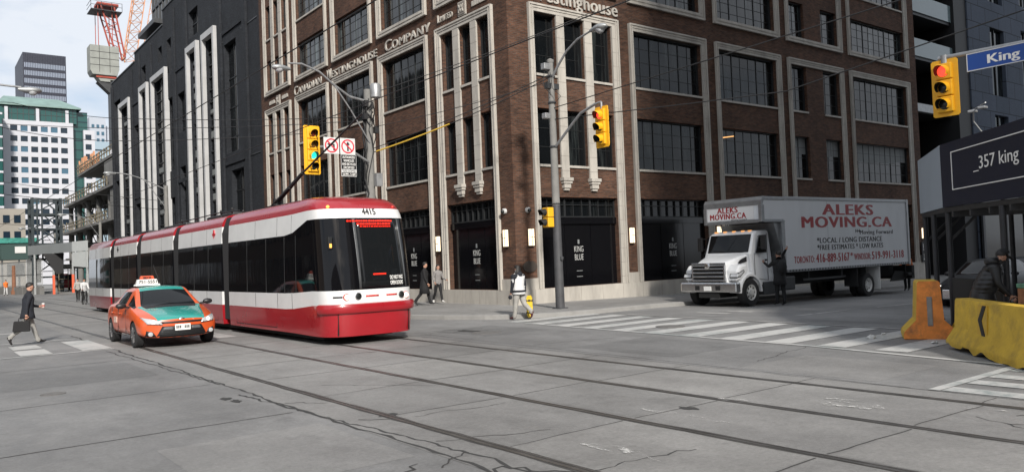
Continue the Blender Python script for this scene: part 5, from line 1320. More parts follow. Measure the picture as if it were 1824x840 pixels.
# ------------------------------------------------------------------ concrete barriers
def barrier_mats(a, c): return [a, c]
K['b_yel'] = mat('weathered_yellow_paint', (.56, .36, .035), .7, var=.18, vscale=3, bump=.35, bscale=25, dirt=.45, dscale=2.6)
K['b_or'] = mat('weathered_orange_paint', (.78, .26, .05), .65, var=.3, vscale=3.5, bump=.35, bscale=25, dirt=.75, dscale=2.2)
K['b_conc'] = mat('chipped_concrete', (.26, .245, .225), .9, var=.2, vscale=6, bump=.5, bscale=30)
def barrier(name, label, loc, rz, L_, H, hw, end_or, seed):
    random.seed(seed); t = thing(name, label, 'barrier', loc, rz)
    prof = [(hw, 0.0), (hw, .10), (hw*.98, .16), (hw*.52, .40), (hw*.42, H-.04), (hw*.36, H)]
    full = [(-y, z) for y, z in prof]+[(y, z) for y, z in reversed(prof)]
    n = max(10, int(L_/.09)); rows = []; ctl = [random.choice((0, .02, .05, .10, .13)) for _ in range(40)]
    for i in range(n+1):
        x = L_*i/n; r = []
        for (y, z) in full:
            zz = z
            if z == 0: q = x/.3; u = q-int(q); u = u*u*(3-2*u); zz = ctl[int(q)]*(1-u)+ctl[int(q)+1]*u+random.uniform(0, .012)
            r.append((x, y+random.uniform(-.004, .004), zz))
        rows.append(r)
    b = MB(); b.grid(rows, lambda i, j: 0); 
    b.grid([[r[-1] for r in rows], [r[0] for r in rows]], 2)
    m = len(full)
    for r, s in ((rows[0], 1), (rows[-1], 1)): b.quad(r, 1 if end_or else 0)
    b.build('body', [K['b_yel'], K['b_or'], K['b_conc']], t, local=True, smooth=30, bevel=.012)
    return t
import mathutils
t1 = barrier('concrete_barrier', 'taller barrier with an orange painted end face standing behind the chevron one', (16.66, 7.72, 0), math.atan2(.50, .87), .95, 1.2, .50, True, 2)
b = MB(); b.box(-.03, 0, -.04, .04, .30, .86); b.box(-.02, 0, -.05, .05, .28, .88); b.build('end_slot', K['b_conc'], t1, local=True, bevel=.008)
rz = math.atan2(-.70, -.72)
t2 = barrier('concrete_barrier', 'yellow barrier with a black chevron and a broken lower edge at the right edge', (15.70, 6.66, 0), rz, 3.2, .93, .34, True, 5)
def fp(x, z, d): return (x, -(.34*.52+(.34*.42-.34*.52)*(z-.40)/.49)-d, z)
def slab4(b, pts, d0, d1):
    f = [fp(x, z, d1) for x, z in pts]; k = [fp(x, z, d0) for x, z in pts]; n = len(pts)
    b.quad(f); b.quad(k[::-1])
    for i in range(n): j = (i+1) % n; b.quad([f[i], k[i], k[j], f[j]])
b = MB(); slab4(b, [(1.04, .34), (1.40, .34), (1.40, .88), (1.04, .88)], -.02, .022); b.build('chevron_plate', mat('chevron_plate_yellow', (.55, .34, .03), .5, dirt=.3, dscale=5), t2, local=True)
b = MB(); slab4(b, [(1.07, .61), (1.21, .61), (1.36, .87), (1.23, .87)], .02, .030); slab4(b, [(1.07, .609), (1.21, .609), (1.36, .35), (1.23, .35)], .02, .030)
b.build('chevron', K['black'], t2, local=True)
# an orange barrier end glimpsed between them
t3 = barrier('concrete_barrier', 'low dark orange barrier mostly hidden between the other two', (17.35, 7.35, 0), math.atan2(-.7, -.72), 1.0, .7, .3, True, 9)
# scraps on the road by the barriers
K['litter'] = mat('white_paper', (.6, .6, .58), .7)
for i, (x, y, s) in enumerate(((16.2, 8.75, .09), (16.0, 7.35, .06), (17.0, 8.9, .05))):
    b = MB(); random.seed(20+i); b.ball((0, 0, s*.4), s, 8, 0, (1.3, .9, .45)); b.v = [(p[0]+random.uniform(-.3, .3)*s, p[1]+random.uniform(-.3, .3)*s, max(.005, p[2]+random.uniform(-.2, .2)*s)) for p in b.v]
    o = b.build('paper_scrap', K['litter']); o.location = (x, y, .006); tag(o, ('crumpled paper scrap left of the orange barrier foot', 'paper scrap in front of the orange barrier foot', 'small scrap at the end of the zebra crossing')[i], 'litter')
# ------------------------------------------------------------------ covered walkway with the hoarding sign
K['navy'] = mat('navy_hoarding', (.007, .009, .022), .55, spec=.25, var=.1); K['pgrey'] = mat('pale_grey_panel', (.28, .32, .36), .6, var=.06, vscale=1)
K['post'] = mat('dark_steel_post', (.035, .036, .04), .5, metal=.3, var=.2)
hd = thing('covered_walkway', 'navy covered construction walkway on steel posts with a white outlined sign', 'walkway', (18.2, 8.0, .15))
A = Vector((18.2, 8.0, 0)); dS = Vector((-.69, -.72, 0)).normalized(); dP = Vector((2.8, 1.8, 0)).normalized()
def wallstrip(b, p, d, ln, z0, z1, th=.05, mi=0):
    n = Vector((-d.y, d.x, 0)); q = p+d*ln
    for s in (0,): 
        b.quad([p+Vector((0,0,z0)), q+Vector((0,0,z0)), q+Vector((0,0,z1)), p+Vector((0,0,z1))], mi)
b = MB(); wallstrip(b, A, dS, 7.2, 2.75, 4.13); o = b.build('sign_board', K['navy'], hd, solid=.06)
# rotate-aware border and lettering on the board
ang = math.atan2(dS.y, dS.x); nrm = Vector((dS.y, -dS.x, 0))     # towards the street
if nrm.dot(Vector((-1, .4, 0))) < 0: nrm = -nrm
b = MB()
def sb(u0, u1, z0, z1):
    p = A+nrm*.04
    b.bar(p+dS*u0+Vector((0,0,(z0+z1)/2)), p+dS*u1+Vector((0,0,(z0+z1)/2)), .012, z1-z0)
sb(.55, 5.2, 3.89, 3.91); sb(.55, 5.2, 3.09, 3.11); sb(.55, .575, 3.11, 3.89); sb(5.18, 5.2, 3.11, 3.89); b.build('border', K['letter'], o)
lz = math.atan2(dS.y, dS.x)
text('lettering', '_357 king', K['letter'], o, tuple(A+nrm*.036+dS*1.52+Vector((0,0,3.42))), lz, w=1.75, h=.33, ext=.003)
b = MB(); wallstrip(b, A+Vector((.03, .02, 0)), dP, 3.35, 2.75, 4.13); b.build('end_panel', K['pgrey'], hd, solid=.05)
b = MB(); p0, p1 = A+dS*7.0, A+dP*3.3; inn_ = [p0, A, p1, p1+Vector((6, -6, 0)), p0+Vector((6, -6, 0))]
b.prism([(p.x, p.y) for p in inn_], 'z', 2.64, 2.74); b.build('roof_deck', K['black'], hd)
b = MB()
for i in range(9):
    p = A+dS*(.4+.8*i); b.bar((p.x, p.y, 2.58), (p.x+5.5, p.y-5.3, 2.58), .06, .12)
b.build('roof_beams', K['post'], hd)
for i, (x, y) in enumerate(((18.25, 7.95), (20.95, 9.7), (19.55, 8.85), (20.1, 6.6), (22.6, 8.3), (16.5, 6.2), (18.3, 4.6), (24.2, 6.7))):
    b = MB(); b.tube([(x, y, .15+gz(x)), (x, y, 2.64)], .06, 12); b.lathe([(.13, .0), (.13, .02)], (x, y, .15+gz(x)), 12); b.build('post', K['post'], hd, smooth=40)
    if i < 4:
        b = MB(); b.bar((x, y, 2.0), (x+.45, y-.45, 2.6), .05, .05); b.build('brace', K['post'], hd)
b = MB(); q = [A+Vector((.6, -.1, 0)), A+dP*3.2+Vector((.4, -.5, 0))]
b.quad([(q[0].x, q[0].y, .15), (q[1].x, q[1].y, .15), (q[1].x, q[1].y, 1.1), (q[0].x, q[0].y, 1.1)]); b.build('low_fence', K['black'], hd, solid=.05)
b = MB(); q = A+dS*.1+Vector((.15, .05, 0)), A+dS*2.3+Vector((.15, .05, 0)); b.quad([(q[0].x, q[0].y, .1), (q[1].x, q[1].y, .1), (q[1].x, q[1].y, 1.2), (q[0].x, q[0].y, 1.2)]); b.build('low_fence', K['black'], hd, solid=.05)
t = thing('gooseneck_lamp', 'curved twin sign lamp on top of the navy hoarding', 'lamp', (16.9, 6.6, 4.13))
b = MB(); p = A+dS*1.9
pts = [p+nrm*-.05+Vector((0,0,4.05)), p+nrm*.15+Vector((0,0,4.35)), p+nrm*.3+dS*.35+Vector((0,0,4.52)), p+nrm*.35+dS*.95+Vector((0,0,4.55))]
b.tube(pts, .013, 8); b.build('neck', K['galv'], t, smooth=50)
for u in (.45, .85):
    b = MB(); c = p+nrm*.36+dS*u+Vector((0,0,4.47)); b.box(c.x-.07, c.x+.07, c.y-.07, c.y+.07, c.z-.02, c.z+.03); b.build('lamp_head', K['galv'], t, bevel=.015)
# cars standing beyond the walkway
K['c_blk'] = mat('black_car_paint', (.008, .009, .011), .4, coat=.1)
def dark_car(loc, rz, label):
    t = thing('parked_car', label, 'car', (0, 2.3, 0))
    s = build_car(t, 0, 0, [K['c_blk'], K['c_blk'], K['x_glass'], K['x_trim']])
    split_parts(s, [(0, 'body'), (1, lambda x, y, n: 'bonnet' if y < -1 else 'roof' if y < 1.4 else 'boot_lid'), (2, lambda x, y, n: 'side_window' if abs(x) > .4 else ('windscreen' if y < 0 else 'rear_window')), (3, 'underbody')], t); drop(s)
    for yw in (.93, 3.63):
        for sx in (-1, 1): wheel(t, sx*.775, yw, sx, rimmat=K['rim'])
    for sx in (-1, 1):
        b = MB(); b.ball((sx*.64, .24, .66), .10, 10, 0, (1.3, .5, .6)); b.build('headlight', K['head_on'], t, smooth=60)
        b = MB(); b.ball((sx*1.0, 1.58, 1.03), .12, 10, 0, (1, .55, .62)); b.build('wing_mirror', K['x_trim'], t, smooth=60)
    b = MB(); b.box(-.5, .5, -.01, .06, .3, .6); b.build('grille', K['chrome'], t, bevel=.02)
    t.location = loc; t.rotation_euler = (0, 0, rz)
    return t
dark_car((28.0, 11.0, -.1), math.pi*1.5, 'black car with lit headlights standing in the road behind the walkway posts')
dark_car((33.6, 11.9, -.18), math.pi*1.5, 'second black car with a bright windscreen beyond the man in the puffy jacket')
taxi.scale = (1.16, 1.07, 1.09); taxi.location.x += .05; taxi.location.y -= .30
# ------------------------------------------------------------------ people
K['skin'] = mat('skin', (.42, .23, .16), .55); K['hair'] = mat('dark_hair', (.012, .010, .009), .6)
K['cl_navy'] = mat('navy_blazer', (.010, .012, .018), .85, var=.2, vscale=9, bump=.8, bscale=11); K['cl_tan'] = mat('stone_trousers', (.24, .235, .22), .85, var=.15, vscale=7, bump=.8, bscale=10)
K['cl_black'] = mat('black_cloth', (.009, .009, .010), .85, var=.25, vscale=9); K['cl_grey'] = mat('grey_knit', (.20, .19, .185), .9, var=.2, vscale=25)
K['cl_white'] = mat('white_varsity_body', (.55, .55, .55), .8, var=.1, vscale=12, bump=.8, bscale=12); K['shoe'] = mat('dark_shoe', (.012, .011, .011), .5); K['shoe_br'] = mat('maroon_shoe', (.07, .018, .018), .5)
K['shoe_wh'] = mat('pale_shoe', (.5, .49, .47), .6); K['hivis'] = mat('orange_vest', (.75, .18, .03), .7); K['cl_lgrey'] = mat('pale_grey_sweatpants', (.30, .29, .27), .9, var=.15, vscale=8, bump=.9, bscale=10)
K['lens_blk'] = mat('spectacle_frame', (.01, .01, .01), .3); K['eye'] = mat('eye_white', (.5, .48, .46), .3)
def person(label, loc, heading, H=1.75, legs=((25, 5), (-20, 30)), arms=((-15, 20, 8), (20, 25, 8)), lean=3, top='cl_black', bottom='cl_black', shoe='shoe', sleeve=None, head_turn=0, nod=0, build=1.0, group=None, hands=True, hair='short', coat=None, hip=0, cat='person'):
    """heading: direction faced (radians from +Y, counter-clockwise); legs (thigh, knee) and arms (shoulder, elbow, spread) in degrees, left then right"""
    t = thing('person', label, cat, loc, heading, group)
    s = H/1.75; V = Vector
    def rx(a): return Matrix.Rotation(R(a), 3, 'X')          # positive a swings down-vector forward (+Y)
    hipz = .92-hip
    lo = rx(-lean)
    pel = V((0, 0, hipz)); pts = {}; E_ = []
    def add(n, p, r, par=None):
        k_ = 1.12 if n.startswith('skull') or n == 'neck' else 1.0 if n[:4] in ('heel', 'ball', 'toel', 'toer', 'palm') else 1.24
        pts[n] = (p*s, r*s*k_); 
        if par: E_.append((par, n))
    up_ = lo @ V((0, 0, 1))
    add('pel', pel, V((.145*build, .115*build, 0)))
    add('waist', pel+up_*.16, V((.135*build, .10*build, 0)), 'pel'); add('chest', pel+up_*.36, V((.165*build, .115*build, 0)), 'waist'); add('yoke', pel+up_*.475, V((.115*build, .085*build, 0)), 'chest')
    nk = pel+up_*.535; add('neck', nk, V((.056, .056, 0)), 'yoke')
    hd = rx(-lean-nod)
    add('skull0', nk+hd @ V((0, .012, .075)), V((.058, .066, 0)), 'neck'); add('skull1', nk+hd @ V((0, .022, .155)), V((.075, .092, 0)), 'skull0'); add('skull2', nk+hd @ V((0, .012, .235)), V((.066, .078, 0)), 'skull1')
    foot = {}
    for sd, x in (('l', -1), ('r', 1)):
        th, kn = legs[0 if sd == 'l' else 1]
        h0 = pel+V((x*.088*build, 0, -.06)); k = h0+rx(th) @ V((x*.01, 0, -.42)); a = k+rx(th-kn) @ V((0, 0, -.40))
        add('hip'+sd, h0, V((.092*build,)*2+(0,)), 'pel'); add('thigh'+sd, h0.lerp(k, .5), V((.078*build,)*2+(0,)), 'hip'+sd); add('knee'+sd, k, V((.056*build,)*2+(0,)), 'thigh'+sd); add('calf'+sd, k.lerp(a, .35), V((.056*build,)*2+(0,)), 'knee'+sd); add('ankle'+sd, a, V((.042,)*2+(0,)), 'calf'+sd)
        fr = rx(min(20, max(-65, (th-kn)))); add('heel'+sd, a+fr @ V((0, -.03, -.055)), V((.038, .038, 0)), 'ankle'+sd); add('ball'+sd, a+fr @ V((x*.012, .13, -.068)), V((.042, .028, 0)), 'ankle'+sd); add('toe'+sd, a+fr @ V((x*.014, .20, -.074)), V((.034, .022, 0)), 'ball'+sd)
        foot[sd] = a
        sh, el, sp = arms[0 if sd == 'l' else 1]
        s0 = pel+up_*.45+V((x*.185*build, 0, 0)); rm = rx(sh) @ Matrix.Rotation(R(-x*sp), 3, 'Y'); e = s0+lo @ (rm @ V((0, 0, -.28))); rm2 = rx(sh+el) @ Matrix.Rotation(R(-x*sp*.4), 3, 'Y'); w = e+lo @ (rm2 @ V((0, 0, -.245))); hn = w+lo @ (rm2 @ V((0, 0, -.08)))
        add('sh'+sd, s0, V((.066*build,)*2+(0,)), 'yoke'); add('uarm'+sd, s0.lerp(e, .5), V((.053*build,)*2+(0,)), 'sh'+sd); add('elb'+sd, e, V((.044*build,)*2+(0,)), 'uarm'+sd); add('wri'+sd, w, V((.031,)*2+(0,)), 'elb'+sd); add('palm'+sd, hn, V((.036, .020, 0)), 'wri'+sd)
        pts['_hand'+sd] = (hn*s, lo @ rm2)
    low = min(pts[n][0].z-pts[n][1].y for n in pts if n[:4] in ('heel', 'ball', 'toel', 'toer'))
    names = [n for n in pts if n[0] != '_']; ix = {n: i for i, n in enumerate(names)}
    co = [pts[n][0]-V((0, 0, low)) for n in names]
    me = bpy.data.meshes.new('body'); me.from_pydata([tuple(c) for c in co], [(ix[a], ix[c]) for a, c in E_], [])
    o = link_mesh('body', me, t); MW[o] = MW[t]
    o.parent = None
    sk = o.modifiers.new('skin', 'SKIN'); sk.use_smooth_shade = True
    for n in names:
        d = me.skin_vertices[0].data[ix[n]]; d.radius = (pts[n][1].x, pts[n][1].y); d.use_root = (n == 'pel')
    o.modifiers.new('sub', 'SUBSURF').levels = 2
    baked(o); o.parent = t; o.location = (0, 0, 0)
    me = o.data
    bot = K[bottom]; sl = K[sleeve or top]; mats = [K[top], bot, K['skin'], K[shoe], sl]
    me.materials.clear()
    for m in mats: me.materials.append(m)
    segm = [(a, c) for a, c in E_]
    def which(a, c):
        n = c
        if n[:4] in ('heel', 'ball') or n[:3] == 'toe': return 3
        if n.startswith('skull') or n.startswith('palm') or n == 'neck': return 2
        if n[:3] in ('hip', 'thi', 'kne', 'cal', 'ank'): return 1
        if n[:3] in ('uar', 'elb', 'wri') or n[:2] == 'sh': return 4
        return 0
    P = {n: co[ix[n]] for n in names}
    for p in me.polygons:
        c = p.center; best = 9; bm_ = 0
        for a, q in segm:
            A_, B_ = P[a], P[q]; d = B_-A_; u = max(0, min(1, (c-A_).dot(d)/max(1e-9, d.length_squared))); ds = (c-(A_+d*u)).length/(.6*pts[q][1].x+.4*pts[a][1].x)
            if ds < best: best = ds; bm_ = which(a, q)
        if bm_ == 1 and c.z > P['pel'].z-.05*s and abs(c.x) < .3: bm_ = 0
        if bm_ == 0 and c.z < P['pel'].z-.12*s: bm_ = 1
        p.material_index = bm_; p.use_smooth = True
    # fingers join the palm in the same mesh; the nose, lips and chin are pushed out of the head
    c2 = P['skull1']; hr = Matrix.Rotation(R(head_turn), 3, 'Z')
    f = hr @ (hd @ V((0, 1, 0)))
    for v in me.vertices:
        if v.co.z > P['neck'].z-.02*s or (v.co-c2).length < .16*s:
            q = v.co-c2
            if q.length < .2*s and q.dot(f) > .03*s:
                side = abs(q.dot(V((f.y, -f.x, 0))))/s; h = q.dot(hd @ V((0, 0, 1)))/s
                v.co += f*s*(.026*math.exp(-(side/.014)**2-((h+.018)/.022)**2)+.008*math.exp(-(side/.02)**2-((h+.062)/.012)**2)+.010*math.exp(-(side/.026)**2-((h+.095)/.018)**2)-.008*math.exp(-((side-.032)/.016)**2-((h-.014)/.012)**2))
    b = MB()
    if hands:
        for sd, x in (('l', -1), ('r', 1)):
            hp, rm = pts['_hand'+sd]; hp = hp-V((0, 0, low))
            for k, (off, ln) in enumerate(((-.026, .062), (-.009, .074), (.009, .070), (.025, .056))):
                p0 = hp+rm @ V((.0, off, -.015))*s; p1 = p0+rm @ V((-x*.006, 0, -ln*.5))*s; p2 = p1+rm @ V((-x*.026, 0, -ln*.42))*s
                b.tube([p0, p1, p2], [.0095*s, .009*s, .007*s], 6)
            p0 = hp+rm @ V((0, .02, .02))*s; b.tube([p0, p0+rm @ V((-x*.012, .034, -.022))*s, p0+rm @ V((-x*.022, .04, -.055))*s], [.011*s, .010*s, .008*s], 6)
        bm = bmesh.new(); bm.from_mesh(me); vs = [bm.verts.new(v) for v in b.v]
        for q in b.f:
            try: fc = bm.faces.new([vs[i] for i in q]); fc.material_index = 2; fc.smooth = True
            except ValueError: pass
        bm.to_mesh(me); bm.free()
    t['_j'] = 0; del t['_j']
    J = {n: P[n] for n in names}
    J['f'] = f; J['hd'] = hd; J['hr'] = hr; J['s'] = s
    # face: eyes, brows, ears
    side = V((f.y, -f.x, 0)).normalized(); u = hd @ V((0, 0, 1))
    b = MB()
    for q in (-1, 1): b.ball(tuple(c2+f*.087*s+side*q*.031*s+u*.014*s), .0105*s, 8)
    b.build('eyes', K['lens_blk'], t, local=True, smooth=60)
    b = MB()
    for q in (-1, 1): b.ball(tuple(c2+side*q*.078*s-f*.005*s+u*-.005*s), .026*s, 8, 0, (.5, .7, 1.2))
    b.build('ears', K['skin'], t, local=True, smooth=60)
    if hair:
        b = MB(); n = 16; rows = []; top_ = c2+u*.045*s-f*.012*s
        for i in range(9):
            a = math.pi*.56*i/8+.02; rows.append([])
            for k in range(n):
                ph = 2*math.pi*k/n; fr = math.sin(ph)
                aa = a*(.72 if fr > .35 else 1.0+.28*max(0, -fr)) if hair == 'short' else a*(.72 if fr > .45 else 1.35)
                d_ = side*math.sin(aa)*math.cos(ph)*.088+f*math.sin(aa)*math.sin(ph)*.106+u*math.cos(aa)*.098
                rows[-1].append(tuple(top_+d_*s*(1+.03*math.sin(7*ph+3*a))))
        b.grid(rows, 0, True)
        if hair == 'long':
            r2 = []
            for k, (dz, w, dp) in enumerate(((.04, .095, .08), (-.06, .115, .085), (-.16, .12, .085), (-.27, .09, .06), (-.30, .03, .02))):
                r2.append([tuple(c2-f*.045*s+u*dz*s+side*w*s*math.cos(q*.785)+f*dp*s*math.sin(q*.785)*(.55 if math.sin(q*.785) > 0 else 1)) for q in range(8)])
            b.grid(r2, 0, True)
        b.build('hair', K['hair'], t, local=True, smooth=60)
    if coat:
        zl, fl, m = coat; b = MB(); rows = []; n = 20; c0 = P['yoke']; pl_ = P['pel']
        for zz, w, d in ((P['yoke'].z-.02, .17, .105), (P['chest'].z, .20, .145), (P['waist'].z, .175, .135), (P['pel'].z, .19, .15), (P['pel'].z*.5+zl*.5, .19*(1+fl*.5), .165*(1+fl*.5)), (zl, .20*(1+fl), .18*(1+fl))):
            u_ = (zz-pl_.z)/(c0.z-pl_.z); cx = pl_.lerp(c0, max(0, min(1, u_)))
            rows.append([(cx.x+w*build*s*math.cos(2*math.pi*k/n), cx.y+d*build*s*math.sin(2*math.pi*k/n)*(1+.05*math.sin(6*math.pi*k/n)), zz) for k in range(n)])
        b.grid(rows, 0, True); b.build('coat', K[m], t, local=True, smooth=60, solid=.015)
    return t, J
# man with the briefcase, crossing from left to right
t, J = person('man in a dark navy blazer and pale trousers striding over the crossing at far left', (2.84, 27.6, .01), -math.pi/2+.05, 1.84, legs=((20, 4), (-22, 30)), arms=((8, 75, 6), (-14, 14, 10)), lean=4, top='cl_navy', bottom='cl_tan', coat=(.78, .06, 'cl_navy'))
side = Vector((J['f'].y, -J['f'].x, 0)); g = MB(); c2 = J['skull1']
for q in (-1, 1): c = c2+J['f']*.10*J['s']+side*q*.031; g.tube([c+side*.024*math.cos(a*.785)+Vector((0, 0, .02*math.sin(a*.785)+.012)) for a in range(9)], .003, 5)
g.build('spectacles', K['lens_blk'], t, local=True)
hr_ = MW[t] @ J['palmr']; hl_ = MW[t] @ J['palml']
tc_ = thing('briefcase', 'black soft briefcase carried low behind the man at far left', 'bag', (hr_.x-.12, hr_.y, hr_.z-.42), -.1)
b = MB(); b.prism([(-.24, .0), (.22, -.01), (.20, .30), (-.20, .31)], 'y', -.07, .07); b.build('bag_body', K['cl_black'], tc_, local=True, bevel=.03)
b = MB(); b.tube([(-.08, 0, .30), (-.07, 0, .39), (.05, 0, .395), (.08, 0, .30)], .012, 6); b.build('handle', K['cl_black'], tc_, local=True)
tc_ = thing('coffee_cup', 'white paper coffee cup held out by the man in the blazer', 'cup', (hl_.x+.06, hl_.y, hl_.z-.03), 0)
b = MB(); b.lathe([(.03, 0), (.042, .12)], (0, 0, 0), 14); b.build('cup', K['sign_white'], tc_, local=True, smooth=40)
b = MB(); b.lathe([(.045, .12), (.045, .132), (.036, .14)], (0, 0, 0), 14); b.build('lid', K['sign_white'], tc_, local=True)
b = MB(); b.lathe([(.0355, .025), (.041, .085)], (0, 0, 0), 14); b.build('sleeve', mat('cup_sleeve', (.45, .15, .12), .8), tc_, local=True)
# the pair walking by the shop front
person('person in a long black coat walking beside the shopfront, left of the woman in grey', (17.46, 29.0, .16), math.radians(-128), 1.80, legs=((16, 3), (-18, 22)), arms=((-10, 25, 5), (8, 20, 5)), top='cl_black', bottom='cl_black', coat=(.50, .25, 'cl_black'), hair='short', head_turn=12)
person('woman in a grey jumper and black trousers walking beside the shopfront sconce', (18.35, 29.35, .16), math.radians(178), 1.66, legs=((14, 2), (-14, 20)), arms=((14, 60, 14), (-4, 55, 16)), top='cl_grey', bottom='cl_black', shoe='shoe_wh', build=.92, hair='long')
# the skateboarder seen from behind
t, J = person('pedestrian in a white and black varsity jacket seen from behind at the crossing', (15.86, 20.42, .012), math.radians(12), 1.73, legs=((9, 2), (-16, 36)), arms=((6, 10, 9), (-8, 14, 9)), lean=2, top='cl_white', sleeve='cl_navy', bottom='cl_lgrey', shoe='shoe_br', build=1.22, hair='long', coat=(.82, .04, 'cl_white'))
b = MB(); c = J['neck']-J['f']*.075; b.ball(tuple(c+Vector((0, 0, -.03))), .125, 12, 0, (1.05, .7, .85)); b.build('hood', K['cl_navy'], t, local=True, smooth=60)
b = MB(); b.lathe([(.262, -.03), (.266, .0), (.258, .03)], tuple(J['pel']+Vector((0, 0, -.03))), 18); b.v = [(p[0], (p[1]-J['pel'].y)*.9+J['pel'].y, p[2]) for p in b.v]; b.build('waistband', K['cl_navy'], t, local=True, smooth=60)
b = MB(); p = J['uarml']+Vector((-.058, -.03, 0)); b.box(p.x-.01, p.x+.012, p.y-.045, p.y+.045, p.z-.055, p.z+.055); b.build('sleeve_patch', K['cl_white'], t, local=True, bevel=.01)
h = MW[t] @ J['palmr']
tb = thing('skateboard', 'yellow skateboard hanging upright beside the leg of the varsity jacket wearer', 'skateboard', (h.x+.10, h.y-.10, .05), -.64)
b = MB(); rows = [[(x, -.02-.06*max(0, abs(z-.36)-.26)*3, z) for x in (-.10*(1-max(0, abs(z-.36)-.28)*5), .10*(1-max(0, abs(z-.36)-.28)*5))] for z in [.72*i/12 for i in range(13)]]
b.grid(rows); b.build('deck', mat('yellow_deck', (.66, .45, .02), .45, var=.2, vscale=20), tb, local=True, solid=.012)
b = MB()
for z in (.16, .56):
    b.box(-.03, .03, -.06, -.02, z-.03, z+.03); b.cyl((-.1, -.06, z), (.1, -.06, z), .01)
    for x in (-.1, .1): b.cyl((x-.016, -.06, z), (x+.016, -.06, z), .027, 12)
b.build('trucks', K['x_trim'], tb, local=True)
h = MW[t] @ J['palml']
tb = thing('pouch', 'small dark pouch held in the left hand of the varsity jacket wearer', 'pouch', (h.x-.02, h.y, h.z-.16), 0)
b = MB(); b.ball((0, 0, .08), .07, 12, 0, (.9, 1.1, 1.0)); b.build('pouch_body', K['cl_navy'], tb, local=True, smooth=60)
# worker reaching up at the truck cab
t, J = person('person all in black with a backpack reaching up beside the truck cab door', (24.72, 16.62, -.04), math.radians(-25), 1.86, legs=((3, 2), (-4, 4)), arms=((60, 60, 12), (150, 75, 10)), lean=0, build=1.05, hair='short', coat=(.74, .06, 'cl_black'))
b = MB(); c = J['chest']-J['f']*.20; b.ball(tuple(c+Vector((0, 0, -.08))), .21, 12, 0, (.85, .62, 1.25)); b.build('backpack', K['cl_black'], t, local=True, smooth=60)
# hunched man behind the chevron barrier
K['cl_puff'] = mat('black_puffer', (.012, .012, .013), .42, var=.2, vscale=6)
t, J = person('man in a black puffer jacket and cap leaning over a cart behind the chevron barrier', (15.98, 6.42, .0), math.radians(-150), 1.80, legs=((8, 6), (-8, 8)), arms=((34, 30, 10), (30, 34, 10)), lean=24, nod=8, top='cl_puff', bottom='cl_black', build=1.22, hair='short', coat=(.78, .06, 'cl_puff'), head_turn=15)
b = MB(); c2 = J['skull2']; f = J['f']; rows = []
for i in range(6):
    a = math.pi*.5*i/5; rows.append([tuple(c2+Vector((.092*math.sin(a)*math.cos(k*.3927), .112*math.sin(a)*math.sin(k*.3927), .085*math.cos(a)+.0))) for k in range(16)])
b.grid(rows, 0, True); p = c2+f*.10; sd_ = Vector((f.y, -f.x, 0)); b.quad([p-sd_*.08, p+sd_*.08, p+sd_*.06+f*.09-Vector((0, 0, .03)), p-sd_*.06+f*.09-Vector((0, 0, .03))]); b.build('cap', K['cl_black'], t, local=True, smooth=50, solid=.006)
b = MB(); c1 = J['skull1']; s_ = J['s']
for q in (-1, 1): c = c1+f*.098*s_+sd_*q*.033+Vector((0, 0, .012)); b.tube([c+sd_*.026*math.cos(a*.785)+Vector((0, 0, .021*math.sin(a*.785))) for a in range(9)], .0035, 5); b.tube([c+sd_*q*.026, c1+sd_*q*.082-f*.0], .003, 5)
b.build('spectacles', K['lens_blk'], t, local=True)
b = MB()
rows = []
for i in range(41):
    k = i/40; cx = J['pel'].lerp(J['yoke'], k); r = (.235+.035*math.sin(math.pi*min(1, k*1.2)))*(1-.25*max(0, k-.8)/.2)+.010*abs(math.sin(k*math.pi*6))
    rows.append([(cx.x+r*math.cos(q*.2618), cx.y+r*.80*math.sin(q*.2618), cx.z-.05+.07*k) for q in range(24)])
b.grid(rows, 0, True); b.build('quilted_body', K['cl_puff'], t, local=True, smooth=60)
b = MB(); c = J['neck']-f*.06; b.lathe([(.10, -.04), (.13, .0), (.125, .06), (.10, .09)], tuple(c), 16); b.build('collar', K['cl_puff'], t, local=True, smooth=60)
b = MB(); b.tube([J['skull0']+sd_*.06+f*.02, J['neck']+f*.12+sd_*.05, J['chest']+f*.20+sd_*.03, J['waist']+f*.22+sd_*.02], .004, 5); b.build('earphone_cord', K['sign_white'], t, local=True)
ct = thing('hand_cart', 'dark hand cart holding a crate in front of the man in the puffer jacket', 'cart', (15.35, 5.30, 0), -.8)
b = MB(); b.box(-.5, .5, -.32, .32, .80, .86); 
for x in (-.46, .46):
    for y in (-.28, .28): b.box(x-.02, x+.02, y-.02, y+.02, .1, .8)
b.box(-.5, .5, -.32, .32, .25, .29); b.build('frame', K['post'], ct, local=True)
b = MB()
for x in (-.44, .44):
    for y in (-.3, .3): b.cyl((x, y-.02, .08), (x, y+.02, .08), .08, 14)
b.build('casters', K['rubber'], ct, local=True)
cr = thing('crate', 'green and orange crate standing on the hand cart at the right edge', 'crate', (15.42, 5.24, .86), -.7)
b = MB(); b.box(-.3, .3, -.22, .22, 0, .28); b.build('box_body', mat('orange_crate', (.30, .13, .06), .7, var=.4, vscale=9), cr, local=True, bevel=.01)
b = MB(); b.box(-.31, .31, -.23, .23, .282, .36); b.build('lid', mat('green_crate_lid', (.10, .24, .16), .7, var=.3, vscale=8), cr, local=True, bevel=.01)
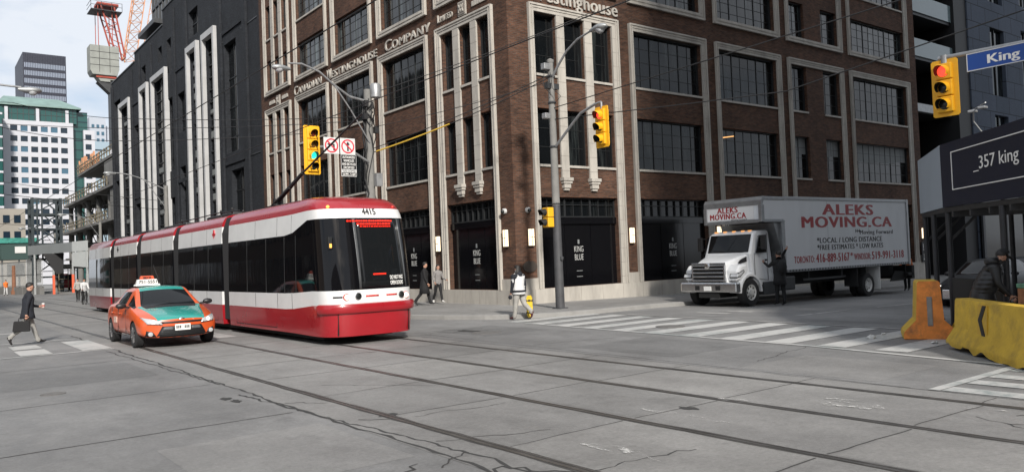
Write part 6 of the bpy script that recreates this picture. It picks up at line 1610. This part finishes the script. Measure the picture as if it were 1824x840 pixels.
# far people
t, J = person('distant cyclist in a white shirt behind the tail of the streetcar', (9.75, 62, 0), math.radians(185), 1.78, legs=((48, 60), (18, 40)), arms=((45, 25, 6), (45, 25, 6)), lean=16, top='cl_white', bottom='cl_black', hands=False, hip=-.14)
bk = thing('bicycle', 'dark bicycle ridden by the distant cyclist behind the streetcar', 'bicycle', (9.75, 61.8, 0), 0)
for y in (-.52, .52):
    b = MB(); b.tube([(0, y+.33*math.cos(a*.3927), .34+.33*math.sin(a*.3927)) for a in range(17)], .018, 6); b.build('wheel', K['rubber'], bk, local=True)
b = MB()
for p, q in (((0, .52, .34), (0, .1, .34)), ((0, .52, .34), (0, .2, .82)), ((0, .1, .34), (0, .22, .95)), ((0, .1, .34), (0, -.36, .8)), ((0, .2, .82), (0, -.36, .85)), ((0, -.52, .34), (0, -.34, 1.0))): b.tube([p, q], .018, 6)
b.tube([(-.26, -.3, 1.03), (.26, -.3, 1.03)], .014, 6); b.box(-.06, .06, .1, .34, .95, 1.0); b.build('frame', K['dkalu'], bk, local=True)
person('distant pedestrian in a pale top standing near the orange site post', (10.6, 70, 0), math.radians(160), 1.72, legs=((10, 2), (-10, 10)), top='cl_lgrey', bottom='cl_black', hands=False)
person('distant worker in an orange vest at the far left edge', (9.15, 110, 0), math.radians(200), 1.8, legs=((8, 2), (-8, 8)), top='hivis', bottom='cl_white', hands=False)
person('worker in an orange top standing behind the tail lift of the truck', (37.2, 18.2, .15+gz(37)-.15), math.radians(100), 1.75, legs=((5, 2), (-5, 5)), top='hivis', bottom='cl_black', hands=False)
# ------------------------------------------------------------------ charcoal brick building with tall white frames
cb = thing('charcoal_building', 'charcoal brick building with tall white framed window bays left of the brown brick one', 'building', (32, 78, 0))
b = MB(); X = 19.9
SL_ = [(59.2, 62.0, 11.0, 19.5), (58.2, 61.0, 4.5, 9.6), (68.6, 71.3, 22.3, 24.6), (77.0, 78.7, 20.8, 24.0), (77.2, 79.0, 11.5, 18.4), (73.2, 75.4, 14.6, 18.2), (73.4, 75.2, 5, 11.5), (77.0, 79.0, 4, 9), (90.2, 93.0, 11, 18), (87.2, 89.0, 21.2, 23.6), (99.6, 103, 15, 22.4), (99.8, 103, 5, 13), (90.2, 93, 4, 9.5), (80.6, 82.0, 22.5, 24.0)]
def wall_holes(b, X0, X1, y0, y1, z0, z1, holes):
    ys = sorted({y0, y1} | {v for h in holes for v in h[:2] if y0 < v < y1}); 
    for i in range(len(ys)-1):
        ym = (ys[i]+ys[i+1])/2; hs = sorted([(max(z0, h[2]), min(z1, h[3])) for h in holes if h[0] < ym < h[1] and h[3] > z0 and h[2] < z1]); z = z0
        for a, c in hs:
            if a > z: b.box(X0, X1, ys[i], ys[i+1], z, a)
            z = max(z, c)
        if z < z1: b.box(X0, X1, ys[i], ys[i+1], z, z1)
FR = [(63.6, 67.0), (68.4, 71.6), (78.7, 84.2), (85.9, 89.3), (94.2, 99.4)]
holes = SL_+[(a+.4, c-.4, 4, 21.2) for a, c in FR]
for (a, c, zt) in ((52.6, 80, 27.2), (80, 92, 25.8), (92, 104.3, 24.9)): wall_holes(b, X, X+.6, a, c, -1, zt, holes)
b.build('wall', K['dark_brick'], cb)
b = MB()
for (a, c, zt) in ((52.7, 80, 27), (80, 92, 25.6), (92, 104.2, 24.7)): b.box(X+.62, 44, a, c, -1, zt)
b.box(X+.3, X+.62, 104.0, 104.25, -1, 24.6)
b.build('dark_interior', K['black'], cb)
b = MB()
for z0 in (19.8, 10.2):
    for (a, c) in ((52.7, 57.9), (62.2, 63.4), (71.9, 73), (84.5, 85.6)): b.box(X-.04, X+.0, a, c, z0, z0+.08)
b.build('ledge', K['dkalu'], cb)
for (a, c, zt) in ((52.6, 80, 27.2), (80, 92, 25.8), (92, 104.3, 24.9)): b = MB(); b.box(X-.08, X+.62, a, c, zt, zt+.12); b.build('coping', K['dkalu'], cb)
for (a, c, z1) in ((53.2, 54.2, 26.6), (56.6, 57.4, 26.6), (62.4, 63.2, 24.5), (71.8, 72.6, 26.4), (75.8, 76.6, 26.4), (84.5, 85.4, 25.2), (89.6, 90.0, 25.2), (93.3, 93.9, 24.4), (103.3, 104, 24.4)):
    b = MB(); b.box(X-.16, X-.001, a, c, -1, z1); b.build('pilaster', K['dark_brick'], cb)
for (a, c) in ((57.6, 62.2), (72.8, 75.7), (90.1, 93.2)):
    for z in (10.1, 20.3): b = MB(); b.box(X-.1, X-.001, a, c, z, z+.28); b.build('string_course', K['dark_brick'], cb)
for a, c, z0, z1 in SL_:
    b = MB(); b.box(X+.38, X+.45, a+.02, c-.02, z0+.02, z1-.02); o = b.build('window', K['glass'], cb); b = MB()
    z = z0+1.2
    while z < z1-.5: b.box(X+.33, X+.38, a, c, z, z+.09); z += 2.3
    b.box(X+.33, X+.38, (a+c)/2-.04, (a+c)/2+.04, z0, z1); b.build('frame', K['mull'], o)
K['wframe'] = mat('white_frame_panel', (.40, .40, .40), .55, var=.08, vscale=.8, coord='Position', dirt=.15, dscale=.5)
for a, c in FR:
    b = MB(); d = .32; w = .36
    b.box(X-d, X+.1, a, a+w, 3.6, 21.5); b.box(X-d, X+.1, c-w, c, 3.6, 21.5); b.box(X-d, X+.1, a+w, c-w, 21.0, 21.5); o = b.build('white_frame', K['wframe'], cb)
    b = MB(); b.box(X+.3, X+.4, a+.36, c-.36, 3.8, 20.98); b.build('pane', K['glass'], o)
    b = MB(); z = 4.6; k = 0; random.seed(int(a))
    while z < 20.6:
        b.box(X+.20, X+.29, a+.36, c-.36, z, z+.07)
        if random.random() < .35: b.box(X+.24, X+.295, a+.4, c-.4, z+.14, z+.14+random.uniform(.2, .62), 1)
        z += 1.02
    m = (a+c)/2; b.box(X+.12, X+.28, m-.05, m+.05, 3.8, 20.9); b.build('spandrel_bars', [K['mull'], K['blind']], o)
# glazed tower rising behind it
gt = thing('glass_tower', 'dark glazed tower with a gridded curtain wall set back above the charcoal building', 'building', (35, 78, 26))
b = MB(); b.box(23.2, 44, 57, 97.2, 29.5, 62); b.build('curtain_wall', glassy('tower_glass', (.02, .03, .038), .08, .7, .03, .4), gt)
b = MB()
for i in range(28): y = 57+i*1.49; b.box(23.05, 23.2, y-.05, y+.05, 29.5, 62)
for i in range(12): z = 29.5+i*2.9; b.box(23.08, 23.2, 57, 97.2, z, z+.3)
for i in range(14): x = 23.2+i*1.6; b.box(x-.05, x+.05, 97.2, 97.32, 29.5, 62)
b.box(21.5, 24, 90, 97.4, 29.0, 29.5); b.box(22.4, 43.9, 57.2, 97, 24, 29.0)
b.build('mullion_grid', K['dkalu'], gt)
# ------------------------------------------------------------------ far office blocks
K['wpanel'] = mat('white_office_panel', (.42, .425, .455), .6, var=.05, vscale=.2, coord='Position'); K['tealglass'] = glassy('teal_office_glass', (.018, .07, .065), .1, .6, .02, .2)
K['greenroof'] = mat('green_metal_roof', (.16, .24, .22), .6, var=.2, vscale=.4, coord='Position'); K['officewin'] = glassy('office_window', (.012, .022, .034), .08, .5, .05, .15); K['bluewin'] = glassy('blue_office_window', (.05, .11, .16), .12, .5, .05, .15)
ob = thing('office_block', 'white panelled office block with square windows and a green metal roof at far left', 'building', (33, 290, 0))
wins = [(25.3+2.68*i, 48.45-3.18*j) for j in range(14) for i in range(6)]
b = MB(); b.box(23.4, 42.15, 280.4, 305, -2, 50); 
b.box(23.4, 42.15, 280, 280.4, 48.45, 50.05)
for j in range(14): b.box(23.4, 42.15, 280, 280.4, 48.45-3.18*j-3.18, 48.45-3.18*j-1.72)
for j in range(14):
    xs = [23.4]+[v for i in range(6) for v in (25.3+2.68*i, 25.3+2.68*i+1.85)]+[42.15]
    for i in range(0, len(xs), 2): b.box(xs[i], xs[i+1], 280, 280.4, 48.45-3.18*j-1.72, 48.45-3.18*j)
b.build('wall', K['wpanel'], ob)
random.seed(4)
for x, z in wins[:66]:
    b = MB(); b.box(x, x+1.85, 280.25, 280.39, z-1.72, z); o = b.build('window', K['bluewin'] if random.random() < .18 else K['officewin'], ob)
b = MB(); b.box(22.6, 43.4, 281.5, 306, 50.05, 54.6); b.build('glazed_attic', K['tealglass'], ob)
b = MB()
for i in range(14): x = 22.9+1.5*i; b.box(x-.06, x+.06, 281.4, 281.5, 50.05, 54.5)
b.box(22.6, 43.4, 281.38, 281.5, 52.2, 52.3); b.build('attic_mullions', K['dkalu'], ob)
b = MB()
for x in (24.4, 32.6, 40.6): b.box(x-.42, x+.42, 280.3, 281.3, 50.05, 54)
b.build('attic_columns', K['wpanel'], ob)
b = MB(); b.grid([[(21.8, 280.2, 54.6), (44.6, 280.2, 54.6), (44.6, 307, 54.6), (21.8, 307, 54.6)], [(21.8, 280.2, 55.0), (44.6, 280.2, 55.0), (44.6, 307, 55), (21.8, 307, 55)], [(24.5, 289, 58.9), (39.5, 289, 58.9), (39.5, 298, 58.9), (24.5, 298, 58.9)]], 0, True); b.quad([(24.5, 289, 58.9), (39.5, 289, 58.9), (39.5, 298, 58.9), (24.5, 298, 58.9)]); b.build('roof', K['greenroof'], ob)
b = MB(); b.box(42.15, 46.7, 283, 305, -2, 54.2); b.build('glazed_stair', K['tealglass'], ob)
b = MB()
for j in range(18): b.box(42.16, 46.72, 282.9, 283, 3+3*j, 3.25+3*j)
b.build('stair_bands', K['officewin'], ob)
b = MB(); b.box(45.2, 48.4, 281, 282.5, -2, 48.3); b.build('side_wing', K['wpanel'], ob)
for j in range(9): b = MB(); b.box(45.7, 47.4, 280.9, 281, 45.2-3.1*j, 46.9-3.1*j); b.build('window', K['officewin'], ob)
gb = thing('green_glass_building', 'strip of green glass building at the far left edge', 'building', (20, 262, 0))
b = MB(); b.box(10, 22.4, 270, 290, -2, 52); b.build('curtain_wall', K['tealglass'], gb); b = MB()
for j in range(15): b.box(9.9, 22.5, 269.8, 270, 2+3.4*j, 2.6+3.4*j)
b.build('bands', K['wpanel'], gb)
td = thing('dark_tower', 'tall black steel office tower with pale window bands rising behind the white block', 'building', (56, 460, 0))
K['tdblk'] = mat('black_steel', (.014, .017, .034), .5)
b = MB(); b.box(46.5, 65.2, 450, 485, -2, 113); b.build('body', K['tdblk'], td)
b = MB(); K['tdwin'] = glassy('pale_reflecting_glass', (.22, .25, .31), .15, .7, .02, .1)
for j in range(28): b.box(46.9, 64.8, 449.85, 450, 108.0-3.9*j-2.35, 108.0-3.9*j)
b.build('window_bands', K['tdwin'], td); b = MB()
for i in range(26): x = 46.9+i*.716; b.box(x-.07, x+.07, 449.6, 449.849, -2, 112.8)
b.build('mullions', K['tdblk'], td)
pt = thing('pale_tower', 'pale stepped office tower glimpsed beside the charcoal building', 'building', (90, 505, 0))
b = MB(); b.box(83.5, 92, 500, 520, -2, 92); b.box(92, 98, 503, 520, -2, 88); b.build('body', mat('pale_office_stone', (.36, .39, .44), .7), pt)
for j in range(9):
    for i in range(3): b = MB(); b.box(84.6+2.5*i, 86+2.5*i, 499.8, 500, 86-4*j, 88-4*j); b.build('window', K['bluewin'], pt)
pg = thing('pale_glass_tower', 'pale blue glass tower low beside the charcoal building', 'building', (66, 385, 0))
b = MB(); b.box(61, 75, 380, 400, -2, 60); b.build('curtain_wall', mat('pale_blue_glass', (.26, .33, .38), .25), pg); b = MB()
for j in range(14): b.box(60.9, 75, 379.8, 380, 4+4*j, 4.5+4*j)
b.box(62.2, 64, 379.7, 379.82, 26, 52); b.build('bands', K['officewin'], pg)
# ------------------------------------------------------------------ tower crane
K['cr_red'] = mat('crane_red', (.30, .05, .03), .6, var=.2); K['cr_or'] = mat('crane_orange', (.52, .24, .12), .6, var=.2); K['cw'] = mat('counterweight_concrete', (.25, .26, .24), .85, var=.15, vscale=.8)
cr = thing('tower_crane', 'red tower crane with a grey counterweight and an orange lattice jib beyond the charcoal building', 'crane', (25.6, 130, 0))
b = MB(); b.prism([(21.8, 32.2), (22.1, 31.6), (25.4, 31.6), (25.7, 32.6), (25.7, 36.0), (21.8, 36.0)], 'y', 128.6, 131.2); b.prism([(22.6, 31.6), (25.3, 31.6), (24.9, 30.7), (23.2, 30.7)], 'y', 129, 131); o = b.build('counterweight', K['cw'], cr, bevel=.05)
b = MB()
for z in (33.0, 34.0, 35.0): b.box(21.78, 25.72, 128.57, 128.6, z, z+.06)
for x in (23.0, 24.4): b.box(x, x+.05, 128.57, 128.6, 32, 36)
b.build('weight_joints', K['black'], o)
b = MB()
for y in (128.8, 131):
    for p, q in (((23.4, 42.2), (25.0, 36.2)), ((25.2, 42.2), (26.6, 34.6)), ((23.0, 42.0), (23.0, 36)), ((24.9, 42), (24.9, 36.1)), ((23.8, 40.6), (25.6, 39.6)), ((24.2, 38.8), (25.9, 38.4)), ((25.7, 39.6), (24.2, 38.8)), ((24.6, 37.2), (26.2, 36.6)), ((26.6, 34.6), (24.6, 36.6))):
        b.bar((p[0], y, p[1]), (q[0], y, q[1]), .20 if abs(p[0]-q[0]) > 1 and abs(p[1]-q[1]) > 3 else .09)
for p in ((23.4, 42.2), (25.2, 42.2), (26.6, 34.6), (25, 36.2), (24.3, 39.4)): b.bar((p[0], 128.8, p[1]), (p[0], 131, p[1]), .12)
b.box(22.9, 25.8, 128.6, 131.2, 42.15, 42.5); b.bar((22.6, 129, 31.4), (25.4, 129, 31.4), .3)
b.build('frame', K['cr_red'], cr)
b = MB()
b.box(22.0, 26.2, 128.2, 131.6, 41.2, 41.3)
for x in (22.0, 23.4, 24.8, 26.2): b.bar((x, 128.2, 41.3), (x, 128.2, 42.5), .06)
for z in (41.9, 42.5): b.bar((22, 128.2, z), (26.2, 128.2, z), .05); b.bar((22, 128.2, z), (22, 131.6, z), .05)
b.build('platform', K['dkalu'], cr)
b = MB(); b.box(24.5, 26.6, 129, 131, -1, 31); b.prism([(22.8, 30.7), (25.4, 30.7), (26.4, 28), (25.6, 28)], 'y', 129.2, 130.8); b.build('mast', K['dkalu'], cr)
b = MB()                                               # luffing jib rising to the right
J0 = [Vector((26.3, 129, 34.4)), Vector((26.9, 131, 34.4)), Vector((28.3, 130, 34.6))]; dj = Vector((.16, 0, 1)).normalized()
Jn = [p+dj*34 for p in J0]
for p, q in zip(J0, Jn): b.bar(p, q, .13)
n = 22
for i in range(n):
    for k in range(3):
        a, c = J0[k].lerp(Jn[k], i/n), J0[(k+1) % 3].lerp(Jn[(k+1) % 3], (i+1)/n); d = J0[(k+1) % 3].lerp(Jn[(k+1) % 3], i/n)
        b.bar(a, c, .06); b.bar(a, d, .06)
b.build('jib', K['cr_or'], cr)
b = MB()
for q in ((29.6, 130.2), (30.3, 130.6)): b.bar((q[0]-.6, q[1], 34), (q[0]+5, q[1], 66), .1)
for i in range(16): b.bar((29+.35*i, 130.2, 34+2*i), (29.9+.35*i, 130.6, 35+2*i), .05); b.bar((29.7+.35*i, 130.6, 34+2*i), (29.2+.35*i, 130.2, 35.5+2*i), .05)
b.build('jib_ladder', K['cr_or'], cr)
# ------------------------------------------------------------------ construction site beyond the charcoal building
K['timber'] = mat('formwork_timber', (.17, .145, .10), .8, var=.4, vscale=2); K['siteconc'] = mat('raw_concrete', (.15, .148, .142), .9, var=.2, vscale=.5, dirt=.35, dscale=.4, coord='Position')
sb_ = thing('unfinished_building', 'unfinished concrete building with bare decks and columns between the charcoal block and the office block', 'building', (27, 128, 0))
for z, y0, y1, x0 in ((4.6, 106, 150, 21), (8.8, 106, 150, 20.4), (13.2, 107, 148, 20.6), (17.3, 108, 138, 21.2)):
    b = MB(); b.box(x0, 36, y0, y1, z, z+.34); b.build('deck', K['siteconc'], sb_)
for y in (108, 116, 124, 132, 140, 148):
    for z0, z1 in ((0, 4.6), (4.94, 8.8), (9.14, 13.2)): b = MB(); b.cyl((21.7, y, z0), (21.7, y, z1), .34 if z0 > 6 else .42, 14); b.build('column', K['siteconc'], sb_, smooth=40)
b = MB(); b.box(21.0, 21.3, 107.5, 116, 13.6, 16.9); b.box(20.9, 21.2, 107.2, 112, 9.2, 13.0); b.box(28, 28.4, 106, 150, 0, 18); b.build('core_wall', K['siteconc'], sb_)
b = MB(); random.seed(8)
for z, y0, y1, x in ((9.14, 112, 150, 20.3), (13.54, 112, 148, 20.5), (17.64, 108, 138, 21.1)):
    y = y0
    while y < y1: b.box(x, x+.12, y, y+.14, z, z+random.uniform(1.0, 1.5)); y += random.uniform(1.4, 2.4)
    b.box(x, x+.05, y0, y1, z+.5, z+.65); b.box(x, x+.05, y0, y1, z+1.0, z+1.15)
for k in range(26): y = random.uniform(114, 134); x = random.uniform(21.8, 24); z = random.choice((9.2, 13.6, 17.7)); b.bar((x, y, z), (x+random.uniform(-.3, 1.5), y+random.uniform(-2, 2), z+random.uniform(.2, 1.4)), .12)
b.build('timber_formwork', K['timber'], sb_)
b = MB()
for k in range(44):
    y = 112+k*.86; b.bar((21.2+random.uniform(0, 4), y, 9.2), (21.2+random.uniform(0, 4), y+random.uniform(-.3, .3), 13.1), .09)
    if k % 2: b.bar((22+random.uniform(0, 4), y, 4.95), (22+random.uniform(0, 4), y, 8.7), .1)
b.build('shoring_props', K['dkalu'], sb_)
b = MB()
for k in range(14): y = 122+k*1.2; b = MB(); b.box(21.4, 21.6, y, y+.35, 17.7, 18.4+random.uniform(.4, 1.6)); b.build('orange_shoring', K['cr_or'], sb_)
b = MB(); b.box(24, 35, 112, 128, 17.66, 19.4)
for i in range(18): b.box(23.9, 24, 112+i*.9, 112.06+i*.9, 19.4, 20.4)
b.box(23.9, 24, 112, 128, 20.35, 20.45); b.build('stair_penthouse', K['wpanel'], sb_)
# steel lattice tower standing over the street
ht = thing('steel_tower', 'dark steel lattice construction tower in front of the white office block', 'tower', (13.5, 111, 0))
b = MB()
cs = [(12.0, 110), (15.0, 110), (12.0, 113), (15.0, 113)]
for x, y in cs: b.box(x-.16, x+.16, y-.16, y+.16, 0, 11.55)
for x in (12.5, 13.0, 14.5): b.box(x-.09, x+.09, 109.86, 110.03, 4, 11.46)
for z in (11.4, 9.6, 7.8, 6.0, 4.2, 2.0):
    for (p, q) in ((0, 1), (0, 2), (1, 3), (2, 3)): b.bar((*cs[p], z), (*cs[q], z), .2)
for z0, z1 in ((9.6, 11.4), (7.8, 9.6), (6, 7.8), (4.2, 6.0), (2, 4.2)):
    b.bar((13.0, 110, z1), (15.0, 110, z0), .14); b.bar((12, 113, z0), (15, 113, z1), .14); b.bar((12, 110, z0), (12, 113, z1), .14); b.bar((15, 110, z1), (15, 113, z0), .14)
b.build('lattice', mat('blue_grey_steel', (.03, .04, .045), .5, metal=.3), ht)
K['can'] = mat('grey_canopy_panel', (.20, .215, .22), .6, var=.06, vscale=.4); K['can2'] = mat('pale_canopy_panel', (.40, .42, .42), .6, var=.05)
cn = thing('site_canopy', 'grey panelled canopy over the sidewalk beside the tail of the streetcar', 'canopy', (14, 101, 0))
A1, A2, A3 = Vector((11.55, 110.5, 0)), Vector((14.66, 100, 0)), Vector((15.75, 97.2, 0))
def vw(b, p, q, z0, z1): b.quad([p+Vector((0,0,z0)), q+Vector((0,0,z0)), q+Vector((0,0,z1)), p+Vector((0,0,z1))])
b = MB(); vw(b, A1, A2, 4.7, 5.8); b.build('long_fascia', K['can'], cn, solid=.12)
b = MB(); vw(b, A2+Vector((.05, -.1, 0)), A3, 4.72, 5.85); b.build('end_fascia', K['can2'], cn, solid=.1)
b = MB(); b.quad([A2+Vector((.05,-.1,3.1)), A3+Vector((0,0,2.9)), A3+Vector((0,0,4.66)), A2+Vector((.05,-.1,4.66))]); b.build('hanging_panel', K['can2'], cn, solid=.1)
b = MB(); b.prism([(p.x, p.y) for p in (A1, A2, A3, Vector((19.6, 104, 0)), Vector((19.6, 114, 0)))], 'z', 5.55, 5.68); b.build('roof', K['black'], cn)
b = MB(); b.prism([(12.3, 4.68), (14.4, 4.68), (14.3, 2.4), (13.6, 2.3)], 'y', 104, 104.3); b.build('dark_net', K['black'], cn)
K['sitered'] = mat('site_orange_red', (.60, .10, .04), .6)
for x, y, m in ((14.75, 100.4, 'sitered'), (12.0, 108.8, 'alu'), (15.7, 97.4, 'alu'), (13.35, 104.2, 'sitered')):
    b = MB(); b.box(x-.12, x+.12, y-.12, y+.12, 0, 2.2); b.box(x-.09, x+.09, y-.09, y+.09, 2.2, 4.7, 1); b.build('post', [K[m], K['alu']], cn)
# clutter under and left of the canopy
fn = thing('site_fence', 'grey mesh fence panels on concrete blocks at the far left', 'fence', (10.2, 118, 0))
b = MB(); p, q = Vector((9.0, 124, 0)), Vector((12.6, 107.5, 0))
for i in range(46): v = p.lerp(q, i/45); b.box(v.x-.03, v.x+.03, v.y-.03, v.y+.03, 1.0, 4.0)
for z in (1.0, 2.4, 4.0): b.bar(p+Vector((0,0,z)), q+Vector((0,0,z)), .1)
b.build('mesh_panel', K['alu'], fn)
b = MB()
for i in range(6): a, c = p.lerp(q, i/6+.005), p.lerp(q, (i+1)/6-.01); b.bar(a+Vector((0,0,.45)), c+Vector((0,0,.45)), .5, .9)
b.build('concrete_blocks', K['siteconc'], fn)
b = MB(); vw(b, p.lerp(q, .25)+Vector((.3, .3, 0)), p.lerp(q, .62)+Vector((.3, .3, 0)), 2.2, 3.9); vw(b, p.lerp(q, .68)+Vector((.2, .2, 0)), p.lerp(q, .95)+Vector((.2, .2, 0)), 1.4, 4.3); b.build('sheeting', mat('grey_sheeting', (.13, .135, .13), .8, var=.2), fn, solid=.04)
so_ = thing('site_cabin', 'dark green site cabin with a small white sign raised behind the fence', 'cabin', (12.5, 131, 0))
b = MB(); b.box(10.2, 14.6, 129, 134, 4.6, 6.9); b.build('cabin', mat('dark_green_cabin', (.02, .05, .045), .6), so_)
b = MB(); b.box(11.9, 13.2, 128.9, 128.97, 5.5, 6.4); b.build('white_sign', K['sign_white'], so_); b = MB(); b.box(10.0, 14.8, 128.8, 129.2, 6.9, 7.6); b.build('teal_netting', mat('teal_netting', (.04, .22, .18), .8, var=.3), so_)
b = MB()
for x in (10.4, 12.4, 14.4): b.box(x-.1, x+.1, 129.1, 129.3, 0, 4.6)
b.build('legs', K['dkalu'], so_)
bo = thing('site_bollard', 'rusty orange post on the road edge in front of the site fence', 'post', (10.55, 116.2, 0)); b = MB(); b.tube([(10.55, 116.2, 0), (10.55, 116.2, 3.6)], [.24, .2], 12); b.lathe([(.34, 0), (.34, .5)], (10.55, 116.2, 0), 12); b.build('shaft', mat('rusty_post', (.20, .09, .05), .8, var=.3), bo)
bb = thing('beige_building', 'low beige and brick building far down the street behind the steel tower', 'building', (16, 205, 0))
b = MB(); b.box(9, 20.5, 200, 215, -1, 17.0); b.build('wall', mat('beige_render', (.24, .22, .19), .85, var=.1, vscale=.2), bb); b = MB(); b.box(13.2, 15.0, 199.7, 200, 0, 17.5); b.build('brick_panel', mat('red_brick_panel', (.25, .07, .05), .85), bb)
for z in (7, 10.5, 14):
    for x in (10.2, 16.4, 18.4): b = MB(); b.box(x, x+1.2, 199.8, 200, z, z+1.6); b.build('window', K['officewin'], bb)
rv = thing('red_van', 'dark red van parked beneath the grey site canopy', 'van', (16.3, 118, 0))
b = MB(); b.prism([(116, .5), (120.5, .5), (120.5, 2.1), (117.2, 2.3), (116.2, 1.5)], 'x', 15.3, 17.2); b.build('body', mat('dark_red_paint', (.22, .02, .025), .4), rv, bevel=.1); b = MB(); b.prism([(116.28, 1.55), (117.1, 2.2), (117.05, 2.22), (116.2, 1.6)], 'x', 15.45, 17.05); b.build('windscreen', K['x_glass'], rv); b = MB()
for x in (15.3, 17.0):
    for y in (116.9, 119.6): b = MB(); b.cyl((x, y, .35), (x+.2, y, .35), .35, 14); b.build('wheel', K['rubber'], rv)
sf = thing('yellow_scaffold', 'small yellow scaffold frame under the site canopy', 'scaffold', (15.0, 109, 0)); b = MB()
for x in (14.5, 15.5):
    b.bar((x, 109, 0), (x, 109, 2.9), .09)
for z in (.5, 1.1, 1.7, 2.3, 2.9): b.bar((14.5, 109, z), (15.5, 109, z), .07)
b.build('frame', K['timber'], sf)
aw = thing('site_awning', 'white fabric awning under the site canopy above the red van', 'awning', (16, 112, 0)); b = MB(); b.prism([(14.9, 2.9), (18.5, 2.95), (18.5, 3.6), (15.4, 3.5)], 'y', 112, 114); b.build('fabric', K['can2'], aw); b = MB()
for x in (15.1, 18.3): b.bar((x, 112.2, 0), (x, 112.2, 2.9), .08)
b.build('legs', K['dkalu'], aw)
# ------------------------------------------------------------------ navy panelled podium beyond the brick building
kp = thing('navy_podium', 'dark navy panelled apartment building with glass balconies beyond the brick building', 'building', (75, 34, -.5))
K['navyp'] = brick('navy_panels', (.075, .09, .12), (.065, .08, .105), (.02, .024, .03), bw=2.4, bh=1.3, ms=.03, tone=.12, bumpy=.3)
PW = [(65.8, 68.4, z, z+5.2) for z in (13.0, 20.2, 27.4)]+[(65.9, 68.4, 7.2, 11.5)]+[(71.8, 74.4, z, z+5.2) for z in (13.6, 20.8)]+[(71.8, 74.4, 7.0, 11.5)]+[(78, 80.6, z, z+5.2) for z in (13.6, 20.8)]
b = MB()
us = sorted({62.0, 96.0} | {v for h in PW for v in h[:2]})
for i in range(len(us)-1):
    um = (us[i]+us[i+1])/2; hs = sorted((h[2], h[3]) for h in PW if h[0] < um < h[1]); z = -2
    for a, c in hs+[(38, 38)]:
        if a > z: b.box(us[i], us[i+1], 24.9, 25.4, z, a)
        z = c
b.box(62, 62.4, 25.4, 34, -2, 38); b.build('wall', K['navyp'], kp)
for h in PW:
    b = MB(); b.box(h[0], h[1], 25.2, 25.26, h[2], h[3]); o = b.build('window', K['glass'], kp); b = MB(); b.box(h[0], h[1], 25.12, 25.2, h[2]+(h[3]-h[2])*.55, h[2]+(h[3]-h[2])*.55+.3); b.box((h[0]+h[1])/2-.05, (h[0]+h[1])/2+.05, 25.12, 25.2, h[2], h[3]); b.build('frame', K['mull'], o)
b = MB(); b.box(53.45, 62, 29, 29.4, -2, 38); b.box(60.0, 61.99, 25.0, 29, -2, 38); b.box(53.45, 60, 25.6, 29, 10.9, 11.25); b.build('recess_wall', K['black'], kp)
b = MB(); b.box(53.5, 59.9, 25.45, 25.6, 10.95, 11.5); b.build('pale_beam', K['alu'], kp)
for z in (14.7, 17.75, 20.8, 23.85):
    b = MB(); b.box(53.5, 59.95, 25.3, 28.99, z-.25, z); o = b.build('balcony_slab', K['dkalu'], kp); b = MB(); b.box(53.5, 59.95, 25.2, 25.26, z-.05, z+1.15); b.build('glass_guard', glassy('balcony_glass', (.16, .21, .22), .12, .6), o)
    b = MB(); b.box(53.6, 59.9, 28.9, 28.98, z+.1, z+2.6); b.build('balcony_window', K['glass'], kp)
b = MB(); b.box(62.1, 95, 24.75, 24.89, -1.2, 5.2); b.build('ground_floor_glazing', K['black_glass'], kp)
for x in range(62, 95, 4): b = MB(); b.box(x, x+.35, 24.6, 24.74, -1.2, 5.2); b.build('ground_floor_pier', K['post'], kp)
# ------------------------------------------------------------------ unseen buildings round the crossing; the tall one is added for its shade
K['ctx'] = brick('ochre_brick', (.16, .12, .09), (.12, .09, .07), (.14, .12, .1), tone=.3)
def far_side(name, label, x0, x1, y0, y1, h, faces):
    t = thing(name, label, 'building', ((x0+x1)/2, (y0+y1)/2, 0)); b = MB(); b.box(x0, x1, y0, y1, -1.5, h); b.build('wall', K['ctx'], t)
    b = MB()
    for f in faces:
        z = 1.0
        while z < h-3:
            if f in 'EW':
                x = x1 if f == 'E' else x0; s = 1 if f == 'E' else -1; y = y0+1
                while y < y1-3: b.box(x-.02, x+.05*s, y, y+2.4, z, z+2.3); y += 3.6
            else:
                yy = y1 if f == 'N' else y0; s = 1 if f == 'N' else -1; x = x0+1
                while x < x1-3: b.box(x, x+2.4, yy-.02, yy+.05*s, z, z+2.3); x += 3.6
            z += 3.8
    tag(b.build('windows', K['glass'], t), kind='stuff')
far_side('unseen_brick_block', 'ochre brick block lining the other side of the tram street', -40, -6, 34, 300, 23, 'E')
far_side('unseen_brick_block', 'low ochre brick block behind the near corner', -60, -16, -70, -12, 11, 'EN')
far_side('unseen_brick_block', 'unseen tall ochre brick block added behind the walkway to shade the truck and side wall', 14, 60, -60, -7, 44, 'NW')  # made-up block out of view, put here to shade truck and side wall
